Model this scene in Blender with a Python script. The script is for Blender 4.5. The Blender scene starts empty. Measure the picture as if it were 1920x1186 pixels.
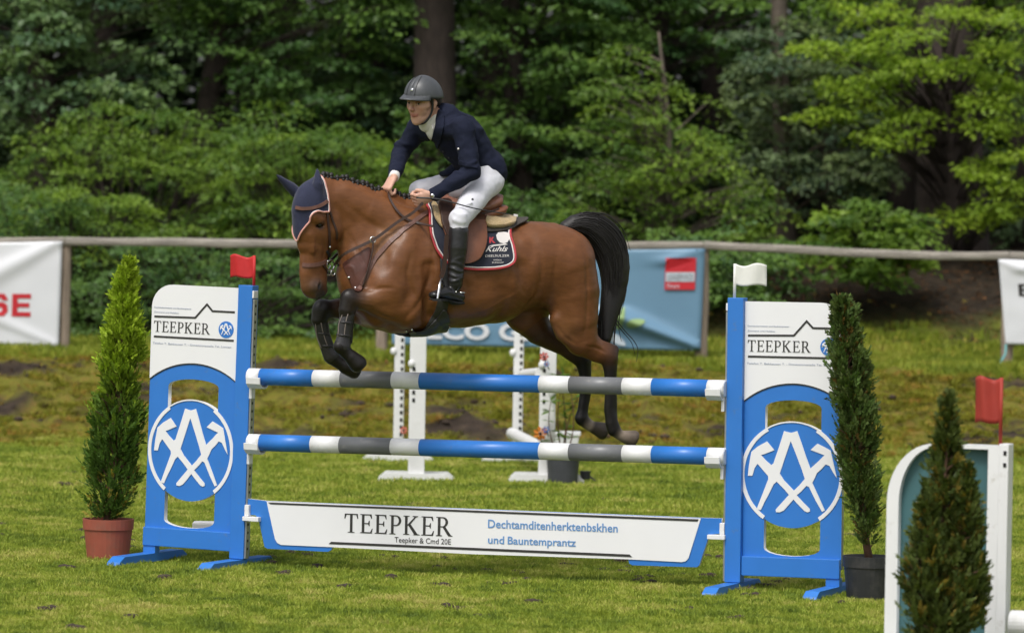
import bpy, bmesh, math, random
import numpy as np
from mathutils import Vector, Matrix, noise as mnoise

scene = bpy.context.scene
col = scene.collection
rad = math.radians

# ------------------------------------------------------------------ camera
FPX, CX, CY, CAMH = 9400.0, 960.0, 593.0, 2.4
PITCH, ROLL = math.atan(249.0 / 9400.0), rad(1.0)
CAM = Vector((0, 0, CAMH))
_F = Vector((0, math.cos(PITCH), -math.sin(PITCH)))
_R0 = Vector((1, 0, 0)); _U0 = Vector((0, math.sin(PITCH), math.cos(PITCH)))
_R = _R0 * math.cos(ROLL) + _U0 * math.sin(ROLL)
_U = _U0 * math.cos(ROLL) - _R0 * math.sin(ROLL)
cam_data = bpy.data.cameras.new('camera')
cam = bpy.data.objects.new('camera', cam_data); col.objects.link(cam)
cam_data.sensor_width = 36.0; cam_data.lens = FPX * 36.0 / 1920.0
cam_data.clip_start = 0.5; cam_data.clip_end = 2000
cam_data.dof.use_dof = True; cam_data.dof.focus_distance = 30.6; cam_data.dof.aperture_fstop = 3.0
_m = Matrix.Identity(4)
for i in range(3):
    _m[i][0] = _R[i]; _m[i][1] = _U[i]; _m[i][2] = -_F[i]; _m[i][3] = CAM[i]
cam.matrix_world = _m
scene.camera = cam

# ------------------------------------------------------------------ world, sun, exposure
SUN_EL, SUN_AZ = rad(58), rad(205)          # azimuth: direction the light comes from, clockwise from +Y
world = bpy.data.worlds.new('World'); scene.world = world; world.use_nodes = True
wn = world.node_tree; bgn = wn.nodes['Background']
sky = wn.nodes.new('ShaderNodeTexSky'); sky.sky_type = 'NISHITA'; sky.sun_disc = False
sky.sun_elevation = SUN_EL; sky.sun_rotation = SUN_AZ; sky.air_density = 1.0; sky.dust_density = 4.0; sky.ozone_density = 1.0
hs = wn.nodes.new('ShaderNodeHueSaturation'); hs.inputs['Saturation'].default_value = 0.30   # thin cloud: a greyer sky
wn.links.new(sky.outputs[0], hs.inputs['Color']); wn.links.new(hs.outputs[0], bgn.inputs['Color'])
bgn.inputs['Strength'].default_value = 0.105
sun_d = bpy.data.lights.new('sun', 'SUN'); sun_d.energy = 1.3; sun_d.angle = rad(15); sun_d.color = (1.0, 0.965, 0.91)
sun = bpy.data.objects.new('sun', sun_d); col.objects.link(sun)
_sd = Vector((math.sin(SUN_AZ) * math.cos(SUN_EL), math.cos(SUN_AZ) * math.cos(SUN_EL), math.sin(SUN_EL)))
sun.rotation_euler = _sd.to_track_quat('Z', 'Y').to_euler(); sun.location = _sd * 60
scene.view_settings.view_transform = 'Standard'; scene.view_settings.look = 'None'
scene.view_settings.exposure = 0.70; scene.view_settings.gamma = 1.0
scene.view_settings.use_curve_mapping = False
scene.cycles.max_bounces = 6; scene.cycles.transparent_max_bounces = 6
scene.cycles.use_denoising = True

# ------------------------------------------------------------------ geometry from the picture: rays to planes
def ray(u, v):
    return _F + _R * ((u - CX) / FPX) + _U * ((CY - v) / FPX)
def at(u, v, Y):
    d = ray(u, v); return CAM + d * (Y / d.y)
def on_ground(u, v, z=0.0):
    d = ray(u, v); return CAM + d * ((z - CAMH) / d.z)
class Frame:
    """a local frame standing in the scene: origin, turn about the vertical, optional lean"""
    def __init__(s, o, ang, lean=0.0):
        s.m = Matrix.Translation(o) @ Matrix.Rotation(ang, 4, 'Z') @ Matrix.Rotation(lean, 4, 'Y')
        s.i = s.m.inverted(); s.c = s.i @ CAM
    def p(s, u, v, y=0.0):
        """local point on the plane local-y = y seen at (u, v)"""
        d = s.i.to_3x3() @ ray(u, v)
        return s.c + d * ((y - s.c.y) / d.y)
    def w(s, p): return s.m @ Vector(p)

# ------------------------------------------------------------------ objects
def setp(o, label=None, cat=None, group=None, kind=None):
    if label: o['label'] = label
    if cat: o['category'] = cat
    if group: o['group'] = group
    if kind: o['kind'] = kind
    return o
def link(o, parent=None):
    col.objects.link(o)
    if parent is not None: o.parent = parent
    return o
def root(name, label, cat, loc=(0, 0, 0), m=None, group=None):
    o = bpy.data.objects.new(name, None); o.empty_display_size = 0.1
    col.objects.link(o)
    if m is not None: o.matrix_world = m
    else: o.location = loc
    return setp(o, label, cat, group)
def copy_tree(o, parent=None):
    c = o.copy(); col.objects.link(c); c.parent = parent
    for ch in list(o.children): copy_tree(ch, c)
    return c
def mesh_obj(name, me, parent=None, mats=None, smooth=False):
    if mats is not None:
        for m in (mats if isinstance(mats, (list, tuple)) else [mats]): me.materials.append(m)
    if smooth: me.polygons.foreach_set('use_smooth', [True] * len(me.polygons))
    return link(bpy.data.objects.new(name, me), parent)

class MB:
    """collects simple shapes into one mesh"""
    def __init__(s): s.v = []; s.f = []; s.mi = []; s.cur = 0
    def add(s, vs, fs):
        n = len(s.v); s.v += [tuple(v) for v in vs]
        s.f += [tuple(n + i for i in f) for f in fs]; s.mi += [s.cur] * len(fs); return s
    def box(s, c, d, m=None):
        x, y, z = d[0] / 2, d[1] / 2, d[2] / 2
        vs = [Vector((sx * x, sy * y, sz * z)) for sx in (-1, 1) for sy in (-1, 1) for sz in (-1, 1)]
        if m is not None: vs = [m @ v for v in vs]
        vs = [v + Vector(c) for v in vs]
        return s.add(vs, [(0, 1, 3, 2), (4, 6, 7, 5), (0, 4, 5, 1), (2, 3, 7, 6), (0, 2, 6, 4), (1, 5, 7, 3)])
    def tube(s, pts, r, n=8, cap=True, flat=1.0, up=None):
        """tube along points; r a number or list; flat squashes it along the second axis"""
        pts = [Vector(p) for p in pts]; k = len(pts)
        rs = r if isinstance(r, (list, tuple)) else [r] * k
        vs = []; prev = None
        for i, p in enumerate(pts):
            t = (pts[min(i + 1, k - 1)] - pts[max(i - 1, 0)])
            if t.length < 1e-9: t = Vector((0, 0, 1))
            t.normalize()
            if up is not None: a = Vector(up)
            elif prev is not None: a = prev
            else: a = Vector((0, 0, 1)) if abs(t.z) < 0.9 else Vector((1, 0, 0))
            a = a - t * a.dot(t)
            if a.length < 1e-6: a = t.orthogonal()
            a.normalize(); prev = a; b = t.cross(a)
            for j in range(n):
                q = 2 * math.pi * j / n
                vs.append(p + a * (math.cos(q) * rs[i]) + b * (math.sin(q) * rs[i] * flat))
        fs = []
        for i in range(k - 1):
            for j in range(n):
                fs.append((i * n + j, i * n + (j + 1) % n, (i + 1) * n + (j + 1) % n, (i + 1) * n + j))
        if cap: fs.append(tuple(range(n - 1, -1, -1))); fs.append(tuple((k - 1) * n + j for j in range(n)))
        return s.add(vs, fs)
    def lathe(s, prof, n=24, c=(0, 0, 0)):
        vs = []; c = Vector(c)
        for r, z in prof:
            for j in range(n):
                q = 2 * math.pi * j / n; vs.append(c + Vector((r * math.cos(q), r * math.sin(q), z)))
        fs = []
        for i in range(len(prof) - 1):
            for j in range(n):
                fs.append((i * n + j, i * n + (j + 1) % n, (i + 1) * n + (j + 1) % n, (i + 1) * n + j))
        return s.add(vs, fs)
    def ball(s, c, r, nu=12, nv=8, m=None):
        c = Vector(c); rr = Vector(r) if not isinstance(r, (int, float)) else Vector((r, r, r)); vs = []
        for i in range(nv + 1):
            th = math.pi * i / nv
            for j in range(nu):
                ph = 2 * math.pi * j / nu
                v = Vector((rr.x * math.sin(th) * math.cos(ph), rr.y * math.sin(th) * math.sin(ph), rr.z * math.cos(th)))
                vs.append(c + (m @ v if m is not None else v))
        fs = [(i * nu + j, (i + 1) * nu + j, (i + 1) * nu + (j + 1) % nu, i * nu + (j + 1) % nu) for i in range(nv) for j in range(nu)]
        return s.add(vs, fs)
    def sheet(s, rows, thick=0.0, out=None):
        """grid of points (rows of equal length), optionally given thickness along its normals"""
        nr, nc = len(rows), len(rows[0])
        P = [[Vector(p) for p in r] for r in rows]
        N = [[None] * nc for _ in range(nr)]
        for i in range(nr):
            for j in range(nc):
                a = P[min(i + 1, nr - 1)][j] - P[max(i - 1, 0)][j]; b = P[i][min(j + 1, nc - 1)] - P[i][max(j - 1, 0)]
                nn = a.cross(b)
                N[i][j] = nn.normalized() if nn.length > 1e-12 else Vector((0, 1, 0))
        sg = 1
        if out is not None and sum((N[i][j].dot(Vector(out)) for i in range(nr) for j in range(nc))) < 0: sg = -1
        vs = [P[i][j] + N[i][j] * (sg * thick) for i in range(nr) for j in range(nc)]
        fs = [(i * nc + j, (i + 1) * nc + j, (i + 1) * nc + j + 1, i * nc + j + 1) for i in range(nr - 1) for j in range(nc - 1)]
        if thick:
            n = nr * nc; vs += [P[i][j] for i in range(nr) for j in range(nc)]
            fs += [tuple(n + k for k in reversed(f)) for f in fs[:]]
            rim = [(0, j) for j in range(nc)] + [(i, nc - 1) for i in range(1, nr)] + [(nr - 1, j) for j in range(nc - 2, -1, -1)] + [(i, 0) for i in range(nr - 2, 0, -1)]
            ids = [i * nc + j for i, j in rim]
            for k in range(len(ids)):
                a, b = ids[k], ids[(k + 1) % len(ids)]; fs.append((a, b, n + b, n + a))
        return s.add(vs, fs)
    def build(s, name, mats, parent=None, smooth=False, bevel=0.0):
        me = bpy.data.meshes.new(name); me.from_pydata(s.v, [], s.f)
        ms = mats if isinstance(mats, (list, tuple)) else [mats]
        for m in ms: me.materials.append(m)
        if len(ms) > 1: me.polygons.foreach_set('material_index', s.mi)
        bm = bmesh.new(); bm.from_mesh(me)
        bmesh.ops.recalc_face_normals(bm, faces=bm.faces)
        if bevel:
            es = [e for e in bm.edges if len(e.link_faces) == 2 and e.calc_face_angle(0) > 0.6]
            bmesh.ops.bevel(bm, geom=es, offset=bevel, segments=2, affect='EDGES', profile=0.6)
        bm.to_mesh(me); bm.free()
        if smooth: me.polygons.foreach_set('use_smooth', [True] * len(me.polygons))
        me.update()
        return link(bpy.data.objects.new(name, me), parent)

def fill_loops(loops, depth, m=None, name='shape'):
    """mesh of flat loops (holes cut out) given a depth; loops hold (x, z), front face looks to -y"""
    cu = bpy.data.curves.new(name, 'CURVE'); cu.dimensions = '2D'; cu.fill_mode = 'BOTH'; cu.extrude = depth / 2
    for lp in loops:
        sp = cu.splines.new('POLY'); sp.points.add(len(lp) - 1)
        for i, (x, z) in enumerate(lp): sp.points[i].co = (x, z, 0, 1)
        sp.use_cyclic_u = True
    o = bpy.data.objects.new(name, cu); col.objects.link(o)
    me = bpy.data.meshes.new_from_object(o.evaluated_get(bpy.context.evaluated_depsgraph_get()))
    bpy.data.objects.remove(o); bpy.data.curves.remove(cu)
    me.transform(Matrix.Rotation(math.pi / 2, 4, 'X'))       # (x, z, t) -> (x, -t, z): z up
    if m is not None: me.transform(m)
    me.name = name
    return me
def text_mesh(txt, size, m=None, bold=0.0, extrude=0.0006, name='lettering', width=None):
    cu = bpy.data.curves.new(name, 'FONT'); cu.body = txt; cu.size = size; cu.extrude = extrude; cu.offset = bold; cu.resolution_u = 3
    o = bpy.data.objects.new(name, cu); col.objects.link(o)
    me = bpy.data.meshes.new_from_object(o.evaluated_get(bpy.context.evaluated_depsgraph_get()))
    bpy.data.objects.remove(o); bpy.data.curves.remove(cu)
    if width:
        xs = [v.co.x for v in me.vertices]; me.transform(Matrix.Translation((-min(xs), 0, 0))); me.transform(Matrix.Scale(width / (max(xs) - min(xs)), 4, (1, 0, 0)))
    me.transform(Matrix.Rotation(math.pi / 2, 4, 'X'))
    if m is not None: me.transform(m)
    me.name = name
    return me
def join_meshes(mes, name):
    V = []; F = []
    for me in mes:
        n = len(V); V += [tuple(v.co) for v in me.vertices]; F += [tuple(n + i for i in p.vertices) for p in me.polygons]
    out = bpy.data.meshes.new(name); out.from_pydata(V, [], F); out.update()
    return out
def side_mats(me, axis=Vector((0, -1, 0)), lim=0.7):
    """material 0 on faces along the axis, 1 on the cut edges"""
    me.polygons.foreach_set('material_index', [0 if abs(p.normal.dot(axis)) > lim else 1 for p in me.polygons])

# ------------------------------------------------------------------ materials
def srgb(r, g, b):
    return tuple(((c / 255) / 12.92 if c / 255 <= 0.04045 else ((c / 255 + 0.055) / 1.055) ** 2.4) for c in (r, g, b)) + (1.0,)
def mat(name, base, rough=0.6, var=0.12, scale=8.0, bump=0.0, bscale=60.0, metal=0.0, spec=0.5, attr=None, coat=0.0, sheen=0.0, trans=0.0, stretch=None, dirt=None, alpha_w=None):
    m = bpy.data.materials.new(name); m.use_nodes = True
    nt = m.node_tree; b = nt.nodes['Principled BSDF']; L = nt.links.new
    b.inputs['Roughness'].default_value = rough; b.inputs['Metallic'].default_value = metal
    b.inputs['Specular IOR Level'].default_value = spec
    if coat: b.inputs['Coat Weight'].default_value = coat; b.inputs['Coat Roughness'].default_value = 0.15
    if sheen: b.inputs['Sheen Weight'].default_value = sheen; b.inputs['Sheen Roughness'].default_value = 0.4
    tc = nt.nodes.new('ShaderNodeTexCoord'); src = tc.outputs['Object']
    if stretch:
        mp = nt.nodes.new('ShaderNodeMapping'); mp.inputs['Scale'].default_value = stretch; L(src, mp.inputs[0]); src = mp.outputs[0]
    if attr:
        at_ = nt.nodes.new('ShaderNodeAttribute'); at_.attribute_name = attr; csrc = at_.outputs['Color']
    else:
        rgb = nt.nodes.new('ShaderNodeRGB'); rgb.outputs[0].default_value = tuple(base[:3]) + (1,); csrc = rgb.outputs[0]
    if var:
        nz = nt.nodes.new('ShaderNodeTexNoise'); nz.inputs['Scale'].default_value = scale; nz.inputs['Detail'].default_value = 5
        L(src, nz.inputs['Vector'])
        mr = nt.nodes.new('ShaderNodeMapRange'); mr.inputs[1].default_value = 0.25; mr.inputs[2].default_value = 0.75
        mr.inputs[3].default_value = 1 - var; mr.inputs[4].default_value = 1 + var; L(nz.outputs[0], mr.inputs[0])
        mx = nt.nodes.new('ShaderNodeMix'); mx.data_type = 'RGBA'; mx.blend_type = 'MULTIPLY'; mx.inputs[0].default_value = 1
        L(csrc, mx.inputs[6]); L(mr.outputs[0], mx.inputs[7]); csrc = mx.outputs[2]
    if dirt:
        dcol, dscale, lo, hi, amt = dirt
        nd = nt.nodes.new('ShaderNodeTexNoise'); nd.inputs['Scale'].default_value = dscale; nd.inputs['Detail'].default_value = 8; nd.inputs['Roughness'].default_value = 0.7
        L(src, nd.inputs['Vector'])
        mr = nt.nodes.new('ShaderNodeMapRange'); mr.inputs[1].default_value = lo; mr.inputs[2].default_value = hi; mr.inputs[3].default_value = 0; mr.inputs[4].default_value = amt
        L(nd.outputs[0], mr.inputs[0])
        mx = nt.nodes.new('ShaderNodeMix'); mx.data_type = 'RGBA'; L(mr.outputs[0], mx.inputs[0]); L(csrc, mx.inputs[6]); mx.inputs[7].default_value = tuple(dcol[:3]) + (1,)
        csrc = mx.outputs[2]
    L(csrc, b.inputs['Base Color'])
    if bump:
        nb = nt.nodes.new('ShaderNodeTexNoise'); nb.inputs['Scale'].default_value = bscale; nb.inputs['Detail'].default_value = 4
        L(src, nb.inputs['Vector'])
        bp = nt.nodes.new('ShaderNodeBump'); bp.inputs['Strength'].default_value = bump; bp.inputs['Distance'].default_value = 0.01
        L(nb.outputs[0], bp.inputs['Height']); L(bp.outputs[0], b.inputs['Normal'])
    if trans:
        out = nt.nodes['Material Output']; tr = nt.nodes.new('ShaderNodeBsdfTranslucent'); L(csrc, tr.inputs['Color'])
        ms = nt.nodes.new('ShaderNodeMixShader'); ms.inputs[0].default_value = trans
        L(b.outputs[0], ms.inputs[1]); L(tr.outputs[0], ms.inputs[2]); L(ms.outputs[0], out.inputs['Surface'])
    return m

M = {}
M['blue'] = mat('blue_paint', (0.028, 0.175, 0.56), 0.38, 0.05, 6, 0.03, 40, dirt=((0.15, 0.17, 0.18), 16, 0.60, 0.74, 0.55))
M['white'] = mat('white_paint', (0.76, 0.76, 0.77), 0.4, 0.03, 5, 0.03, 40, dirt=((0.32, 0.29, 0.22), 14, 0.60, 0.78, 0.6))
M['print_white'] = mat('white_board', (0.78, 0.78, 0.80), 0.35, 0.02, 4)
M['grey_paint'] = mat('grey_paint', (0.16, 0.165, 0.175), 0.4, 0.06, 8, dirt=((0.34, 0.33, 0.30), 16, 0.58, 0.74, 0.55))
M['black_print'] = mat('dark_print', (0.030, 0.028, 0.027), 0.5, 0.05)
M['blue_print'] = mat('blue_print', (0.13, 0.28, 0.55), 0.5, 0.05)
M['pale_print'] = mat('pale_print', (0.36, 0.40, 0.50), 0.5, 0.05)
M['steel'] = mat('galvanised_steel', (0.42, 0.43, 0.44), 0.35, 0.15, 30, metal=0.8)
M['chrome'] = mat('polished_steel', (0.75, 0.75, 0.75), 0.18, 0.05, 30, metal=1.0)
M['hole'] = mat('hole_black', (0.01, 0.01, 0.01), 0.9, 0)
M['red_flag'] = mat('red_flag', (0.58, 0.022, 0.025), 0.6, 0.08, 10, trans=0.15)
M['rust_flag'] = mat('brick_red_flag', (0.36, 0.035, 0.022), 0.65, 0.08, 10, trans=0.1)
M['white_flag'] = mat('white_flag', (0.80, 0.80, 0.76), 0.6, 0.03, 10, trans=0.15)
M['old_white'] = mat('weathered_white', (0.70, 0.70, 0.70), 0.55, 0.05, 7, 0.05, 40, dirt=((0.35, 0.34, 0.28), 5, 0.55, 0.8, 0.5))
M['teal'] = mat('teal_board', (0.050, 0.135, 0.150), 0.5, 0.15, 4)
M['wood'] = mat('weathered_wood', (0.33, 0.30, 0.26), 0.9, 0.45, 5, 0.8, 45, stretch=(0.6, 9, 9), dirt=((0.07, 0.05, 0.04), 3, 0.55, 0.75, 0.7))
M['wood_post'] = mat('weathered_post', (0.30, 0.235, 0.18), 0.85, 0.35, 5, 0.5, 60, stretch=(9, 9, 0.8), dirt=((0.09, 0.07, 0.055), 3, 0.55, 0.75, 0.6))
M['terracotta'] = mat('terracotta_plastic', (0.30, 0.075, 0.045), 0.6, 0.12, 12, 0.05, 60, dirt=((0.16, 0.10, 0.07), 9, 0.5, 0.8, 0.6))
M['black_pot'] = mat('black_plastic', (0.022, 0.023, 0.026), 0.5, 0.2, 10, dirt=((0.10, 0.09, 0.08), 9, 0.5, 0.8, 0.5))
M['grey_pot'] = mat('dark_grey_plastic', (0.045, 0.048, 0.055), 0.5, 0.2, 10)
M['soil'] = mat('potting_soil', (0.045, 0.03, 0.02), 0.95, 0.4, 40, 0.6, 60)
M['bark'] = mat('bark', (0.040, 0.028, 0.023), 0.92, 0.45, 9, 0.9, 25, stretch=(4, 4, 0.7))
M['grey_bark'] = mat('grey_bark', (0.12, 0.095, 0.075), 0.9, 0.35, 9, 0.7, 25, stretch=(4, 4, 0.8))
M['thuja_stem'] = mat('thuja_stem', (0.11, 0.06, 0.035), 0.9, 0.3, 20, 0.4)

def smin(a, b, k):
    h = np.clip(0.5 + 0.5 * (b - a) / k, 0, 1)
    return b + (a - b) * h - k * h * (1 - h)
def unit(a): return a / (np.linalg.norm(a, axis=-1, keepdims=True) + 1e-9)
# ------------------------------------------------------------------ ground: lawn, bank, verge, forest floor in one sheet
def fbm(x, y, s, o=4, seed=0.0):
    return mnoise.fractal(Vector((x * s + seed, y * s + seed * 1.7, seed)), 1.0, 2.0, o)
def sstep(a, b, t):
    t = min(1.0, max(0.0, (t - a) / (b - a))); return t * t * (3 - 2 * t)
BANK0, BANK1 = 44.3, 48.8
def gz(x, y, fine=True):
    edge = 0.35 * fbm(x, 3.3, 0.5, 3, 5.0)
    z = 0.62 * sstep(BANK0 + edge, BANK1 + edge * 0.6, y)
    z += 0.05 * sstep(49, 52, y)
    k = sstep(1.2, 2.8, x)                                   # the soil embankment under the trees on the right
    z += k * 0.95 * sstep(51.0, 55.2, y) + (1 - k) * 0.35 * sstep(52.0, 58.0, y)
    z += 2.0 * sstep(57.0, 90.0, y)
    if fine and abs(x) < 14 and y < 62:
        b = sstep(43.5, 45.0, y) * (1 - sstep(48.4, 49.6, y))
        e2 = k * sstep(51, 52, y)
        z += (0.012 + 0.10 * b + 0.07 * e2) * fbm(x, y, 1.6, 5, 11.0) + b * (0.06 * fbm(x, y * 0.7, 5.0, 3, 21.0) + 0.03 * fbm(x, y, 13.0, 2, 27.0))
    return z
def axis(parts):
    out = []
    for a, b, st in parts:
        n = max(1, int(round((b - a) / st))); out += [a + (b - a) * i / n for i in range(n)]
    return out + [parts[-1][1]]
gx = axis([(-600, -60, 90), (-60, -9, 3), (-9, 9, 0.09), (9, 60, 3), (60, 600, 90)])
gy = axis([(-200, 0, 50), (0, 20, 5), (20, 43, 0.3), (43, 50.5, 0.07), (50.5, 58, 0.15), (58, 100, 3), (100, 900, 100)])
nx, ny = len(gx), len(gy)
gv = [(x, y, gz(x, y)) for y in gy for x in gx]
gf = [(j * nx + i, j * nx + i + 1, (j + 1) * nx + i + 1, (j + 1) * nx + i) for j in range(ny - 1) for i in range(nx - 1)]
gme = bpy.data.meshes.new('ground'); gme.from_pydata(gv, [], gf)
# zone colours: r = worn bank turf, g = bare soil, b = forest floor
zc = np.zeros((len(gv), 4), np.float32); zc[:, 3] = 1
for i, (x, y, z) in enumerate(gv):
    b = sstep(44.0, 45.6, y + 0.7 * fbm(x, y, 0.7, 3, 2.0)) * (1 - sstep(48.2, 49.2, y + 0.4 * fbm(x, y, 0.8, 3, 3.0)))
    soil = b * sstep(0.10, 0.38, fbm(x * 0.55, y, 1.25, 4, 8.0))
    k = sstep(1.4, 2.4, x)
    fl = max(sstep(52.5, 55.5, y), k * sstep(51.6, 53.2, y + 0.8 * fbm(x, y, 0.9, 3, 4.0)))
    zc[i, 0] = b; zc[i, 1] = soil; zc[i, 2] = fl
gme.attributes.new('zone', 'FLOAT_COLOR', 'POINT').data.foreach_set('color', zc.ravel())
gm = bpy.data.materials.new('turf_and_soil'); gm.use_nodes = True
nt = gm.node_tree; L = nt.links.new; pb = nt.nodes['Principled BSDF']; pb.inputs['Roughness'].default_value = 0.95; pb.inputs['Specular IOR Level'].default_value = 0.2
geo = nt.nodes.new('ShaderNodeNewGeometry'); za = nt.nodes.new('ShaderNodeAttribute'); za.attribute_name = 'zone'
sepc = nt.nodes.new('ShaderNodeSeparateColor'); L(za.outputs['Color'], sepc.inputs[0])
def noise_node(nt, vec, scale, detail=5, rough=0.6):
    n = nt.nodes.new('ShaderNodeTexNoise'); n.inputs['Scale'].default_value = scale; n.inputs['Detail'].default_value = detail; n.inputs['Roughness'].default_value = rough
    nt.links.new(vec, n.inputs['Vector']); return n.outputs[0]
def ramp(nt, fac, stops):
    r = nt.nodes.new('ShaderNodeValToRGB'); el = r.color_ramp.elements
    while len(el) < len(stops): el.new(0.5)
    for e, (p, c) in zip(el, stops): e.position = p; e.color = tuple(c) + (1,)
    nt.links.new(fac, r.inputs[0]); return r.outputs[0]
def mixc(nt, fac, a, b, blend='MIX'):
    m = nt.nodes.new('ShaderNodeMix'); m.data_type = 'RGBA'; m.blend_type = blend
    for s, i in ((fac, 0), (a, 6), (b, 7)):
        if isinstance(s, (int, float)): m.inputs[i].default_value = s
        elif isinstance(s, tuple): m.inputs[i].default_value = s + (1,)
        else: nt.links.new(s, m.inputs[i])
    return m.outputs[2]
P = geo.outputs['Position']
lawn_c = ramp(nt, noise_node(nt, P, 3.0, 6), [(0.3, (0.09, 0.11, 0.012)), (0.55, (0.16, 0.19, 0.018)), (0.75, (0.22, 0.22, 0.03))])
bank_c = ramp(nt, noise_node(nt, P, 6.5, 8, 0.75), [(0.28, (0.038, 0.026, 0.010)), (0.40, (0.095, 0.066, 0.016)), (0.50, (0.13, 0.135, 0.016)), (0.60, (0.18, 0.125, 0.028)), (0.72, (0.10, 0.10, 0.014)), (0.85, (0.14, 0.085, 0.025))])
soil_c = ramp(nt, noise_node(nt, P, 9.0, 7, 0.7), [(0.3, (0.020, 0.015, 0.012)), (0.6, (0.050, 0.036, 0.026)), (0.8, (0.095, 0.068, 0.045))])
floor_c = ramp(nt, noise_node(nt, P, 6.0, 7, 0.7), [(0.3, (0.010, 0.008, 0.006)), (0.55, (0.032, 0.023, 0.015)), (0.7, (0.060, 0.040, 0.024)), (0.85, (0.035, 0.045, 0.012))])
c = mixc(nt, sepc.outputs[0], lawn_c, bank_c); c = mixc(nt, sepc.outputs[1], c, soil_c); c = mixc(nt, sepc.outputs[2], c, floor_c)
L(c, pb.inputs['Base Color'])
bp = nt.nodes.new('ShaderNodeBump'); bp.inputs['Distance'].default_value = 0.03; bp.inputs['Strength'].default_value = 0.8
L(noise_node(nt, P, 14.0, 6, 0.7), bp.inputs['Height']); L(bp.outputs[0], pb.inputs['Normal'])
ground = mesh_obj('ground', gme, None, gm, smooth=True); setp(ground, kind='structure')
# ------------------------------------------------------------------ the jump in front: two wings, two poles, a plank
LP = on_ground(449, 1063)
RP = on_ground(1365, 1107)
EDIR = (RP - LP).normalized(); EANG = math.atan2(EDIR.y, EDIR.x); SPAN = (RP - LP).length
FJ = Frame(LP, EANG)                                  # the jump line
FL = Frame(LP, EANG - rad(2.0), rad(1.2))             # left wing, turned and leaning a little
FR = Frame(RP, EANG + rad(1.0), rad(-0.4))            # right wing

def arc(cx, cz, rx, rz, a0, a1, n):
    return [(cx + rx * math.cos(rad(a0 + (a1 - a0) * i / n)), cz + rz * math.sin(rad(a0 + (a1 - a0) * i / n))) for i in range(n + 1)]
def zr(u, v, xs=0, ys=0, k=1.0): return (xs + u * k, ys + v * k)

# panel measures, read off the right wing
def RT(u, v):
    p = FR.p(u, v, 0); return (p.x, p.z)
PXL, PXR = RT(1394, 900)[0], RT(1579, 900)[0]
PW = PXR - PXL; PC = (PXL + PXR) / 2; TOP = 1.725
EMC = RT(1485, 890); EMR = (RT(1581, 890)[0] - RT(1389, 890)[0]) / 2
def em(u, v):                                          # emblem points, read in an enlarged crop
    x, z = RT(1300 + u * 0.3035, 780 + v * 0.3035); return (x - EMC[0], (z - EMC[1]))
def tx(u, v):                                          # print on the upper board
    x, z = RT(1300 + u * 0.2866, 480 + v * 0.2866); return (x - PC, z)

def letter_loops(ch):
    """roman capitals with serifs, height 1"""
    s, t, f = 0.115, 0.045, 0.07      # stem, thin, serif
    if ch == 'T':
        return [[(0.02, 1), (0.0, 0.74), (0.035, 0.74), (0.10, 0.945), (0.27, 0.945), (0.27, t), (0.17, 0.03), (0.17, 0), (0.49, 0), (0.49, 0.03), (0.39, t), (0.39, 0.945), (0.56, 0.945), (0.625, 0.74), (0.66, 0.74), (0.64, 1)]], 0.66
    if ch == 'E':
        return [[(0, 1), (0, 0.97), (0.08, 0.95), (0.08, 0.05), (0, 0.03), (0, 0), (0.56, 0), (0.60, 0.25), (0.57, 0.25), (0.48, 0.055), (0.20, 0.055), (0.20, 0.48), (0.38, 0.48), (0.42, 0.38), (0.45, 0.38), (0.45, 0.66), (0.42, 0.66), (0.38, 0.535), (0.20, 0.535), (0.20, 0.945), (0.46, 0.945), (0.53, 0.77), (0.56, 0.77), (0.54, 1)]], 0.60
    if ch == 'P':
        out = [(0, 1), (0, 0.97), (0.08, 0.95), (0.08, 0.05), (0, 0.03), (0, 0), (0.29, 0), (0.29, 0.03), (0.20, 0.05), (0.20, 0.44)] + arc(0.30, 0.72, 0.26, 0.28, -90, 90, 14)
        hole = [(0.20, 0.945), (0.20, 0.495)] + arc(0.29, 0.72, 0.155, 0.225, -90, 90, 12)
        return [out, hole], 0.56
    if ch == 'K':
        return [[(0, 1), (0, 0.97), (0.08, 0.95), (0.08, 0.05), (0, 0.03), (0, 0), (0.29, 0), (0.29, 0.03), (0.20, 0.05), (0.20, 0.47), (0.24, 0.50), (0.52, 0.03), (0.46, 0), (0.78, 0), (0.78, 0.03), (0.68, 0.05), (0.34, 0.57), (0.60, 0.93), (0.70, 0.97), (0.70, 1), (0.44, 1), (0.44, 0.97), (0.53, 0.94), (0.20, 0.53), (0.20, 0.95), (0.29, 0.97), (0.29, 1)]], 0.76
    if ch == 'R':
        out = [(0, 1), (0, 0.97), (0.08, 0.95), (0.08, 0.05), (0, 0.03), (0, 0), (0.29, 0), (0.29, 0.03), (0.20, 0.05), (0.20, 0.46), (0.31, 0.46), (0.56, 0.03), (0.60, 0), (0.78, 0), (0.78, 0.03), (0.70, 0.06), (0.43, 0.50)] + arc(0.32, 0.735, 0.24, 0.265, -62, 90, 14)
        hole = [(0.20, 0.945), (0.20, 0.515)] + arc(0.29, 0.73, 0.15, 0.215, -90, 90, 12)
        return [out, hole], 0.74
def word(txt, x0, z0, width, height, depth, y, parent, m, frame=None, slope=0.0):
    """raised lettering, one mesh per letter"""
    gl = [letter_loops(c) for c in txt]; gap = 0.10
    tot = sum(w for _, w in gl) + gap * (len(gl) - 1); k = width / tot; x = 0.0
    for lp, w in gl:
        mm = Matrix.Translation((0, y, 0))
        loops = [[(x0 + (x + px) * k, z0 + pz * height + slope * (x + px) * k) for px, pz in l] for l in lp]
        mesh_obj('letter', fill_loops(loops, depth, mm, 'letter'), parent, m); x += w + gap
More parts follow.
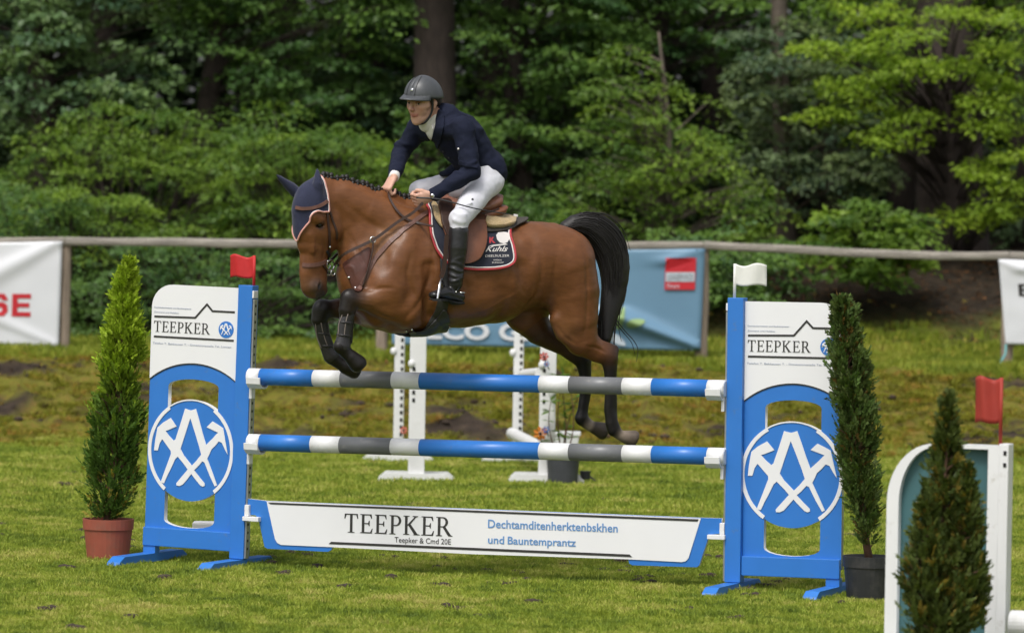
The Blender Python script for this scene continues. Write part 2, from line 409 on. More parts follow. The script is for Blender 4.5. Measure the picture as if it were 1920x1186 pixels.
def flat_text(txt, x0, z0, width, size, y, parent, m, name='lettering', slope=0.0, bold=0.0):
    me = text_mesh(txt, size, None, bold, 0.0005, name, width)
    me.transform(Matrix.Translation((x0, y, z0)) @ Matrix.Shear('XZ', 4, (0, 0)) if False else Matrix.Translation((x0, y, z0)))
    if slope:
        for vtx in me.vertices: vtx.co.z += slope * (vtx.co.x - x0)
    return mesh_obj(name, me, parent, m)
def emblem_loops(cx, cz, k=1.0, kx=1.0):
    def T(pts): return [(cx + x * k * kx, cz + z * k) for x, z in (em(u, v) for u, v in pts)]
    A = [(562, 90), (582, 96), (604, 101), (622, 97), (642, 90),
         (668, 160), (700, 255), (724, 322), (748, 300), (775, 276), (800, 250), (812, 240), (725, 207), (768, 168), (805, 186), (848, 210), (862, 268), (888, 382), (868, 352), (842, 305), (818, 296), (796, 322), (765, 350), (752, 380), (736, 410), (745, 430), (780, 505), (814, 580), (796, 588), (757, 520), (716, 436), (700, 428), (662, 468), (640, 486), (680, 530), (720, 570), (722, 586), (706, 592), (688, 584), (640, 535), (620, 512), (596, 540), (560, 580), (534, 592), (512, 590), (510, 575), (545, 535), (592, 484), (565, 452), (516, 402), (498, 418), (470, 475), (440, 530), (418, 578), (392, 572), (420, 500), (465, 385), (462, 366), (420, 318), (398, 292), (380, 318), (366, 366), (338, 366), (345, 300), (360, 218), (400, 185), (456, 154), (502, 208), (436, 234), (420, 238), (450, 272), (482, 300), (496, 290), (530, 190)]
    hole = [(603, 152), (578, 225), (535, 352), (560, 392), (622, 458), (655, 426), (690, 385), (672, 330), (640, 245)]
    return [T(A), T(hole)]

def make_wing(fr, inner, label, pcx, kx=1.0):
    """inner = +1: the post with the cups stands at the right end of the panel"""
    w = root('jump_wing', label, 'jump wing', m=fr.m, group='blue and white wings of the front jump')
    xl, xr = pcx - PW / 2, pcx + PW / 2
    ecx, ecz = pcx + (EMC[0] - PC), EMC[1]
    zt = lambda u, v: (tx(u, v)[0] + pcx, tx(u, v)[1])
    R = EMR - 0.003; RX = R * kx
    # blue board with the two openings
    ox = PW * 0.285
    s_ = R * math.sqrt(max(0.0, 1 - (ox / RX) ** 2))
    ang = math.degrees(math.acos(ox / RX))
    up = [(pcx + ox, 1.10), (pcx + ox, ecz + s_)] + arc(ecx, ecz, RX, R, ang, 180 - ang, 18)[1:-1] + [(pcx - ox, ecz + s_), (pcx - ox, 1.10)] + arc(pcx, 1.10, ox, 0.045, 180, 0, 10)[1:-1]
    lo = [(pcx + ox, ecz - s_)] + arc(ecx, ecz, RX, R, -ang, ang - 180, 18)[1:-1] + [(pcx - ox, ecz - s_), (pcx - ox, 0.265)] + arc(pcx, 0.265, ox, 0.045, 180, 360, 10)[1:-1] + [(pcx + ox, 0.265)]
    rc = 0.14
    if inner > 0: outer = [(xr, 0.15), (xr, TOP - 0.012), (xl + rc, TOP - 0.012)] + arc(xl + rc, TOP - rc, rc - 0.0, rc - 0.012, 90, 180, 8)[1:] + [(xl, 0.15)]
    else: outer = [(xl, 0.15), (xl, TOP - 0.012), (xr - rc, TOP - 0.012)] + arc(xr - rc, TOP - rc, rc, rc - 0.012, 90, 0, 8)[1:] + [(xr, 0.15)]
    me = fill_loops([outer, up, lo], 0.044, Matrix.Translation((0, 0.022, 0)), 'board')
    b = mesh_obj('board', me, w, [M['blue'], M['white']]); side_mats(me)
    # white print board on top, arched below
    azl, azp = 1.137, 1.245
    ch = PW / 2; sag = azp - azl; rr = (ch * ch + sag * sag) / (2 * sag); a0 = math.degrees(math.asin(ch / rr))
    bot = [(pcx + rr * math.sin(rad(a0 - 2 * a0 * i / 20)), azl - (rr - sag) + rr * math.cos(rad(a0 - 2 * a0 * i / 20))) for i in range(21)]
    if inner > 0: top = arc(xl + rc, TOP - rc, rc, rc, 180, 90, 8) + [(xr, TOP)]
    else: top = [(xl, TOP)] + arc(xr - rc, TOP - rc, rc, rc, 90, 0, 8)
    mesh_obj('print_board', fill_loops([bot + top], 0.006, Matrix.Translation((0, -0.0035, 0)), 'print_board'), w, M['print_white'])
    ln = [(p[0], p[1]) for p in bot]; mesh_obj('arch_line', fill_loops([ln + [(x, z - 0.008) for x, z in reversed(ln)]], 0.004, Matrix.Translation((0, -0.0025, 0)), 'arch_line'), w, M['black_print'])
    # emblem: white ring and tools on a blue disc
    for a_, b_, t_ in ((-ang, ang + 4, 0.024), (180 - ang - 4, 180 + ang, 0.024), (ang + 4, 176 - ang, 0.009)):
        n_ = 24; ro = EMR + 0.002
        lp_ = arc(ecx, ecz, ro * kx, ro, a_, b_, n_) + arc(ecx, ecz, (ro - t_) * kx, ro - t_ * 0.92, b_, a_, n_)
        mesh_obj('emblem_ring', fill_loops([lp_], 0.004, Matrix.Translation((0, -0.0025, 0)), 'emblem_ring'), w, M['print_white'])
    mesh_obj('emblem', fill_loops(emblem_loops(ecx, ecz, 1.0, kx), 0.004, Matrix.Translation((0, -0.0025, 0)), 'emblem'), w, M['print_white'])
    # roof line, name and small print
    y = -0.0078
    def stroke(pts, t):
        up_ = []; dn = []
        for i, (x, z) in enumerate(pts):
            a = Vector(pts[max(0, i - 1)]); bb = Vector(pts[min(len(pts) - 1, i + 1)]); p = Vector((x, z))
            d1 = (p - a).normalized() if i > 0 else None; d2 = (bb - p).normalized() if i < len(pts) - 1 else None
            n1 = Vector((-d1.y, d1.x)) if d1 else None; n2 = Vector((-d2.y, d2.x)) if d2 else None
            n = (n1 + n2).normalized() if n1 and n2 else (n1 or n2); k = 1 / max(0.4, n.dot(n1 or n2)) if (n1 and n2) else 1
            up_.append(p + n * t / 2 * k); dn.append(p - n * t / 2 * k)
        return [(q.x, q.y) for q in up_ + dn[::-1]]
    rl = [zt(360, 518), zt(660, 519), zt(744, 425), zt(785, 470), (xr - 0.035, zt(785, 470)[1])]
    mesh_obj('roof_line', fill_loops([stroke(rl, 0.012)], 0.002, Matrix.Translation((0, y, 0)), 'roof_line'), w, M['black_print'])
    l2 = [zt(360, 655), (xr - 0.035, zt(360, 655)[1])]
    mesh_obj('name_line', fill_loops([stroke(l2, 0.012)], 0.002, Matrix.Translation((0, y, 0)), 'name_line'), w, M['black_print'])
    x0, z0 = zt(358, 622); x1, z1 = zt(768, 552)
    word('TEEPKER', x0, z0, x1 - x0, z1 - z0 - 0.004, 0.002, y, w, M['black_print'])
    a, zz = zt(358, 460); flat_text('Dachdeckermeister und Bauklempnerei', a, zz, 0.255, 0.014, y, w, M['pale_print'], 'small_print')
    a, zz = zt(358, 492); flat_text('Zimmerei und Holzbau', a, zz, 0.17, 0.014, y, w, M['pale_print'], 'small_print')
    a, zz = zt(352, 706); flat_text('Telefon T. Bekkeusen T. - Dimensionsstelle Tel. Lonnen', a, zz, PW - 0.065, 0.017, y, w, M['pale_print'], 'small_print')
    lx, lz = xr - 0.09, (z0 + z1) / 2; lr = 0.052
    mesh_obj('small_emblem_disc', fill_loops([arc(lx, lz, lr, lr, 0, 350, 35)], 0.002, Matrix.Translation((0, y, 0)), 'small_emblem_disc'), w, M['blue'])
    mesh_obj('small_emblem', fill_loops(emblem_loops(lx, lz, lr / EMR * 0.92), 0.002, Matrix.Translation((0, y - 0.0022, 0)), 'small_emblem'), w, M['print_white'])
    # post, rail, legs, feet
    px = xr + 0.05 if inner > 0 else xl - 0.05
    MB().box((px, 0.0, (TOP + 0.045) / 2 + 0.015), (0.098, 0.085, TOP - 0.035)).build('post', M['blue'], w, bevel=0.004)
    if inner > 0:
        MB().box((px, 0.0, TOP + 0.006), (0.096, 0.084, 0.016)).build('post_cap', M['blue'], w, bevel=0.003)
    ox_ = xl + 0.045 if inner > 0 else xr - 0.045
    MB().box((pcx, -0.012, 0.155), (PW - 0.004, 0.035, 0.115)).build('bottom_rail', M['blue'], w, bevel=0.004)
    MB().box((ox_, 0.008, 0.075), (0.085, 0.06, 0.05)).build('leg', M['blue'], w, bevel=0.003)
    for fx in (px, ox_):
        # foot: board standing across the wing with bevelled ends
        h, l0, l1, ww = 0.052, -0.50, 0.42, 0.085
        vs = [(fx + sx * ww / 2, y_, z_) for sx in (-1, 1) for (y_, z_) in ((l0, 0.0), (l0 + 0.012, 0.022), (l0 + 0.075, h), (l1 - 0.06, h), (l1, 0.02), (l1, 0.0))]
        fs = [tuple(range(5, -1, -1)), tuple(range(6, 12))] + [(k, (k + 1) % 6, 6 + (k + 1) % 6, 6 + k) for k in range(6)]
        MB().add(vs, fs).build('foot', M['blue'], w)
    # steel cup track with its row of holes on the inner side
    sx = px + inner * 0.049
    MB().box((sx + inner * 0.006, -0.012, 0.86), (0.012, 0.045, 1.60)).build('cup_track', M['steel'], w, bevel=0.002)
    MB().box((sx + inner * 0.004, -0.012, TOP - 0.035), (0.012, 0.06, 0.045)).build('track_cap', M['white'], w, bevel=0.003)
    if True:
        h0 = MB().tube([(sx + inner * 0.0115, -0.014, 0), (sx + inner * 0.0132, -0.014, 0)], 0.009, 8).build('track_hole', M['hole'], w)
        for k in range(1, 31):
            c_ = h0.copy(); col.objects.link(c_); c_.parent = w; c_.location.z = 0.12 + k * 0.05
        h0.location.z = 0.12
    return w, px, sx
# the left wing's panel ends against its post
LWPC = FL.p(440, 900).x - PW / 2 - 0.001
wing_l, lpx, lsx = make_wing(FL, +1, 'blue and white jump wing beside the terracotta pot, under the bright red flag', LWPC, 0.93)
wing_r, rpx, rsx = make_wing(FR, -1, 'blue and white jump wing under the white flag, partly behind a dark conifer', PC)

# flags on the wings
def make_flag(base, h, side, m, label, wdt=0.17, hgt=0.135, ang=0.0, wave=0.014, group=None, staff_m=None):
    f = root('wing_flag', label, 'flag', m=Matrix.Translation(base) @ Matrix.Rotation(ang, 4, 'Z'), group=group)
    MB().tube([(0, 0, -0.012), (0, 0, h)], 0.0095, 10).build('flag_staff', staff_m or m, f, smooth=True)
    rows = []
    for i in range(11):
        t = i / 10; row = []
        for j in range(13):
            s = j / 12
            x = side * (0.004 + wdt * s); yy = wave * math.sin(s * 7.0 + t * 1.1) * (0.25 + s) ; z = h - hgt * t - 0.012 * math.sin(s * 6.2) * (1 - 0.45 * t) - 0.006 * s
            row.append((x, yy, z))
        rows.append(row)
    MB().sheet(rows, 0.003).build('flag_cloth', m, f, smooth=True)
    return f
make_flag(FL.w((lsx - 0.012, 0.0, TOP - 0.010)), 0.215, -1, M['red_flag'], 'bright red flag on top of the wing at the left end of the front jump', 0.165, 0.135, EANG)
make_flag(FR.w((rpx - 0.020, 0.0, TOP + 0.0)), 0.222, 1, M['white_flag'], 'white flag on top of the wing at the right end of the front jump', 0.19, 0.125, EANG)

# poles: painted bands butted end to end
def jump_pole(a, b, r, label, seq):
    """a, b: ends in the world; seq: (fraction, material)"""
    d = b - a; rot = d.to_track_quat('X', 'Z').to_matrix().to_4x4(); Ln = d.length
    p = root('jump_pole', label, 'jump pole', m=Matrix.Translation(a) @ rot, group='blue, white and grey poles of the front jump')
    f0 = 0.0; k = 0
    for f1, m in seq:
        x0, x1 = f0 * Ln, f1 * Ln
        mb = MB(); n = 24
        pts = [(x0, 0, 0), (x1, 0, 0)]
        if k == 0: pts = [(x0, 0, 0), (x0 + 0.006, 0, 0), (x1, 0, 0)]; rr = [r * 0.86, r, r]
        elif k == len(seq) - 1: pts = [(x0, 0, 0), (x1 - 0.006, 0, 0), (x1, 0, 0)]; rr = [r, r, r * 0.86]
        else: rr = [r, r]
        mb.tube(pts, rr, n); o = mb.build('band', m, p)
        me = o.data; me.polygons.foreach_set('use_smooth', [len(q.vertices) == 4 and abs(q.normal.x) < 0.5 for q in me.polygons])
        f0 = f1; k += 1
    return p
def seq_from(us, u0, u1, Y0, Y1):
    """band ends seen at pixel columns -> fractions along the pole, allowing for its slant in depth"""
    out = []
    for u in us:
        lo_, hi_ = 0.0, 1.0
        for _ in range(40):
            t = (lo_ + hi_) / 2; q = A_.lerp(B_, t); d = q - CAM
            uu = CX + FPX * d.dot(_R) / d.dot(_F)
            if uu < u: lo_ = t
            else: hi_ = t
        out.append(t)
    return out
W_, B2, G_ = M['white'], M['blue'], M['grey_paint']
for (v0, v1, r0, us, lab) in ((705.5, 728.5, 0.052, (490, 590, 642, 738, 790, 1014, 1070, 1170, 1225, 1329), 'upper striped pole of the front jump, just under the forelegs of the horse'),
                          (828.5, 855.5, 0.052, (490, 586, 640, 736, 790, 1014, 1070, 1170, 1225, 1329), 'lower striped pole of the front jump, below the hind hooves')):
    A_ = FJ.w(FJ.p(466, v0, -0.05)); B_ = FJ.w(FJ.p(1361, v1, -0.05))
    fr_ = seq_from(us, 0, 0, 0, 0) + [1.0]
    jump_pole(A_, B_, r0, lab, list(zip(fr_, (W_, B2, W_, G_, W_, B2, W_, G_, W_, B2, W_))))
# white plastic cups the poles and the plank lie in (parts of the wings)
def cup(fr, x, z, inner, w):
    mb = MB()
    pts = [( -0.062 + 0.0, 0.0), (-0.058, -0.035), (-0.03, -0.056), (0.0, -0.060), (0.03, -0.056), (0.058, -0.035), (0.062, 0.0)]
    rows = [[(x, y - 0.05, z + zz) for y, zz in pts], [(x + inner * 0.095, y - 0.05, z + zz) for y, zz in pts]]
    mb.sheet(rows, 0.012, out=(0, 0, -1))
    mb.box((x + inner * 0.004, -0.035, z - 0.085), (0.018, 0.05, 0.10))
    return mb.build('pole_cup', M['white'], w, bevel=0.002)
for v0, v1 in ((705.5, 728.5), (828.5, 855.5)):
    cup(FL, lsx + 0.014, FL.p(466, v0, -0.05).z, +1, wing_l)
    cup(FR, rsx - 0.014, FR.p(1361, v1, -0.05).z, -1, wing_r)
def flat_cup(x, z, inner, w):
    mb = MB(); mb.box((x + inner * 0.045, -0.035, z), (0.11, 0.06, 0.028)); mb.box((x + inner * 0.012, -0.03, z + 0.05), (0.03, 0.045, 0.07)); mb.build('plank_cup', M['white'], w, bevel=0.004)
flat_cup(lsx + 0.004, FL.p(462, 971, -0.03).z, 1, wing_l); flat_cup(rsx - 0.004, FR.p(1350, 1006, -0.03).z, -1, wing_r)

# the plank, traced on the jump line
PK = root('jump_plank', 'white and blue sponsor plank hanging lowest in the front jump', 'jump plank', m=FJ.m)
def JT(u, v, y=-0.03):
    p = FJ.p(u, v, y); return (p.x, p.z)
def T6(u, v): return JT(440 + u * 0.26042, 900 + v * 0.26042)
def T7(u, v): return JT(880 + u * 0.27083, 900 + v * 0.27083)
blue_out = [T6(85, 130), T6(232, 148), T7(1595, 258), T7(1748, 262), T7(1742, 368), T7(1672, 372), T7(1655, 395), T7(1590, 588), T7(1575, 600), T7(1130, 586), T7(1108, 575), T7(1100, 545),
            T6(704, 480), T6(695, 500), T6(670, 513), T6(235, 490), T6(215, 478), T6(172, 275), T6(150, 250), T6(85, 246)]
MEp = fill_loops([blue_out], 0.024, Matrix.Translation((0, -0.03 + 0.012, 0)), 'board'); mesh_obj('board', MEp, PK, [M['blue'], M['white']]); side_mats(MEp)
white_l = [T6(232, 149), T7(1604, 262), T7(1520, 535), T7(1500, 558), T7(1470, 564), T7(1110, 545), T7(0, 508), T6(700, 479), T6(335, 463), T6(308, 448), T6(292, 420)]
yb = -0.03 - 0.0045
mesh_obj('print_board', fill_loops([white_l], 0.006, Matrix.Translation((0, -0.03 - 0.0025, 0)), 'print_board'), PK, M['print_white'])
y6 = -0.03 - 0.0072
mesh_obj('top_line', fill_loops([[T6(245, 157), T7(1590, 268), T7(1582, 283), T6(262, 170)]], 0.002, Matrix.Translation((0, y6, 0)), 'top_line'), PK, M['black_print'])
mesh_obj('bottom_line', fill_loops([[T6(698, 440), T7(1112, 511), T7(1130, 529), T6(680, 456)]], 0.002, Matrix.Translation((0, y6, 0)), 'bottom_line'), PK, M['black_print'])
p0, p1, p2 = T6(792, 372), T6(1565, 402), T6(792, 236)
word('TEEPKER', p0[0], p0[1], p1[0] - p0[0], p2[1] - p0[1], 0.002, y6, PK, M['black_print'], slope=(p1[1] - p0[1]) / (p1[0] - p0[0]))
a0, a1 = T6(1155, 444), T6(1560, 460); flat_text('Teepker & Cmd 20E', a0[0], a0[1], a1[0] - a0[0], 0.048, y6 - 0.0005, PK, M['black_print'], 'small_print', (a1[1] - a0[1]) / (a1[0] - a0[0]))
a0, a1 = T7(132, 326), T7(1030, 358); flat_text('Dechtamditenherktenbskhen', a0[0], a0[1], a1[0] - a0[0], 0.072, y6 - 0.0005, PK, M['blue_print'], 'trade_line', (a1[1] - a0[1]) / (a1[0] - a0[0]), 0.001)
a0, a1 = T7(132, 434), T7(740, 456); sl_ = (a1[1] - a0[1]) / (a1[0] - a0[0]); w_ = a1[0] - a0[0]; flat_text('und', a0[0], a0[1], w_ * 0.185, 0.066, y6 - 0.0005, PK, M['blue_print'], 'trade_line', sl_, 0.001); flat_text('Bauntemprantz', a0[0] + w_ * 0.225, a0[1] + sl_ * w_ * 0.225, w_ * 0.775, 0.066, y6 - 0.0005, PK, M['blue_print'], 'trade_line', sl_, 0.001)
# ------------------------------------------------------------------ fence with banners
FY = 50.0
def fp(u, v, Y=FY): return at(u, v, Y)
fence = root('wooden_fence', 'weathered grey rail fence carrying banners, in front of the trees', 'fence', (0, FY, 0.6))
def fpart(mb, name, m, **k):
    o = mb.build(name, m, fence, **k)
    o.data.transform(Matrix.Translation((0, -FY, -0.6))); return o
random.seed(3)
POSTS = (-1700, -1095, -490, 121, 718, 1319, 1893, 2490, 3090)
RAILV = {-1700: 442, -1095: 447, -490: 452, 121: 453, 330: 454.5, 560: 458, 718: 460, 900: 462, 1180: 460.5, 1319: 459.5, 1450: 466, 1600: 474, 1750: 479.5, 1893: 480, 2490: 486, 3090: 492}
ks = sorted(RAILV)
for u in POSTS:
    vt = np.interp(u, ks, [RAILV[k] for k in ks])
    t = fp(u, vt - 2); b = fp(u - 4, 700); x = b.x; zb = gz(x, FY, True)
    mb = MB(); n = 6
    mb.tube([(t.x + (x - t.x) * (1 - i / n) + random.uniform(-.004, .004), FY + 0.07, zb - 0.1 + (t.z - zb + 0.1) * i / n) for i in range(n + 1)], [0.062 + random.uniform(-.004, .004) for _ in range(n + 1)], 10)
    fpart(mb, 'fence_post', M['wood_post'], smooth=False)
for a, b in zip(POSTS[:-1], POSTS[1:]):
    us = [a + (b - a) * i / 8 for i in range(9)]
    pts = []; hs = []
    for i, u in enumerate(us):
        p = fp(u, np.interp(u, ks, [RAILV[k] for k in ks])); pts.append(p + Vector((0, random.uniform(-.008, .008), random.uniform(-.006, .006)))); hs.append(0.042 + random.uniform(-.004, .004))
    d = (pts[1] - pts[0]).normalized(); pts[0] = pts[0] + d * 0.004; pts[-1] = pts[-1] - d * 0.004
    mb = MB(); mb.tube(pts, hs, 10, flat=0.55, up=(0, 0, 1)); fpart(mb, 'fence_rail', M['wood'])

def banner(name, label, corners, folds, m, seed, group='banners hung on the fence'):
    """cloth hung between four seen corners (tl, tr, br, bl); folds: list of (u0,v0,u1,v1,width,depth) in 0..1"""
    Y = FY - 0.02
    c = [fp(u, v, Y) for u, v in corners]
    o0 = c[3].copy()
    r = root(name, label, 'banner', o0, group=group)
    nu, nv = 56, 36; rows = []
    def S(a, b):
        p = (c[0].lerp(c[1], a)).lerp(c[3].lerp(c[2], a), b)
        sag = 0.02 * math.sin(math.pi * a) * (1 - b)
        d = 0.0
        for (u0, v0, u1, v1, w, dp) in folds:
            ux, vx = u1 - u0, v1 - v0; L2 = ux * ux + vx * vx
            t = max(0, min(1, ((a - u0) * ux + (b - v0) * vx) / L2)); dx, dy = a - u0 - t * ux, b - v0 - t * vx
            q = math.hypot(dx, dy) / (w * (0.35 + 0.65 * t)); side = 1 if (ux * dy - vx * dx) > 0 else -1
            d += dp * math.exp(-q * q) * (0.4 + 0.6 * t) + 0.4 * dp * side * q * math.exp(-q * q)
        d += 0.014 * mnoise.noise(Vector((a * 4, b * 3, seed)))
        d = max(d, -0.0001) if True else d
        return p + Vector((0, -0.012 - d, -sag * 0.6))
    for j in range(nv + 1): rows.append([S(i / nu, j / nv) - o0 for i in range(nu + 1)])
    MB().sheet(rows, 0.004, out=(0, -1, 0)).build('banner_cloth', m, r, smooth=True)
    return r, S, o0
def on_cloth(me, S, o0, a0, b0, aw, bh, off=0.010):
    """lay a flat print (x 0..1, z 0..1) on the cloth"""
    for v in me.vertices:
        a = a0 + aw * v.co.x; b = b0 - bh * v.co.z
        v.co = S(a, b) + Vector((0, -off - v.co.y, 0)) - o0
    me.update()
def norm_text(t, bold=0.0):
    me = text_mesh(t, 1.0, None, bold, 0.0003)
    xs = [v.co.x for v in me.vertices]; zs = [v.co.z for v in me.vertices]
    for v in me.vertices: v.co.x = (v.co.x - min(xs)) / (max(xs) - min(xs)); v.co.z = (v.co.z - min(zs)) / (max(zs) - min(zs)); v.co.y = 0
    bm = bmesh.new(); bm.from_mesh(me)
    bmesh.ops.delete(bm, geom=[f for f in bm.faces if f.calc_area() < 1e-9], context='FACES_ONLY'); bmesh.ops.remove_doubles(bm, verts=bm.verts, dist=1e-4)
    bmesh.ops.subdivide_edges(bm, edges=[e for e in bm.edges if e.calc_length() > 0.08], cuts=2); bm.to_mesh(me); bm.free()
    return me
def flat_print(loops, name):
    me = fill_loops(loops, 0.0, None, name)
    bm = bmesh.new(); bm.from_mesh(me); bmesh.ops.triangulate(bm, faces=bm.faces)
    for _ in range(3):
        bmesh.ops.subdivide_edges(bm, edges=[e for e in bm.edges if e.calc_length() > 0.12], cuts=1)
    bm.to_mesh(me); bm.free(); return me
def bold_word(t):
    """heavy block capitals, each 1 high, on a unit width"""
    G = {'E': [(0, 0), (0, 1), (1, 1), (1, .80), (.30, .80), (.30, .60), (.92, .60), (.92, .41), (.30, .41), (.30, .20), (1, .20), (1, 0)],
         'S': [(0, .30), (.28, .30), (.34, .19), (.64, .19), (.70, .26), (.70, .34), (.62, .40), (.22, .42), (.04, .54), (.02, .80), (.20, 1), (.80, 1), (.97, .80), (.97, .70), (.69, .70), (.64, .81), (.36, .81), (.30, .74), (.34, .64), (.80, .61), (.97, .48), (1, .22), (.80, 0), (.22, 0), (.03, .16)]}
    loops = []; n = len(t); w = 0.86 / n; g = 0.14 / max(1, n - 1)
    for i, ch in enumerate(t): loops.append([((w + g) * i + x * w, z) for x, z in G[ch]])
    return loops
M['vinyl_white'] = mat('white_vinyl', (0.68, 0.69, 0.72), 0.45, 0.03, 3)
M['vinyl_blue'] = mat('blue_grey_vinyl', (0.135, 0.255, 0.37), 0.35, 0.08, 2)
M['print_red'] = mat('red_print', (0.52, 0.018, 0.03), 0.5, 0.04)
M['print_leaf'] = mat('leaf_print', (0.26, 0.38, 0.16), 0.5, 0.15, 6)
M['print_pale_blue'] = mat('pale_blue_print', (0.50, 0.56, 0.62), 0.5, 0.04)
# white banner at the left edge
r, S, o0 = banner('sponsor_banner', 'white banner with red capitals at the left end of the fence', [(-330, 456), (117, 452), (110, 650), (-330, 632)],
                  [(0.98, 0.02, 0.55, 0.55, 0.10, 0.05), (0.0, 0.0, 0.5, 0.35, 0.12, 0.05), (0.98, 0.98, 0.7, 0.75, 0.06, 0.025)], M['vinyl_white'], 1.0)
me = flat_print(bold_word('ESSE'), 'red_capitals'); on_cloth(me, S, o0, (-104 + 330) / 447, (584 - 440) / 200, 166 / 447, 44 / 200); mesh_obj('red_capitals', me, r, M['print_red'])
# blue banner behind the horse
r, S, o0 = banner('sponsor_banner', 'blue banner with a red square and green leaves behind the horse', [(735, 468), (1322, 466), (1313, 657), (735, 645)],
                  [(0.995, 0.98, 0.70, 0.66, 0.06, 0.11), (0.99, 0.01, 0.90, 0.12, 0.05, 0.03), (0.0, 0.0, 0.3, 0.3, 0.1, 0.04)], M['vinyl_blue'], 2.0)
def BU(u, v): return ((u - 733) / 586, (v - 467) / 187)
def prt(name, me, u0, v1, u1, v0, m, off=0.010):
    a0, b1 = BU(u0, v1); a1, b0 = BU(u1, v0); on_cloth(me, S, o0, a0, b1, a1 - a0, b1 - b0, off + 0.012); return mesh_obj(name, me, r, m)
sq = lambda: flat_print([[(0, 0), (1, 0), (1, 1), (0, 1)]], 'print')
prt('red_square', sq(), 1246, 542, 1303, 483, M['print_red'])
prt('square_band', sq(), 1247.5, 527, 1301.5, 510, M['print_pale_blue'], 0.015)
prt('square_text', norm_text('LEASERVICE'), 1251, 524, 1298, 513, M['grey_paint'], 0.020)
prt('square_text', norm_text('Finanz'), 1251, 539, 1274, 531, M['print_pale_blue'], 0.020)
prt('green_slogan', norm_text('ECO GREEN', 0.035), 800, 642, 1118, 608, M['vinyl_white'], 0.011)
def leaf(a):  return [(0.5 + 0.5 * math.cos(t) * math.cos(a) - 0.2 * math.sin(t) * math.sin(a) * (1 - 0.3 * math.cos(t)), 0.5 + 0.5 * math.cos(t) * math.sin(a) + 0.2 * math.sin(t) * math.cos(a) * (1 - 0.3 * math.cos(t))) for t in [i * 2 * math.pi / 20 for i in range(20)]]
prt('green_leaf', flat_print([leaf(0.2)], 'l'), 1176, 624, 1212, 584, M['print_leaf'])
prt('green_leaf', flat_print([leaf(1.2)], 'l'), 1148, 618, 1182, 572, M['print_leaf'])
prt('green_leaf', flat_print([leaf(-0.6)], 'l'), 1140, 655, 1180, 618, M['print_pale_blue'])
# white banner at the right edge
r, S, o0 = banner('sponsor_banner', 'white banner with black letters at the right end of the fence', [(1872, 486), (2330, 492), (2330, 650), (1885, 645)],
                  [(0.0, 0.0, 0.10, 0.10, 0.05, 0.03)], M['vinyl_white'], 3.0)
me = norm_text('BERNING', 0.02); on_cloth(me, S, o0, 0.072, 0.43, 0.5, 0.15); mesh_obj('black_letters', me, r, M['black_print'])
# loose turquoise cord hanging from the right banner
mb = MB(); a = fp(1886, 646, FY - 0.06); b_ = fp(1876, 690, FY - 0.25); b_.z = max(b_.z, gz(b_.x, FY - 0.25) + 0.02)
mb.tube([a, a.lerp(b_, 0.35) + Vector((0.015, 0, -0.01)), a.lerp(b_, 0.7) + Vector((-0.01, 0, 0)), b_], 0.012, 6)
o = mb.build('tie_cord', mat('turquoise_cord', (0.12, 0.33, 0.33), 0.8), None, smooth=True); setp(o, 'turquoise cord hanging below the corner of the right white banner', 'cord')
# ------------------------------------------------------------------ the second jump behind: four white standards and their flowers
def place(u, v): p = on_ground(u, v); p.z = gz(p.x, p.y); return p
def standard(u, v, label, wing=0.0, ang=0.0, h=1.72, double=False):
    b = on_ground(u, v)
    s = root('jump_standard', label, 'jump standard', m=Matrix.Translation(b) @ Matrix.Rotation(ang, 4, 'Z'), group='white jump standards behind the horse')
    MB().box((0, 0, h / 2 + 0.03), (0.085 if not double else 0.13, 0.075, h)).build('post', M['old_white'], s, bevel=0.006)
    mb = MB(); mb.box((0, 0, 0), (0.022, 0.008, 0.03)); hobj = None
    x = 0.022 if not double else -0.03
    n = int((h - 0.25) / 0.062) if not double else 5
    for k in range(n):
        if hobj is None:
            hobj = mb.build('peg_hole', M['hole'], s)
        else:
            c_ = hobj.copy(); col.objects.link(c_); c_.parent = s; hobj_ = c_
            c_.location = (x, -0.0385, (0.18 if not double else 0.66) + k * 0.062)
    hobj.location = (x, -0.0385, 0.18 if not double else 0.66)
    for fy in ((-0.0,) if not double else (-0.03, 0.25)):
        L0 = 0.31
        vs = [(sx * l, fy + sy * 0.04, z) for sy in (-1, 1) for (sx, l, z) in ((-1, L0, 0.0), (-1, L0 - 0.005, 0.03), (-1, L0 - 0.06, 0.075), (1, L0 - 0.06, 0.075), (1, L0 - 0.005, 0.03), (1, L0, 0.0))]
        fs = [tuple(range(5, -1, -1)), tuple(range(6, 12))] + [(k, (k + 1) % 6, 6 + (k + 1) % 6, 6 + k) for k in range(6)]
        m_ = MB().add(vs, fs); m_.build('foot', M['old_white'], s)
    MB().ball((-0.05, -0.03, 0.95), (0.03, 0.03, 0.035)).build('cup_knob', M['old_white'], s, smooth=True)
    return s
SA = standard(746, 866, 'narrow white standard with peg holes, rear one of the left pair behind the horse')
SB = standard(780, 904, 'wide white standard with a double foot, front one of the left pair behind the horse', double=True)
SC = standard(969, 868, 'narrow white standard with peg holes, rear one of the right pair behind the horse')
SD = standard(1024, 906, 'wide white standard behind the black plant tub, front one of the right pair', double=True)
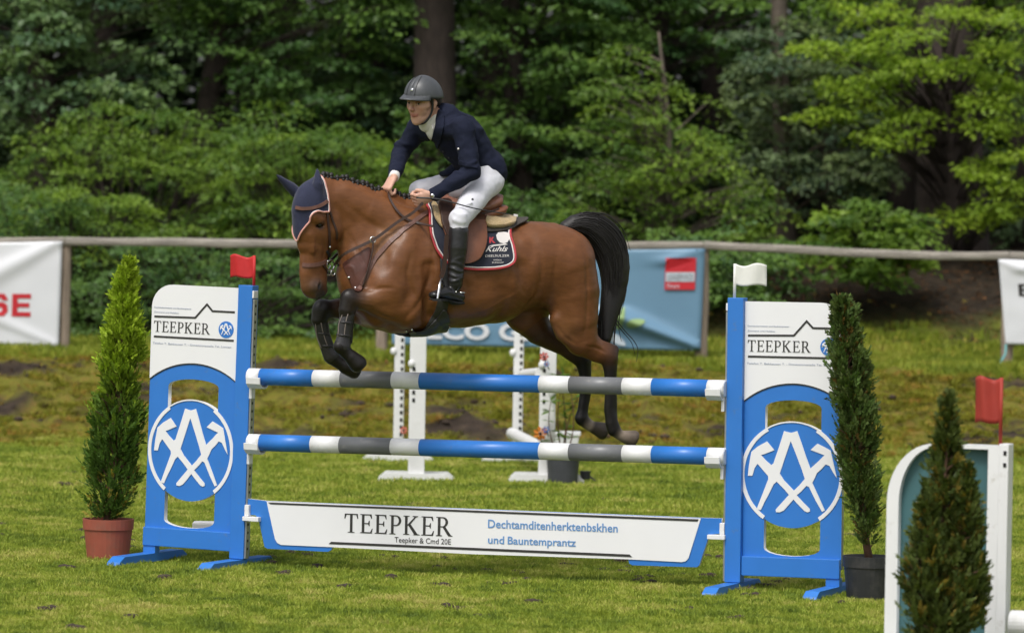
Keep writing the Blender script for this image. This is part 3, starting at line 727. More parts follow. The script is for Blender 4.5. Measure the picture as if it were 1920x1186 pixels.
# white boxes and flowers hung at the right pair
def daisy(mb, c, r, n, z0=0.0):
    for k in range(n):
        a = 2 * math.pi * k / n
        d = Vector((math.cos(a), 0, math.sin(a)))
        mb.add([c + d * r * 0.15 + Vector((0, -0.006, 0)), c + d * r * 0.7 + Vector((-d.z * r * 0.28, -0.012, d.x * r * 0.28)), c + d * r + Vector((0, -0.004, 0)), c + d * r * 0.7 + Vector((d.z * r * 0.28, -0.012, -d.x * r * 0.28))], [(0, 1, 2, 3)])
PETAL = {'orange': mat('orange_petal', (0.62, 0.20, 0.02), 0.7, 0.1, trans=0.15), 'bluef': mat('blue_petal', (0.05, 0.13, 0.42), 0.7, 0.1), 'pink': mat('salmon_petal', (0.62, 0.18, 0.13), 0.7, 0.1, trans=0.15), 'redf': mat('red_petal', (0.50, 0.05, 0.03), 0.7, 0.1), 'leafg': mat('flower_leaf', (0.06, 0.12, 0.03), 0.7, 0.2, trans=0.2)}
def flower(u, v, Y, r, key, label, n=7):
    c = at(u, v, Y)
    f = root('silk_flower', label, 'flower', c, group='silk flowers fixed to the white standards')
    mb = MB(); daisy(mb, Vector((0, 0, 0)), r, n); daisy(mb, Vector((0, -0.02, 0)), r * 0.65, n); mb.build('petals', PETAL[key], f)
    mb = MB(); mb.ball((0, -0.03, 0), r * 0.22, 8, 6); mb.build('flower_centre', M['hole'] if key != 'bluef' else PETAL['orange'], f, smooth=True)
    mb = MB(); mb.tube([(0, 0, -0.0), (0.01, 0.02, -r), (0.02, 0.03, -r * 1.7)], 0.005, 6); mb.build('flower_stem', PETAL['leafg'], f)
    return f
YB = SD.location.y - 0.12
flower(1013, 812, YB, 0.060, 'orange', 'orange silk flower on the wide standard above the black tub')
flower(1024, 805, YB - 0.03, 0.032, 'bluef', 'small blue silk flower beside the orange one on the wide standard', 6)
flower(1020, 668, YB, 0.040, 'redf', 'red silk flower high on the wide standard right of the hind leg')
flower(1025, 682, YB - 0.02, 0.026, 'bluef', 'tiny blue silk flower under the red one on the wide standard', 6)
flower(968, 815, SC.location.y - 0.14, 0.050, 'pink', 'salmon silk flower at the lower pole between the right standards')
flower(757, 806, SB.location.y - 0.2, 0.034, 'pink', 'salmon silk flower low between the left pair of standards')
# white filler pole lying between the right standards
a = at(960, 812, SC.location.y - 0.10); b_ = at(1012, 838, SD.location.y + 0.05)
p = root('white_pole', 'short white pole slanting between the right pair of standards', 'pole', a)
mb = MB(); mb.tube([(0, 0, 0), b_ - a], 0.05, 16); mb.build('pole_shaft', M['old_white'], p)
a = at(982, 703, SC.location.y - 0.06); b_ = at(1014, 700, SD.location.y + 0.06)
p = root('white_pole', 'short white pole lying high between the right pair of standards', 'pole', a)
mb = MB(); mb.tube([(0, 0, 0), b_ - a], 0.05, 16); mb.build('pole_shaft', M['old_white'], p)

# leaf helpers --------------------------------------------------------------------------------
def leaf_mat(name, c0, rough=0.5, trans=0.35, var=0.25):
    """base colour times a per-leaf tint"""
    m = bpy.data.materials.new(name); m.use_nodes = True; nt = m.node_tree; L = nt.links.new; b = nt.nodes['Principled BSDF']
    b.inputs['Roughness'].default_value = rough; b.inputs['Specular IOR Level'].default_value = 0.25
    a = nt.nodes.new('ShaderNodeAttribute'); a.attribute_name = 'tint'
    c = mixc(nt, 1.0, tuple(c0), a.outputs['Color'], 'MULTIPLY')
    L(c, b.inputs['Base Color']); tr = nt.nodes.new('ShaderNodeBsdfTranslucent')
    c2 = mixc(nt, 1.0, c, (1.15, 1.25, 0.6), 'MULTIPLY'); L(c2, tr.inputs['Color'])
    ms = nt.nodes.new('ShaderNodeMixShader'); ms.inputs[0].default_value = trans
    L(b.outputs[0], ms.inputs[1]); L(tr.outputs[0], ms.inputs[2]); L(ms.outputs[0], nt.nodes['Material Output'].inputs['Surface'])
    return m
def leaves_object(name, P, A, N, Ln, Wd, tint, m, parent=None, fold=0.0):
    """P: leaf base points (n,3); A: unit axis; N: unit leaf normal; Ln, Wd: length, width; tint (n,3). Each leaf is a kite of two faces."""
    n = len(P); B = np.cross(N, A); B /= np.linalg.norm(B, axis=1)[:, None] + 1e-9
    Ln = np.broadcast_to(Ln, (n,))[:, None]; Wd = np.broadcast_to(Wd, (n,))[:, None]
    tip = P + A * Ln - N * Ln * 0.12; l = P + A * Ln * 0.42 + B * Wd * 0.5 + N * Wd * fold; r = P + A * Ln * 0.42 - B * Wd * 0.5 + N * Wd * fold
    V = np.stack([P, l, tip, r], 1).reshape(-1, 3).astype(np.float32)
    me = bpy.data.meshes.new(name); me.vertices.add(4 * n); me.vertices.foreach_set('co', V.ravel())
    idx = np.arange(n, dtype=np.int32)[:, None] * 4
    F = np.concatenate([idx + 0, idx + 2, idx + 1, idx + 0, idx + 3, idx + 2], 1).astype(np.int32).ravel()
    me.loops.add(6 * n); me.loops.foreach_set('vertex_index', F)
    me.polygons.add(2 * n); me.polygons.foreach_set('loop_start', np.arange(2 * n, dtype=np.int32) * 3); me.polygons.foreach_set('loop_total', np.full(2 * n, 3, np.int32))
    c = np.ones((n, 4, 4), np.float32); c[:, :, :3] = np.asarray(tint, np.float32)[:, None, :]
    me.attributes.new('tint', 'FLOAT_COLOR', 'POINT').data.foreach_set('color', c.ravel())
    me.update(calc_edges=True)
    if m is not None: me.materials.append(m)
    return link(bpy.data.objects.new(name, me), parent)

# potted conifers ------------------------------------------------------------------------------
M['thuja'] = leaf_mat('thuja_scales', (0.10, 0.16, 0.027), 0.6, 0.25)
M['thuja_dark'] = leaf_mat('dark_thuja_scales', (0.090, 0.118, 0.034), 0.6, 0.2)
def conifer(base, h, r, label, cat_name, potm, pot_r, pot_h, m, seed, n_spray, tint_fn, prof, lean=(0, 0), stem_h=0.25, thin=None, leaders=((0, 0, 1.0, 1.0),)):
    rg = np.random.default_rng(seed)
    t = root('potted_conifer', label, 'potted conifer', base, group=None)
    if pot_r:
        pr = [(0.001, 0.0), (pot_r * 0.80, 0.0), (pot_r * 0.82, 0.01), (pot_r * 0.955, pot_h * 0.74), (pot_r * 0.955, pot_h * 0.75), (pot_r * 1.0, pot_h * 0.755), (pot_r * 1.02, pot_h * 0.985), (pot_r * 1.02, pot_h), (pot_r * 0.96, pot_h), (pot_r * 0.93, pot_h * 0.9)]
        MB().lathe(pr, 32).build('pot', potm, t, smooth=False)
        MB().lathe([(0.001, pot_h * 0.93), (pot_r * 0.5, pot_h * 0.925), (pot_r * 0.94, pot_h * 0.90)], 24).build('potting_soil', M['soil'], t)
    mb = MB(); z0 = pot_h * 0.9
    pts = [(lean[0] * q + 0.012 * math.sin(q * 7 + seed), lean[1] * q + 0.012 * math.cos(q * 5), z0 + (h - z0) * q * 0.93) for q in [i / 8 for i in range(9)]]
    mb.tube(pts, [0.024 * (1 - 0.85 * i / 8) for i in range(9)], 8); mb.build('trunk', M['thuja_stem'], t, smooth=True)
    # sprays: upright fans of scale leaves
    PP = []; AA = []; NN = []; LL = []; TT = []
    mbr = MB()
    for k in range(n_spray):
        if k % 9 == 0: ld = leaders[rg.integers(len(leaders))]; cq, ca, cf = rg.random() ** 0.85, rg.random() * 2 * math.pi, math.sqrt(rg.uniform(0.2, 1.0)) * rg.uniform(0.62, 1.22)
        q = min(1.0, max(0.0, cq + rg.normal(0, 0.020))); zc_ = pot_h + stem_h * 0.2 + (h - pot_h - stem_h * 0.2) * q
        R = r * prof(q) * ld[3]; zc_ = pot_h + (zc_ - pot_h) * ld[2]
        a = ca + rg.normal(0, 0.30); fr = max(0.1, cf + rg.normal(0, 0.13))
        if thin is not None and rg.random() < thin(q, fr, a): continue
        if rg.random() < 0.85 * sstep(0.12, 0.38, mnoise.noise(Vector((math.cos(a) * 1.3, math.sin(a) * 1.3, q * 7.0 + seed)))) * sstep(0.35, 0.7, fr): continue
        cx_ = lean[0] * q + ld[0] * min(1, q * 3) + R * fr * math.cos(a); cy_ = lean[1] * q + ld[1] * min(1, q * 3) + R * fr * math.sin(a)
        outw = np.array([math.cos(a), math.sin(a), 0.0]); up = np.array([0, 0, 1.0])
        ax = unit(outw * rg.uniform(0.25, 0.75) + up * rg.uniform(0.5, 1.0) + rg.normal(0, 0.22, 3))
        nn = unit(np.cross(ax, rg.normal(0, 1, 3)))
        side = np.cross(nn, ax); ns = rg.integers(11, 17); sl = rg.uniform(0.045, 0.085) * (0.55 + 0.45 * (1 - q))
        if k % 14 == 0 and q < 0.9: mbr.tube([(lean[0] * q, lean[1] * q, max(z0, zc_ - R * 0.7)), (cx_, cy_, zc_)], [0.006, 0.003], 5, cap=False)
        base_t = tint_fn(q, fr, a, rg)
        s_ = np.linspace(0.0, 1.0, ns)
        sg = np.where(np.arange(ns) % 2 == 0, 1.0, -1.0)
        pp = np.array([cx_, cy_, zc_]) + ax * (s_ * sl)[:, None]
        aa = unit(ax * 0.8 + side * (sg * 0.75 * (1 - s_ * 0.8))[:, None] + rg.normal(0, 0.13, (ns, 3)))
        PP.append(pp); AA.append(aa); NN.append(unit(nn + rg.normal(0, 0.3, (ns, 3)))); LL.append(np.full(ns, 1.0) * rg.uniform(0.015, 0.030, ns)); TT.append(np.clip(base_t[None, :] * rg.uniform(0.75, 1.25, (ns, 1)), 0, 4))
    PP, AA, NN, LL, TT = map(np.concatenate, (PP, AA, NN, LL, TT)); NN = unit(NN - AA * np.sum(NN * AA, 1)[:, None])
    mbr.build('twigs', M['thuja_stem'], t); 
    f = leaves_object('foliage', PP, AA, NN, LL, LL * 0.42, TT, m, t); f['kind'] = 'stuff'
    return t
def lerp3(a, b, t): return np.array(a) * (1 - t) + np.array(b) * t
b1 = place(202, 1050)
CONH = None
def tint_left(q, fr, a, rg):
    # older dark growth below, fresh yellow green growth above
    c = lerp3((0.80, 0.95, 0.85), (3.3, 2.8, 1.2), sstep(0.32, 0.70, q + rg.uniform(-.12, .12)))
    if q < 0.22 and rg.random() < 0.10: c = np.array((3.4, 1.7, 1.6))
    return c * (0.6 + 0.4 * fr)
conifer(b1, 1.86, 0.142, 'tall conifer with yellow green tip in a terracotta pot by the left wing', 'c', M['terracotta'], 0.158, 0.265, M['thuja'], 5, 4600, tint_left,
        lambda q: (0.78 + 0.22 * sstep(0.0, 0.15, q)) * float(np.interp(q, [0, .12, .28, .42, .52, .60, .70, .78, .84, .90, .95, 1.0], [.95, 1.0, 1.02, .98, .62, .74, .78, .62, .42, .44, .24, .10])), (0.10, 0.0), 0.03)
b2 = place(1627, 1124)
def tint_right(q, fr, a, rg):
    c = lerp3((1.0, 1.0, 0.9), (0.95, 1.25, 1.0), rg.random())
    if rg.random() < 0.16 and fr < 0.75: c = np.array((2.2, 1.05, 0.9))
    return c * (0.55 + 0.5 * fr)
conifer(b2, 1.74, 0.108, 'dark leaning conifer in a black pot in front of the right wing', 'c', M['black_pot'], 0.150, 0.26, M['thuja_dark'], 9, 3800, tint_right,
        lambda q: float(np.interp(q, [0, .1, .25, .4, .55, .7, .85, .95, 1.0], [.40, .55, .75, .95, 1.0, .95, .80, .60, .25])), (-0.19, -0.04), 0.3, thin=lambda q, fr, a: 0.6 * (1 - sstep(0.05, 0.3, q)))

# wing at the lower right with its flag, conifer and pole -------------------------------------------
R3 = at(1775, 1274, 25.2); R3.z = gz(R3.x, R3.y)
F3 = Frame(R3, rad(-20))
w3 = root('jump_wing', 'white round shouldered jump wing with teal panel in the lower right corner', 'jump wing', m=F3.m)
def T3(u, v): p = F3.p(u, v, 0); return (p.x, p.z)
xa, xb = T3(1664, 1100)[0], T3(1872, 1100)[0]; zt3 = T3(1772, 831)[1]
rc = T3(1755, 900)[0] - xa; wi = 0.062
outer = [(xa, 0.0)] + arc(xa + rc, zt3 - rc * 1.25, rc, rc * 1.25, 180, 90, 12) + [(xb, zt3), (xb, 0.0)]
inner_ = [(xa + wi, 0.12)] + arc(xa + rc, zt3 - rc * 1.25, rc - wi, rc * 1.25 - 0.020, 180, 90, 12) + [(xb - 0.055, zt3 - 0.02), (xb - 0.055, 0.12)]
mesh_obj('frame', fill_loops([outer, inner_], 0.09, None, 'frame'), w3, M['white'])
mesh_obj('panel', fill_loops([[(x, z) for x, z in inner_]], 0.012, Matrix.Translation((0, 0.012, 0)), 'panel'), w3, M['teal'])
MB().box((xb + 0.026, 0.0, zt3 / 2 + 0.005), (0.050, 0.10, zt3 + 0.01)).build('post', M['white'], w3, bevel=0.004)
h0 = None
for k in range(12):
    if h0 is None: h0 = MB().box((0, 0, 0), (0.016, 0.004, 0.022)).build('peg_hole', M['hole'], w3); h0.location = (xb + 0.033, -0.0505, zt3 - 0.035)
    elif k < 2: c_ = h0.copy(); col.objects.link(c_); c_.parent = w3; c_.location = (xb + 0.033, -0.0505, zt3 - 0.035 - 0.06 * k)
for x in (xa + 0.05, xb): MB().box((x, 0.0, 0.025), (0.09, 0.8, 0.05)).build('foot', M['white'], w3, bevel=0.004)
make_flag(F3.w((xb - 0.005, 0.0, zt3 + 0.005)), 0.335, -1, M['rust_flag'], 'dull brick red flag on the wing in the lower right corner', 0.135, 0.225, rad(-20), 0.02)
pa = F3.w((xb + 0.08, -0.06, F3.p(1885, 1168, -0.06).z)); pb_ = pa + Vector((math.cos(rad(-20)), math.sin(rad(-20)), 0)) * 3.2
p = root('jump_pole', 'plain white pole end beside the lower right wing', 'jump pole', pa)
MB().tube([(0, 0, 0), (0.006, -0.002, 0), pb_ - pa], [0.062, 0.069, 0.069], 24).build('pole_shaft', M['old_white'], p)
b3 = at(1760, 1290, 24.4); b3.z = gz(b3.x, b3.y)
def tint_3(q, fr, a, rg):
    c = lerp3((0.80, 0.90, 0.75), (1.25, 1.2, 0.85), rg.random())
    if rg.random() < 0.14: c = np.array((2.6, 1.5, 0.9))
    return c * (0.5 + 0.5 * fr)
zt_ = at(1776, 745, 24.4).z - b3.z
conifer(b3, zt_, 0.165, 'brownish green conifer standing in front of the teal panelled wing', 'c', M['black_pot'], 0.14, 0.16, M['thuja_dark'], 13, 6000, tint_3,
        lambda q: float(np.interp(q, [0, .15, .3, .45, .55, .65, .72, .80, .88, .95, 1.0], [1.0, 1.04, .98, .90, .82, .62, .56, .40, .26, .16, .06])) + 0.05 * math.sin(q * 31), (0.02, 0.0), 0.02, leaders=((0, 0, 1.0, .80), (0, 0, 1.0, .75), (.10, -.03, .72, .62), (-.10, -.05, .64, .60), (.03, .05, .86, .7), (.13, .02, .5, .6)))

# black tub with a young plant behind the poles, and small things on the grass ------------------------
tb = place(1055, 908)
t = root('potted_plant', 'thin young plant in a dark grey tub behind the poles', 'potted plant', tb)
pr = [(0.001, 0), (0.112, 0), (0.118, 0.01), (0.132, 0.205), (0.138, 0.207), (0.140, 0.225), (0.130, 0.225), (0.125, 0.19)]
MB().lathe(pr, 28).build('tub', M['grey_pot'], t); MB().lathe([(0.001, 0.2), (0.126, 0.195)], 20).build('potting_soil', M['soil'], t)
rg = np.random.default_rng(77); mb = MB(); PP = []; AA = []; LL = []
for k in range(5):
    a = -0.14 + 0.07 * k; top = np.array([a * 0.8 + rg.normal(0, .03), rg.normal(0, .05), rg.uniform(0.55, 1.02)])
    pts = [np.array([a * 0.2, 0, 0.19]) * (1 - s) + top * s + np.array([0.05 * math.sin(s * 3) * (1 if k % 2 else -1), 0, 0]) for s in np.linspace(0, 1, 7)]
    mb.tube([tuple(p) for p in pts], [0.006 - 0.0005 * i for i in range(7)], 6)
    for s in range(2, 7):
        for _ in range(5 if s > 4 else 2):
            d = unit(np.array([rg.normal(), rg.normal() * 0.6, rg.uniform(-0.3, 0.6)])); PP.append(pts[s]); AA.append(d); LL.append(rg.uniform(0.06, 0.12))
mb.build('stem', M['thuja_stem'], t, smooth=True)
PP, AA, LL = np.array(PP), np.array(AA), np.array(LL); NN = unit(np.array([0, -0.3, 1.0]) - AA * (AA @ np.array([0, -0.3, 1.0]))[:, None])
M['plant_leaf'] = leaf_mat('plant_leaf', (0.09, 0.16, 0.025)); lf = leaves_object('leaves', PP, AA, NN, LL, LL * 0.4, rg.uniform(0.7, 1.3, (len(PP), 1)) * np.ones((1, 3)), M['plant_leaf'], t); lf['kind'] = 'stuff'
b_ = place(1097, 905)
o = root('garden_pot', 'small black pot with a leaning handle beside the dark grey tub', 'garden pot', b_)
MB().lathe([(0.001, 0), (0.035, 0), (0.042, 0.09), (0.046, 0.09), (0.046, 0.1), (0.001, 0.1)], 14).build('pot', M['black_pot'], o)
MB().tube([(0.03, -0.01, 0.06), (0.075, -0.03, 0.03), (0.105, -0.04, 0.004)], 0.008, 6).build('handle', M['black_pot'], o)
b_ = place(1060, 872)
o = root('white_planter', 'pale grey flower box behind the dark grey tub', 'planter', b_)
vs = [(sx * a, sy * b2_, z) for z, a, b2_ in ((0, .08, .07), (0.27, .115, .09)) for sx, sy in ((-1, -1), (1, -1), (1, 1), (-1, 1))]
MB().add(vs, [(3, 2, 1, 0), (4, 5, 6, 7)] + [(k, (k + 1) % 4, 4 + (k + 1) % 4, 4 + k) for k in range(4)]).build('box', M['old_white'], o, bevel=0.006)
MB().box((0, 0, 0.275), (0.25, 0.2, 0.03)).build('rim', M['old_white'], o, bevel=0.004)
b_ = place(392, 1046); b_.y += 0.55; b_.x -= 0.02
o = root('timing_box', 'light grey box standing on the grass behind the left wing', 'box', b_)
MB().box((0, 0, 0.115), (0.24, 0.16, 0.15)).build('case', M['old_white'], o, bevel=0.012)
for sx in (-0.08, 0.08): MB().tube([(sx, 0, 0.0), (sx, 0, 0.042)], 0.02, 10).build('foot', M['hole'], o)
# ------------------------------------------------------------------ smooth bodies: distance fields turned into one continuous skin
class Field:
    """tubes of elliptical section melted together on a grid"""
    def __init__(s): s.t = []
    def tube(s, P, ra, rb, lat, k=0.03, col_=None, sub=False):
        """P (n,3); ra radius in the plane across the path, rb radius along the lateral axis lat"""
        P = np.array([tuple(p) for p in P], float); n = len(P)
        ra = np.broadcast_to(np.array(ra, float), (n,)); rb = np.broadcast_to(np.array(rb, float), (n,))
        if n == 1: P = np.vstack([P, P + 1e-5]); ra = np.repeat(ra, 2); rb = np.repeat(rb, 2); col_ = None if col_ is None else [col_[0], col_[0]]
        lt = np.array(tuple(lat), float); lt /= np.linalg.norm(lt)
        s.t.append((P, ra, rb, lt, k, col_, sub)); return s
    def ball(s, c, r, k=0.02, col_=None, lat=(0, 1, 0), sub=False):
        if isinstance(r, (int, float)): r = (r, r)
        return s.tube([c], [r[0]], [r[1]], lat, k, None if col_ is None else [col_], sub)
    @staticmethod
    def dist(t, X, Y, Z, want_t=False):
        P, ra, rb, lt = t[:4]; best = None; bt = None
        for i in range(len(P) - 1):
            a, d = P[i], P[i + 1] - P[i]; L2 = d @ d
            if L2 < 1e-14: q = np.zeros(np.broadcast(X, Y, Z).shape, np.float32)
            else: q = np.clip(((X - a[0]) * d[0] + (Y - a[1]) * d[1] + (Z - a[2]) * d[2]) / L2, 0, 1)
            wx, wy, wz = X - a[0] - q * d[0], Y - a[1] - q * d[1], Z - a[2] - q * d[2]
            A = ra[i] + (ra[i + 1] - ra[i]) * q; B = rb[i] + (rb[i + 1] - rb[i]) * q
            if np.allclose(ra, rb): f = np.sqrt(wx * wx + wy * wy + wz * wz) - A
            else:
                l = wx * lt[0] + wy * lt[1] + wz * lt[2]; p2 = np.maximum(wx * wx + wy * wy + wz * wz - l * l, 0)
                k0 = np.sqrt(p2 / (A * A) + l * l / (B * B)); k1 = np.sqrt(p2 / A ** 4 + l * l / B ** 4) + 1e-6
                f = np.where(k0 > 0.05, k0 * (k0 - 1) / k1, -np.minimum(A, B))
            if best is None: best = f; bt = i + q
            else:
                m = f < best; 
                if want_t: bt = np.where(m, i + q, bt)
                best = np.minimum(best, f)
        return (best, bt) if want_t else best
    def mesh(s, h, infl=0.0, smooth=2):
        lo = np.min([t[0].min(0) - max(t[1].max(), t[2].max()) for t in s.t], 0) - 0.05 - infl
        hi = np.max([t[0].max(0) + max(t[1].max(), t[2].max()) for t in s.t], 0) + 0.05 + infl
        n = np.ceil((hi - lo) / h).astype(int) + 1
        ax = [(lo[i] + h * np.arange(n[i])).astype(np.float32) for i in range(3)]
        F = np.full(n, 0.5, np.float32)
        for t in s.t:
            m = max(t[1].max(), t[2].max()) + infl + max(0.05, 1.6 * t[4]); b0 = np.maximum(((t[0].min(0) - m - lo) / h).astype(int), 0); b1 = np.minimum(((t[0].max(0) + m - lo) / h).astype(int) + 2, n)
            sl = tuple(slice(b0[i], b1[i]) for i in range(3))
            X, Y, Z = ax[0][sl[0]][:, None, None], ax[1][sl[1]][None, :, None], ax[2][sl[2]][None, None, :]
            d = s.dist(t, X, Y, Z) - infl * (0 if t[6] else 1)
            if t[6]: F[sl] = -smin(-F[sl], d, t[4])
            else: F[sl] = smin(F[sl], d, t[4])
        return surface_nets(F, lo, h, smooth)
    def colours(s, V, base, w=0.012):
        X, Y, Z = V[:, 0], V[:, 1], V[:, 2]; num = np.zeros((len(V), 3)); den = np.zeros(len(V)) + 1e-12
        for t in s.t:
            if t[6]: continue
            d, q = s.dist(t, X, Y, Z, True)
            wt = np.exp(-np.clip(d, -0.02, 0.5) / w)
            if t[5] is None: c = np.broadcast_to(np.array(base), (len(V), 3))
            else:
                cs = np.array([(base if c is None else c) for c in t[5]], float)
                i = np.clip(q.astype(int), 0, len(cs) - 2); f = (q - i)[:, None]; c = cs[i] * (1 - f) + cs[np.minimum(i + 1, len(cs) - 1)] * f
            num += c * wt[:, None]; den += wt
        return num / den[:, None]
def surface_nets(F, lo, h, smooth=2):
    ins = F < 0; nx_, ny_, nz_ = F.shape
    c = [(i, j, k) for i in (0, 1) for j in (0, 1) for k in (0, 1)]
    def sh(A, o): return A[o[0]:nx_ - 1 + o[0], o[1]:ny_ - 1 + o[1], o[2]:nz_ - 1 + o[2]]
    cnt = sum(sh(ins, o).astype(np.int8) for o in c); act = (cnt > 0) & (cnt < 8)
    ids = np.full(act.shape, -1, np.int64); I = np.argwhere(act); ids[act] = np.arange(len(I))
    val = np.stack([F[I[:, 0] + o[0], I[:, 1] + o[1], I[:, 2] + o[2]] for o in c], 1)
    acc = np.zeros((len(I), 3)); num = np.zeros(len(I))
    for a in range(8):
        for b in range(a + 1, 8):
            if sum(abs(c[a][q] - c[b][q]) for q in range(3)) != 1: continue
            va, vb = val[:, a], val[:, b]; m = (va < 0) != (vb < 0); t = np.where(m, va / np.where(m, va - vb, 1), 0)
            p = np.array(c[a])[None] + t[:, None] * (np.array(c[b]) - np.array(c[a]))[None]
            acc += p * m[:, None]; num += m
    V = lo + h * (I + acc / num[:, None])
    Q = []
    for axis_ in range(3):
        sl0 = [slice(None)] * 3; sl1 = [slice(None)] * 3; sl0[axis_] = slice(0, -1); sl1[axis_] = slice(1, None)
        a, b = ins[tuple(sl0)], ins[tuple(sl1)]; E = np.argwhere(a != b)
        u, w = [(1, 2), (2, 0), (0, 1)][axis_]
        E = E[(E[:, u] > 0) & (E[:, w] > 0) & (E[:, u] < F.shape[u] - 1) & (E[:, w] < F.shape[w] - 1)]
        def cell(du, dw):
            e = E.copy(); e[:, u] += du; e[:, w] += dw; return ids[e[:, 0], e[:, 1], e[:, 2]]
        q = np.stack([cell(-1, -1), cell(0, -1), cell(0, 0), cell(-1, 0)], 1)
        fl = ~a[E[:, 0], E[:, 1], E[:, 2]]; q[fl] = q[fl][:, ::-1]; Q.append(q)
    Q = np.concatenate(Q); Q = Q[(Q >= 0).all(1)]
    for _ in range(smooth):
        s_ = np.zeros_like(V); k = np.zeros(len(V))
        for i in range(4):
            a, b = Q[:, i], Q[:, (i + 1) % 4]
            for q in range(3): s_[:, q] += np.bincount(a, V[b, q], len(V)) + np.bincount(b, V[a, q], len(V))
            k += np.bincount(a, minlength=len(V)) + np.bincount(b, minlength=len(V))
        V = V * 0.5 + 0.5 * s_ / np.maximum(k, 1)[:, None]
    return V, Q
def np_mesh(name, V, Q, mats, parent=None, colour=None, smooth=True, cname='coat'):
    """mesh object from arrays of vertices and equal-sized faces"""
    V = np.asarray(V, np.float32); Q = np.asarray(Q, np.int32); nf, k = Q.shape
    me = bpy.data.meshes.new(name); me.vertices.add(len(V)); me.vertices.foreach_set('co', V.ravel())
    me.loops.add(nf * k); me.loops.foreach_set('vertex_index', Q.ravel()); me.polygons.add(nf)
    me.polygons.foreach_set('loop_start', np.arange(nf, dtype=np.int32) * k); me.polygons.foreach_set('loop_total', np.full(nf, k, np.int32))
    if colour is not None:
        c = np.ones((len(V), 4), np.float32); c[:, :3] = colour
        me.attributes.new(cname, 'FLOAT_COLOR', 'POINT').data.foreach_set('color', c.ravel())
    me.update(calc_edges=True)
    if smooth: me.polygons.foreach_set('use_smooth', np.ones(nf, bool))
    for m in (mats if isinstance(mats, (list, tuple)) else [mats]): me.materials.append(m)
    return link(bpy.data.objects.new(name, me), parent)
def normals_of(V, Q):
    N = np.zeros_like(V)
    fn = np.cross(V[Q[:, 2]] - V[Q[:, 0]], V[Q[:, -1]] - V[Q[:, 1]]) if Q.shape[1] == 4 else np.cross(V[Q[:, 1]] - V[Q[:, 0]], V[Q[:, 2]] - V[Q[:, 0]])
    for i in range(Q.shape[1]):
        for q in range(3): N[:, q] += np.bincount(Q[:, i], fn[:, q], len(V))
    return unit(N)
def poly_sd(x, z, poly):
    """signed distance to a polygon, negative inside"""
    d = np.full(x.shape, 1e9); ins = np.zeros(x.shape, bool); n = len(poly)
    for i in range(n):
        ax_, az_ = poly[i]; bx, bz = poly[(i + 1) % n]; ex, ez = bx - ax_, bz - az_
        t = np.clip(((x - ax_) * ex + (z - az_) * ez) / (ex * ex + ez * ez + 1e-15), 0, 1)
        d = np.minimum(d, np.hypot(x - ax_ - t * ex, z - az_ - t * ez))
        c = ((az_ > z) != (bz > z)) & (x < ex * (z - az_) / (ez + (1e-15 if ez == 0 else 0)) + ax_); ins ^= c
    return np.where(ins, -d, d)
def smooth_loop(p, n=6):
    out = []; k = len(p)
    for i in range(k):
        a, b, c, d = (np.array(p[(i + j - 1) % k], float) for j in range(4))
        for t in [j / n for j in range(n)]:
            out.append(tuple(0.5 * ((2 * b) + (-a + c) * t + (2 * a - 5 * b + 4 * c - d) * t * t + (-a + 3 * b - 3 * c + d) * t ** 3)))
    return out
def clip_shell(V, Q, f, off, thick, N=None, relax=0):
    """piece of a surface where f < 0, lifted by off and given thickness; returns verts, tris, boundary loops of the outer skin"""
    N = normals_of(V, Q) if N is None else N
    T = np.concatenate([Q[:, [0, 1, 2]], Q[:, [0, 2, 3]]]) if Q.shape[1] == 4 else Q
    keep = (f[T] < 0).any(1); T = T[keep]
    verts = []; vid = {}; tris = []
    def vk(key, p, n):
        if key not in vid: vid[key] = len(verts); verts.append((p, n))
        return vid[key]
    for t in T:
        fs = f[t]
        if (fs < 0).all(): tris.append([vk(int(i), V[i], N[i]) for i in t]); continue
        poly = []
        for j in range(3):
            a, b = int(t[j]), int(t[(j + 1) % 3]); fa, fb = f[a], f[b]
            if fa < 0: poly.append(vk(a, V[a], N[a]))
            if (fa < 0) != (fb < 0):
                if a > b: a, b, fa, fb = b, a, fb, fa
                q = fa / (fa - fb); poly.append(vk((a, b), V[a] + q * (V[b] - V[a]), unit(N[a] + q * (N[b] - N[a]))))
        for j in range(1, len(poly) - 1): tris.append([poly[0], poly[j], poly[j + 1]])
    if not tris: return None
    P = np.array([v[0] for v in verts]); NN = np.array([v[1] for v in verts]); tris = np.array(tris)
    for _ in range(relax):                      # cloth bridges small hollows
        pass
    O = P + NN * (off + thick); I = P + NN * off
    ed = {}
    for t in tris:
        for j in range(3):
            a, b = t[j], t[(j + 1) % 3]
            if (b, a) in ed: del ed[(b, a)]
            else: ed[(a, b)] = 1
    n = len(P); F = [tuple(t) for t in tris] + [(t[2] + n, t[1] + n, t[0] + n) for t in tris]
    nxt = {}
    for a, b in ed: F += [(b, a, a + n), (b, a + n, b + n)]; nxt[a] = b
    loops = []; seen = set()
    for a in list(nxt):
        if a in seen: continue
        lp = [a]; seen.add(a); b = nxt[a]
        while b in nxt and b not in seen: lp.append(b); seen.add(b); b = nxt[b]
        if len(lp) > 12: loops.append([O[i] for i in lp])
    return np.concatenate([O, I]), np.array(F), loops
def resample(pts, step, closed=False):
    P = np.array([tuple(p) for p in pts], float)
    if closed: P = np.vstack([P, P[:1]])
    s = np.concatenate([[0], np.cumsum(np.linalg.norm(np.diff(P, axis=0), axis=1))]); n = max(2, int(s[-1] / step) + 1)
    u = np.linspace(0, s[-1], n); return np.stack([np.interp(u, s, P[:, i]) for i in range(3)], 1)
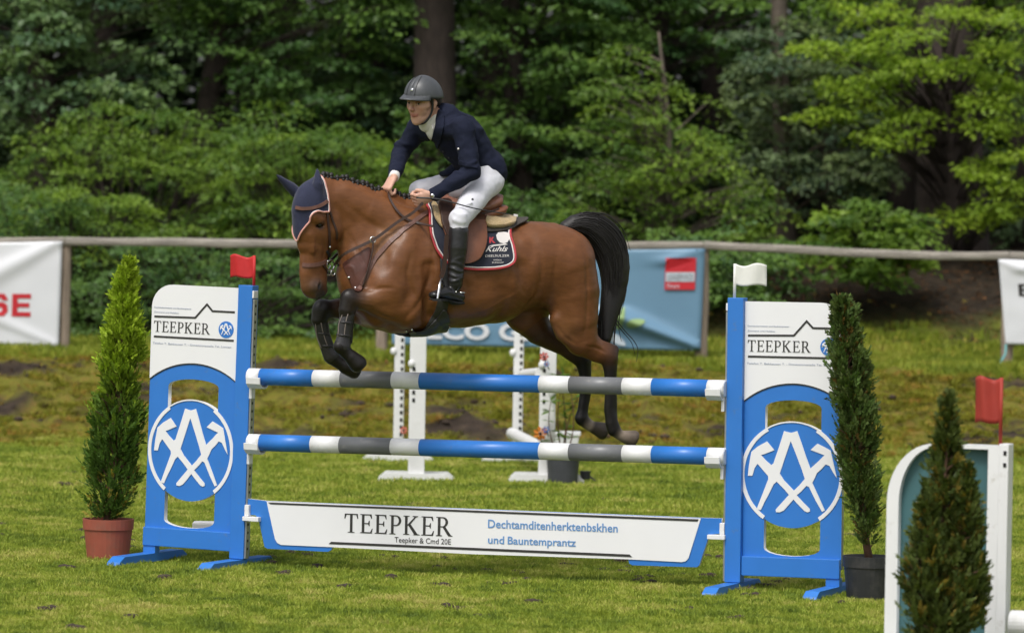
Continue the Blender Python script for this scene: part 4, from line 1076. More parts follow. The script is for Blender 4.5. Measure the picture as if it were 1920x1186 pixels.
def spline(pts, n=8):
    P = [np.array(tuple(p), float) for p in pts]; P = [2 * P[0] - P[1]] + P + [2 * P[-1] - P[-2]]; out = []
    for i in range(1, len(P) - 2):
        a, b, c, d = P[i - 1:i + 3]
        for j in range(n):
            t = j / n; out.append(0.5 * ((2 * b) + (-a + c) * t + (2 * a - 5 * b + 4 * c - d) * t * t + (-a + 3 * b - 3 * c + d) * t ** 3))
    out.append(P[-2]); return [Vector(tuple(q)) for q in out]
def project(Vw):
    d = np.asarray(Vw) - np.array(CAM); f = d @ np.array(_F)
    return CX + FPX * (d @ np.array(_R)) / f, CY - FPX * (d @ np.array(_U)) / f
from mathutils.bvhtree import BVHTree
# ------------------------------------------------------------------ the horse: bay, over the top pole, seen from its left front quarter
HA = rad(25); HO = Vector((-0.194, 30.4, 0.0)); FH = Frame(HO, math.pi + HA)
PXM = FPX / 30.4
def hp(u, v, y=0.0): return FH.p(u, v, y)
def htube(fld, pts, k=0.03, mirror=False, fr=None, ang=None, sub=False):
    """pts: (u, v, lateral, radius in px across the path, lateral radius in m[, colour]) -> tube in horse space"""
    fr = fr or FH; ang = HA if ang is None else ang
    n = len(pts); Pl = []; ra = []
    for i, q in enumerate(pts):
        u, v, y, r, rb = q[:5]
        a, b = pts[max(0, i - 1)], pts[min(n - 1, i + 1)]; t = np.array([b[0] - a[0], b[1] - a[1]], float)
        t = t / (np.linalg.norm(t) + 1e-9) if n > 1 else np.array([0, 1.0]); c = np.array([-t[1], t[0]])
        e = r / PXM; ins = e * e - (rb * math.sin(ang) * c[0]) ** 2
        A = math.sqrt(max(ins, (0.55 * e) ** 2)) / math.sqrt((math.cos(ang) * c[0]) ** 2 + c[1] ** 2)
        Pl.append(fr.p(u, v, y)); ra.append(A)
    lat = Vector((0, 1, 0)); cols = [q[5] if len(q) > 5 else None for q in pts]; cols = cols if any(c is not None for c in cols) else None
    for mir in ((False, True) if mirror else (False,)):
        PP = [Vector((p.x, -p.y, p.z)) if mir else p for p in Pl]; la = lat
        if fr is not FH: PP = [FH.i @ (fr.m @ p) for p in PP]; la = FH.i.to_3x3() @ (fr.m.to_3x3() @ lat)
        fld.tube(PP, ra, [q[4] for q in pts], la, k, cols, sub)
BAY = (0.152, 0.0575, 0.0200); BLK = (0.0105, 0.0085, 0.008); DKB = (0.062, 0.028, 0.015); GOLD = (0.195, 0.086, 0.031); MUZ = (0.055, 0.040, 0.034); SOCK = (0.34, 0.27, 0.21); HOOF = (0.085, 0.065, 0.05)
HF = Field()
# trunk
htube(HF, [(712, 516, 0, 84, .18), (760, 503, 0, 115, .225, GOLD), (800, 501, 0, 117, .255), (860, 507, 0, 108, .292), (920, 510, 0, 97, .298), (970, 501, 0, 84, .275), (1028, 497, 0, 78, .245)], 0.05)
# neck and breast
htube(HF, [(610, 364, 0, 32, .070), (638, 380, 0, 45, .076), (668, 401, 0, 55, .085), (711, 443, 0, 84, .115), (755, 476, 0, 100, .16)], 0.045)
htube(HF, [(695, 492, 0.055, 41, .075), (697, 535, 0.07, 38, .09), (712, 585, 0.05, 30, .10)], 0.04, mirror=True)
htube(HF, [(735, 600, 0, 22, .12), (790, 600, 0, 20, .17)], 0.05)
# neck muscles and the groove above the windpipe
htube(HF, [(648, 372, .045, 22, .035), (700, 392, .065, 26, .05), (760, 420, .10, 30, .06)], 0.04, mirror=True)
htube(HF, [(654, 425, .03, 13, .035), (674, 470, .04, 20, .045), (690, 510, .05, 24, .05)], 0.03, mirror=True)
# withers and croup
htube(HF, [(770, 385, 0, 12, .05), (810, 394, 0, 13, .07)], 0.04)
htube(HF, [(985, 437, 0.06, 20, .07), (1035, 440, 0.07, 22, .08), (1075, 462, 0.07, 24, .08)], 0.04, mirror=True)
htube(HF, [(978, 462, .20, 15, .045)], 0.045, mirror=True)                       # point of hip
# shoulders
htube(HF, [(785, 425, .10, 30, .075), (760, 480, .155, 38, .085), (735, 535, .165, 40, .085)], 0.035, mirror=True)
htube(HF, [(770, 505, .17, 26, .06), (778, 555, .17, 30, .07), (772, 592, .14, 24, .07)], 0.03, mirror=True)   # triceps and elbow
htube(HF, [(800, 408, .10, 8, .02), (768, 450, .18, 13, .03), (748, 490, .20, 12, .026), (735, 525, .195, 6, .012)], 0.045, mirror=True)      # spine of the shoulder blade
htube(HF, [(742, 556, .20, 13, .03), (712, 553, .19, 12, .03)], 0.035, mirror=True)
htube(HF, [(804, 500, .25, 8, .018), (806, 545, .24, 8, .018), (792, 588, .195, 7, .016)], 0.035, mirror=True, sub=True)    # furrow behind the elbow
htube(HF, [(692, 430, .145, 5, .010), (712, 470, .20, 8, .014), (718, 500, .235, 4, .010)], 0.06, mirror=True, sub=True)   # hollow before the shoulder
htube(HF, [(985, 500, .300, 14, .03), (1000, 545, .30, 16, .035)], 0.05, mirror=True, sub=True)     # hollow of the flank
htube(HF, [(1092, 500, .285, 6, .015), (1098, 560, .275, 6, .015), (1098, 610, .25, 5, .012)], 0.03, mirror=True, sub=True)   # seam of the hamstring
# ribs and flank modelling
htube(HF, [(840, 560, .17, 36, .10), (900, 558, .16, 36, .11)], 0.05, mirror=True)
# near hind leg
htube(HF, [(1008, 478, .10, 56, .165), (1055, 494, .115, 64, .165), (1071, 545, .125, 54, .14), (1078, 595, .13, 44, .115), (1091, 636, .13, 32, .085), (1118, 658, .13, 20, .055), (1142, 670, .13, 16, .042, DKB)], 0.04)
htube(HF, [(1045, 600, .16, 14, .04), (1054, 626, .15, 13, .045), (1072, 640, .15, 12, .04)], 0.035)           # stifle
htube(HF, [(1118, 645, .13, 11, .03, BAY), (1152, 655, .13, 9, .024, BLK)], 0.018)  # point of hock
htube(HF, [(1141, 664, .13, 17, .042, DKB), (1144, 688, .13, 14, .034, BLK), (1145, 715, .13, 10.5, .024, BLK), (1143, 765, .13, 10, .024, BLK), (1147, 792, .13, 12.5, .031, BLK), (1151, 803, .13, 13, .032, BLK)], 0.015)
htube(HF, [(1152, 806, .13, 12, .030, BLK), (1162, 814, .13, 10, .027, SOCK), (1169, 817, .13, 11, .030, SOCK)], 0.012)
htube(HF, [(1173, 818, .13, 12.5, .035, HOOF), (1186, 822, .13, 17, .050, HOOF)], 0.004)
htube(HF, [(1150, 690, .13, 5, .012, BLK), (1152, 780, .13, 5.5, .013, BLK)], 0.012)   # tendon
# far hind leg
htube(HF, [(1018, 480, -.10, 56, .165), (1003, 535, -.13, 60, .15), (985, 583, -.135, 42, .12), (1010, 620, -.135, 27, .085, DKB), (1058, 648, -.135, 19, .055, DKB), (1093, 676, -.135, 15, .042, BLK)], 0.04)
htube(HF, [(1066, 655, -.135, 10, .03, DKB), (1104, 664, -.135, 8, .024, BLK)], 0.018)
htube(HF, [(1093, 674, -.135, 15.5, .040, BLK), (1097, 700, -.135, 12.5, .033, BLK), (1098, 735, -.135, 10.5, .024, BLK), (1093, 768, -.135, 10, .024, BLK), (1090, 783, -.135, 13, .031, BLK)], 0.015)
htube(HF, [(1092, 786, -.135, 12, .030, BLK), (1106, 797, -.135, 11, .028, SOCK), (1112, 800, -.135, 11, .030, BLK)], 0.012)
htube(HF, [(1117, 802, -.135, 12.5, .036, HOOF), (1130, 807, -.135, 16.5, .050, (.05, .04, .032))], 0.004)
# near fore leg, folded
htube(HF, [(760, 580, .145, 33, .09), (718, 572, .15, 25, .07), (686, 563, .15, 19, .053, DKB), (660, 561, .15, 17, .046, BLK)], 0.03)
htube(HF, [(735, 560, .17, 20, .05), (700, 558, .17, 15, .045, BAY)], 0.03)
htube(HF, [(657, 560, .15, 19.5, .050, BLK), (651, 580, .15, 16, .041, BLK), (647, 598, .15, 11, .028, BLK), (644, 630, .15, 10.5, .025, BLK), (640, 648, .15, 15, .034, BLK)], 0.012)
htube(HF, [(641, 650, .15, 13, .031, BLK), (652, 663, .15, 12, .029, BLK), (658, 668, .15, 12, .031, BLK)], 0.012)
htube(HF, [(660, 670, .15, 14, .038, BLK), (671, 681, .15, 17, .047, BLK)], 0.006)
htube(HF, [(660, 590, .15, 5, .013, BLK), (655, 640, .15, 6, .014, BLK)], 0.012)
# far fore leg, folded
htube(HF, [(735, 592, -.13, 33, .09), (690, 588, -.135, 26, .07), (642, 578, -.135, 19, .053, DKB), (608, 580, -.135, 17, .046, BLK)], 0.03)
htube(HF, [(605, 580, -.135, 19.5, .050, BLK), (600, 599, -.135, 16, .041, BLK), (604, 618, -.135, 11, .028, BLK), (614, 652, -.135, 11.5, .027, BLK), (621, 668, -.135, 14, .032, BLK)], 0.015)
htube(HF, [(622, 670, -.135, 13, .031, BLK), (637, 681, -.135, 12, .029, BLK), (645, 685, -.135, 13, .033, BLK)], 0.012)
htube(HF, [(648, 687, -.135, 14.5, .038, BLK), (664, 693, -.135, 16.5, .047, BLK)], 0.006)
def sole(u0, v0, u1, v1, y):
    a, b = hp(u0, v0, y), hp(u1, v1, y); d = (b - a).normalized(); HF.ball(b + d * 0.13, 0.13, 0.004, None, (0, 1, 0), True)
sole(1152, 808, 1190, 823, .13); sole(1092, 790, 1135, 809, -.135); sole(652, 663, 677, 690, .15); sole(637, 681, 672, 698, -.135)
# head, turned a little further towards the camera
HDA = rad(44); POLL = FH.w(hp(606, 372)); FD = Frame(POLL, math.pi + HDA)
def dtube(pts, k=0.02, mirror=False, sub=False): htube(HF, pts, k, mirror, FD, HDA, sub)
dtube([(600, 368, 0, 30, .066), (597, 394, 0, 46, .086), (598, 425, 0, 45, .085), (592, 452, 0, 34, .068), (588, 482, 0, 25.5, .055, BAY), (587, 512, 0, 24.5, .049, BAY), (588, 530, 0, 24, .050, (.15,.066,.03)), (591, 541, 0, 17, .045, MUZ)], 0.02)
dtube([(628, 402, .055, 16, .035), (629, 428, .060, 19, .034), (617, 447, .045, 13, .026)], 0.007, True)      # jowl
dtube([(592, 406, .074, 10, .018), (599, 413, .076, 8, .016)], 0.02, True)                                     # brow
dtube([(583, 440, .052, 5, .012), (586, 470, .046, 4, .010)], 0.02, True)                                       # cheek crest
dtube([(591, 536, .036, 10, .020, MUZ)], 0.014, True)                                                            # nostril wing
dtube([(603, 548, 0, 9, .034, MUZ), (606, 545, 0, 8, .03, MUZ)], 0.014)                                           # lower lip, chin
def dp(u, v, y): return FH.i @ (FD.m @ FD.p(u, v, y))
hdx0 = FH.i.to_3x3() @ (FD.m.to_3x3() @ Vector((1, 0, 0)))
def dmir(p):
    q = FD.i @ (FH.m @ Vector(p)); q.y = -q.y; return FH.i @ (FD.m @ q)
EARN = [dp(598, 372, .055), dp(596, 345, .060), dp(595, 320, .058)]
EARF = [dp(561, 366, -.050), dp(545, 351, -.065), dp(522, 331, -.075)]
DL = FH.i.to_3x3() @ (FD.m.to_3x3() @ Vector((0, 1, 0)))
for e in (EARN, EARF): HF.tube(e, [0.024, 0.026, 0.005], [0.024, 0.026, 0.005], (0, 1, 0), 0.015)
def field_hit(u, v):
    d = FH.i.to_3x3() @ ray(u, v); d.normalize(); t0 = (HO - CAM).length - 1.5; p = np.array(FH.c + d * t0); d = np.array(d)
    for _ in range(60):
        f = min(float(Field.dist(t, *[np.array([q]) for q in p])[0]) for t in HF.t if not t[6])
        if f < 0.001: break
        p = p + d * max(f * 0.8, 0.001)
    return Vector(p.tolist()), Vector(d.tolist())
EYE, vd = field_hit(599, 422); NOS, vd2 = field_hit(598, 537)
EYEC = EYE + vd * 0.010; NOSC = NOS + vd2 * 0.003
up0 = Vector((0, 0, 1))
for q, rr in ((EYEC, None), (dmir(EYEC), None)): HF.tube([q + hdx0 * 0.016 - up0 * .004, q - hdx0 * 0.016 - up0 * 0.0], [0.010, 0.010], [0.0101, 0.0101], up0, 0.010, None, True)
for q in (EYEC, dmir(EYEC)): HF.tube([q + hdx0 * 0.022 + up0 * .012, q + up0 * .020, q - hdx0 * 0.020 + up0 * .010], [0.008, .010, .007], [0.008, .0101, .007], up0, 0.010)
for q in (NOSC, dmir(NOSC)): HF.tube([q + up0 * .016 - hdx0 * .006, q - up0 * .012 + hdx0 * .004], [0.010, 0.011], [0.0101, 0.011], up0, 0.006, None, True)
for q in (NOSC, dmir(NOSC)): HF.tube([q + up0 * .024 + hdx0 * .004, q + hdx0 * .017 + up0 * .004, q - up0 * .018 + hdx0 * .012], [0.007, 0.009, .007], [0.0071, 0.009, .007], up0, 0.008)
HV, HQ = HF.mesh(0.0066, 0.0, 2)
HC = HF.colours(HV, BAY)
# coat: darker along the top line and down the legs' fronts, warmer below; soft dapple
hx, hy, hz = HV[:, 0], HV[:, 1], HV[:, 2]
HNn = normals_of(HV, HQ)
_wob = np.array([mnoise.noise(Vector((x * 9, y * 9, z * 9 + 3))) + 0.5 * mnoise.noise(Vector((x * 20, y * 20, z * 20 + 9))) for x, y, z in HV.tolist()])
HV = HV + HNn * (0.0036 * _wob)[:, None]
# grooves between the muscles, ribs, veins: drawn on the skin and pressed in or raised
_b0 = BVHTree.FromPolygons([tuple(v) for v in HV.tolist()], [tuple(q) for q in HQ.tolist()])
def crease(pts, depth, w, mirror=True):
    global HV
    P = []
    for u, v in pts:
        h = _b0.ray_cast(FH.c, (FH.i.to_3x3() @ ray(u, v)).normalized())
        if h[0] is not None: P.append(h[0])
    if len(P) < 2: return
    S_ = resample(spline(P, 6), 0.006); n_ = len(S_); fade = np.sin(np.linspace(0.12, math.pi - 0.12, n_)) ** 0.6
    for sg in ((1, -1) if mirror else (1,)):
        Q_ = S_ * np.array([1, sg, 1]); lo_, hi_ = Q_.min(0) - 4 * w, Q_.max(0) + 4 * w
        ix = np.where(((HV > lo_) & (HV < hi_)).all(1))[0]
        if not len(ix): continue
        d = np.linalg.norm(HV[ix][:, None] - Q_[None], axis=2); j = d.argmin(1); dd = d[np.arange(len(ix)), j]
        HV[ix] += HNn[ix] * (depth * fade[j] * np.exp(-(dd / w) ** 2))[:, None]
G_ = 0.016
crease([(706, 425), (703, 465), (694, 505), (686, 535)], -.008, .020)          # front of the shoulder
crease([(812, 465), (806, 520), (788, 565), (760, 596)], -.009, .018)          # behind the triceps
crease([(770, 480), (764, 515), (772, 545), (785, 565)], -.006, .016)          # triceps against the shoulder
crease([(742, 540), (715, 540), (690, 545)], -.005, .012)
crease([(745, 600), (718, 592), (692, 578)], -.005, .012)
crease([(655, 440), (676, 478), (690, 510)], -.006, .015)                       # groove above the windpipe
crease([(640, 375), (690, 415), (740, 440), (775, 455)], -.004, .020)
crease([(700, 360), (735, 392), (775, 420)], -.003, .022)
crease([(980, 580), (1003, 556), (1016, 515), (1012, 470)], -.008, .022)        # fold of the flank
crease([(1093, 465), (1101, 525), (1101, 585), (1095, 628)], -.006, .014)       # hamstrings
crease([(1045, 455), (1038, 520), (1040, 580)], -.005, .020)
crease([(1100, 648), (1118, 652), (1136, 660)], -.006, .010)
crease([(1048, 615), (1060, 632), (1080, 645)], -.005, .012)
for k in range(6): crease([(868 + 21 * k, 505), (876 + 21 * k, 545), (874 + 21 * k, 590)], -.0022, .013)
crease([(880, 590), (930, 570), (975, 545)], .0035, .009)                       # vein along the belly
crease([(640, 505), (660, 500), (668, 520)], .003, .008)
crease([(604, 445), (608, 470), (604, 490)], -.004, .010, False); crease([(590, 440), (588, 470), (590, 500)], .003, .009, False)
crease([(575, 470), (574, 505)], -.002, .012, False)
for k in range(4): crease([(668 + 3 * k, 548 + 8 * k), (690 + 4 * k, 552 + 8 * k)], -.0025, .008)
hx, hy, hz = HV[:, 0], HV[:, 1], HV[:, 2]
dap = np.array([mnoise.noise(Vector((x * 7, y * 7, z * 7))) + 0.6 * mnoise.noise(Vector((x * 22, y * 22, z * 22 + 5))) for x, y, z in HV.tolist()])
HC = HC * (1 + 0.13 * dap)[:, None]
def near_px(u, v, y, r, cc, amt, fr=None):
    """soft patch of another coat colour round a point"""
    global HC
    p = np.array(dp(u, v, y) if fr else hp(u, v, y)); d = np.linalg.norm(HV - p, axis=1); w = amt * np.exp(-(d / r) ** 2)
    HC = HC * (1 - w)[:, None] + np.array(cc) * w[:, None]
def near_pt(p, r, cc, amt):
    global HC
    d = np.linalg.norm(HV - np.array(p), axis=1); w = amt * np.exp(-(d / r) ** 4); HC = HC * (1 - w)[:, None] + np.array(cc) * w[:, None]
for q in (EYEC, dmir(EYEC)): near_pt(q, .034, DKB, 0.8); near_pt(q, .022, BLK, 0.9)
for q in (NOSC, dmir(NOSC)): near_pt(q, .040, MUZ, 0.75); near_pt(q, .019, (.006, .005, .005), 1.0)
near_px(600, 550, 0, .045, MUZ, 0.8, 1)
near_px(1080, 470, .15, .10, DKB, 0.22); near_px(1000, 450, .15, .10, DKB, 0.18); near_px(860, 600, .2, .12, GOLD, 0.5); near_px(1060, 620, .2, .10, GOLD, 0.5); near_px(700, 575, .2, .10, GOLD, 0.4)
HC = np.clip(HC, 0.004, 1)
M['coat'] = mat('bay_coat', BAY, 0.40, 0.14, 30, 0.16, 110, attr='coat', spec=0.36, sheen=0.0, stretch=(0.6, 1.4, 1.8))
horse = np_mesh('horse', HV, HQ, M['coat'], None, HC)
horse.matrix_world = FH.m
setp(horse, 'bay horse in mid jump over the striped poles, black legs tucked up', 'horse')
HB = BVHTree.FromPolygons([tuple(v) for v in HV.tolist()], [tuple(q) for q in HQ.tolist()])
HM = FH.m
def pick(u, v, off=0.0, bvh=None):
    """point of the horse's skin seen at a pixel, in horse space, lifted by off"""
    d = (FH.i.to_3x3() @ ray(u, v)).normalized(); h = (bvh or HB).ray_cast(FH.c, d)
    if h[0] is None:
        g = FH.p(u, v, 0.0); h = (bvh or HB).find_nearest(g)
    return h[0] + h[1] * off
def snap(p, off=0.0, bvh=None):
    h = (bvh or HB).find_nearest(Vector(p)); return h[0] + h[1] * off
def strap(mb, pts, w, t, bvh=None, step=0.02, off=0.0):
    """flat strap laid on a surface along points already near it"""
    P = [snap(p, off + t * 0.5, bvh) for p in resample(spline(pts, 6), step)]
    return ribbon(mb, P, w, t, bvh)
def ribbon(mb, P, w, t, bvh=None, nrm=None):
    P = [Vector(tuple(p)) for p in P]; vs = []; n = len(P)
    for i, p in enumerate(P):
        tg = (P[min(i + 1, n - 1)] - P[max(i - 1, 0)]).normalized()
        nn = Vector(nrm) if nrm is not None else (bvh or HB).find_nearest(p)[1]
        s = tg.cross(nn)
        if s.length < 1e-5: s = tg.orthogonal()
        s.normalize(); nn = s.cross(tg).normalized()
        vs += [p + s * w / 2 + nn * t / 2, p - s * w / 2 + nn * t / 2, p - s * w / 2 - nn * t / 2, p + s * w / 2 - nn * t / 2]
    fs = [(i * 4 + j, i * 4 + (j + 1) % 4, (i + 1) * 4 + (j + 1) % 4, (i + 1) * 4 + j) for i in range(n - 1) for j in range(4)] + [(3, 2, 1, 0), ((n - 1) * 4, (n - 1) * 4 + 1, (n - 1) * 4 + 2, (n - 1) * 4 + 3)]
    mb.add(vs, fs)
def tack(name, label, cat): return root(name, label, cat, m=HM)
M['eye'] = mat('dark_eye', (0.012, 0.008, 0.006), 0.06, 0)
for s in (1, -1):
    p = EYEC + vd * 0.006; p = p if s > 0 else dmir(p)
    MB().ball(p, 0.0155, 14, 10).build('eye', M['eye'], horse, smooth=True)
# mane: plaits sewn up along the crest
M['hair'] = mat('black_hair', (0.010, 0.008, 0.0075), 0.5, 0.2, 60, 0.3, 200, stretch=(1, 1, 1))
crest = resample(spline([pick(608, 336), pick(626, 334), pick(655, 339), pick(690, 348), pick(717, 361), pick(745, 372), pick(776, 378)], 6), 0.005)
def crest_pt(t):
    p = Vector(crest[min(len(crest) - 1, int(t * (len(crest) - 1)))].tolist()); p.y = 0.0
    h = HB.ray_cast(p + Vector((0, 0, 0.3)), Vector((0, 0, -1))); return h[0] if h[0] else p
rg = np.random.default_rng(4)
mb = MB(); ribbon(mb, [crest_pt(t) + Vector((0, 0, .004)) for t in np.linspace(0, 1, 40)], 0.035, 0.016, nrm=(0, 0, 1)); mb.build('mane', M['hair'], horse, smooth=True)
for i, t in enumerate(np.linspace(0.01, 0.99, 19)):
    c = crest_pt(t) + Vector((0, 0.012, 0.012)); s = rg.uniform(0.85, 1.15)
    c = c + Vector((rg.normal(0, .004), rg.normal(0, .003), rg.normal(0, .003) - .004)); mb = MB(); mb.ball(c, (0.0155 * s, 0.016, 0.019 * s), 9, 6, Matrix.Rotation(rg.normal(0, .4), 3, 'Y')); mb.ball(c + Vector((0.003, 0.012, -0.016)), (0.011, 0.010, 0.014), 8, 6, Matrix.Rotation(rg.normal(0, .5), 3, 'X')); mb.build('plait', M['hair'], horse, smooth=True)
# tail: arched over the croup, then hanging
INNER = [(1060, 440, 0), (1082, 438, 0), (1106, 458, 0), (1124, 500, 0), (1130, 550, 0), (1122, 605, 0), (1120, 655, 0)]
OUTER = [(1062, 412, 0), (1085, 399, 0), (1120, 400, 0), (1160, 430, 0), (1176, 480, 0), (1168, 550, 0), (1153, 610, 0), (1146, 655, 0)]
IN_ = resample([hp(*p) for p in [(q[0], q[1], 0) for q in INNER]], 0.01); OU_ = resample([hp(*p) for p in OUTER], 0.01)
IN_ = np.array(spline([hp(*p) for p in INNER], 10)); OU_ = np.array(spline([hp(*p) for p in OUTER], 10))
def along(C, t):
    s = np.concatenate([[0], np.cumsum(np.linalg.norm(np.diff(C, axis=0), axis=1))]); return np.array([np.interp(t * s[-1], s, C[:, i]) for i in range(3)])

TF = Field(); ts = np.linspace(0.0, 0.93, 16)
mid = [(along(IN_, t) + along(OU_, t)) / 2 for t in ts]; hw = [np.linalg.norm(along(IN_, t) - along(OU_, t)) / 2 for t in ts]
TF.tube(mid, [max(0.012, w * 0.90 * (1 - 0.30 * max(0, t - 0.72) / 0.28)) for w, t in zip(hw, ts)], [0.045 + 0.03 * math.sin(min(1, t * 1.6) * math.pi) for t in ts], (0, 1, 0), 0.01)
TV, TQ = TF.mesh(0.008, 0, 1)
tailo = np_mesh('tail', TV, TQ, M['hair'], horse)
V = []; Fc = []; rg = np.random.default_rng(8)
mb = MB()
for i in range(560):
    fly = rg.random() < 0.22; a = rg.random(); lat = rg.uniform(-1, 1); t1 = rg.uniform(0.80, 1.0); t0 = rg.uniform(0, 0.25); ph = rg.random() * 6.28
    pts = []
    for t in np.linspace(t0, t1, 14):
        I, O = along(IN_, t), along(OU_, t); c = (I + O) / 2; e = (O - I) / 2; q = (a * 2 - 1)
        r = math.sqrt(max(0.0, 1 - lat * lat)); th = q * r * (1.03 + (0.02 if not fly else 0.16 * t) * math.sin(t * 9 + ph)) + (0.55 * max(0, t - 0.45) * math.sin(ph) if fly else 0)
        wy = (0.045 + 0.03 * math.sin(min(1, t * 1.6) * math.pi)) * 1.06
        pts.append(c + e * th + np.array([0.004 * math.sin(t * 13 + ph), lat * wy * (1 - 0.35 * max(0, t - 0.6) / 0.4), 0]))
    r0 = rg.uniform(0.0022, 0.0042); mb.tube(pts, [r0 * (1 - 0.75 * (j / 13) ** 2) for j in range(14)], 4, cap=False)
for w in ([(1172, 480), (1170, 530), (1160, 560), (1150, 590), (1148, 600)], [(1150, 570), (1152, 592), (1170, 618), (1188, 638), (1196, 655), (1193, 678)], [(1148, 575), (1152, 600), (1168, 622), (1184, 642), (1190, 662)], [(1146, 610), (1140, 640), (1136, 664)], [(1140, 600), (1136, 640), (1130, 668)], [(1174, 470), (1176, 520), (1166, 565), (1154, 600)], [(1128, 600), (1126, 640), (1124, 662)], [(1168, 530), (1164, 575), (1160, 610), (1165, 640)], [(1158, 560), (1156, 600), (1152, 640), (1156, 668)], [(1176, 500), (1174, 545), (1164, 590)], [(1150, 600), (1152, 628), (1148, 660)], [(1110, 398), (1140, 404), (1168, 430), (1182, 470)]):
    pts = spline([hp(u, v, 0.03) for u, v in w], 6); mb.tube([tuple(p) for p in pts], [0.0045 * (1 - 0.7 * j / len(pts)) for j in range(len(pts))], 5, cap=False)
ts_ = mb.build('tail_strands', M['hair'], horse, smooth=True); ts_['kind'] = 'stuff'
# ------------------------------------------------------------------ tack
M['navy'] = mat('navy_knit', (0.018, 0.022, 0.055), 0.85, 0.15, 90, 0.5, 260, sheen=0.2)
M['pad_navy'] = mat('navy_quilt', (0.016, 0.019, 0.034), 0.85, 0.12, 60, 0.35, 180)
M['red_pipe'] = mat('red_piping', (0.42, 0.035, 0.045), 0.6, 0.1)
M['white_pipe'] = mat('white_piping', (0.70, 0.66, 0.64), 0.6, 0.05)
M['salmon'] = mat('salmon_piping', (0.62, 0.30, 0.25), 0.6, 0.05)
M['tan'] = mat('tan_leather', (0.165, 0.060, 0.028), 0.42, 0.22, 9, 0.12, 70, dirt=((0.07, 0.03, 0.018), 6, 0.5, 0.75, 0.6))
M['seat'] = mat('pink_brown_seat', (0.235, 0.105, 0.072), 0.40, 0.15, 9, 0.08, 70)
M['dark_leather'] = mat('dark_brown_leather', (0.042, 0.020, 0.014), 0.45, 0.2, 20, 0.1, 80)
M['strap'] = mat('breastplate_leather', (0.13, 0.058, 0.042), 0.5, 0.2, 20, 0.1, 80)
M['oxblood'] = mat('oxblood_leather', (0.080, 0.025, 0.016), 0.5, 0.2, 14, 0.1, 80)
M['fleece'] = mat('sheepskin', (0.46, 0.335, 0.17), 0.95, 0.2, 60, 0.9, 140, sheen=0.4)
M['grip'] = mat('half_pad_edge', (0.05, 0.043, 0.038), 0.8, 0.15, 30)
M['girth'] = mat('girth_leather', (0.030, 0.030, 0.031), 0.42, 0.2, 14, 0.1, 60)
SY = 0.27
def side_poly(pts, y=SY):
    out = []
    for u, v in pts:
        h = HB.ray_cast(FH.c, (FH.i.to_3x3() @ ray(u, v)).normalized())
        q = h[0] if h[0] is not None and h[0].y > 0.03 else hp(u, v, 0.06)
        out.append((q.x, q.z))
    return out
def side_shell(name, pts, off, thick, m, parent, yside=0, loop=True, y=SY, smooth_n=4, src=None):
    """piece lying on the horse's sides, cut to an outline seen from the side"""
    V, Q = src if src is not None else (HV, HQ)
    poly = smooth_loop(side_poly(pts, y), smooth_n) if loop else side_poly(pts, y)
    f = poly_sd(V[:, 0], V[:, 2], poly)
    if yside: f = np.maximum(f, -yside * V[:, 1] + 0.005)
    r = clip_shell(V, Q, f, off, thick)
    P, F, loops = r
    return np_mesh(name, P, F, m, parent), loops
# saddle pad -------------------------------------------------------------------------------------
PADP = [(806, 372), (803, 398), (805, 425), (811, 452), (822, 476), (838, 493), (862, 502), (888, 505), (915, 505), (942, 502), (958, 496), (964, 484), (961, 462), (955, 440), (953, 415), (952, 390), (900, 360), (850, 355)]
pad = tack('saddle_pad', 'navy saddle pad with red and white piping under the brown saddle', 'saddle pad')
_, loops = side_shell('pad_cloth', PADP, 0.004, 0.011, M['pad_navy'], pad)
mbr, mbw = MB(), MB()
for lp in loops:
    P = resample(lp, 0.012, True)
    N = np.array([HB.find_nearest(Vector(p))[1] for p in P])
    mbr.tube([tuple(p) for p in P + N * 0.001], 0.0075, 6, cap=False)
    c = P.mean(0); D = P - c; D[:, 1] = 0; D = unit(D)
    Pin = np.array([snap(p - d * 0.0125, 0.0165) for p, d in zip(P, D)]); mbw.tube([tuple(p) for p in Pin], 0.0045, 6, cap=False)
mbr.build('red_piping', M['red_pipe'], pad, smooth=True); mbw.build('white_piping', M['white_pipe'], pad, smooth=True)
def pad_print(name, pts_loops, m, off=0.0175, bvh=None):
    """flat print on the pad: loops in pixels, laid on its surface"""
    me = fill_loops([[(u, -v) for u, v in lp] for lp in pts_loops], 0.0, None, name)
    bm = bmesh.new(); bm.from_mesh(me); bmesh.ops.triangulate(bm, faces=bm.faces); bm.to_mesh(me); bm.free()
    for v in me.vertices: v.co = pick(v.co.x, -v.co.z, off)
    me.update(); return mesh_obj(name, me, pad, m)
def text_on(name, t, u0, v0, u1, v1, m, off=0.0175, bold=0.02, slope=0.0, skew=0.0):
    me = text_mesh(t, 1.0, None, bold, 0.0)
    xs = [v.co.x for v in me.vertices]; zs = [v.co.z for v in me.vertices]
    for v in me.vertices:
        a = (v.co.x - min(xs)) / (max(xs) - min(xs)); b = (v.co.z - min(zs)) / (max(zs) - min(zs))
        v.co = pick(u0 + (u1 - u0) * a + skew * b, v1 + (v0 - v1) * b + slope * a, off)
    me.update(); return mesh_obj(name, me, pad, m)
pad_print('white_badge', [[(928, 444), (932, 439), (941, 438), (949, 439), (953, 443), (953, 451), (949, 457), (943, 459), (935, 457), (930, 452)]], M['white_pipe'])
pad_print('red_mark', [[(915, 447), (917.5, 447), (918.5, 450), (921, 447), (924, 447.5), (921, 452), (927, 458), (923, 458), (919, 454), (918, 458), (915, 457.5)]], M['red_pipe'])
text_on('pad_name', 'Kuhls', 908, 463.5, 947, 473, M['white_pipe'], bold=0.012, skew=6)
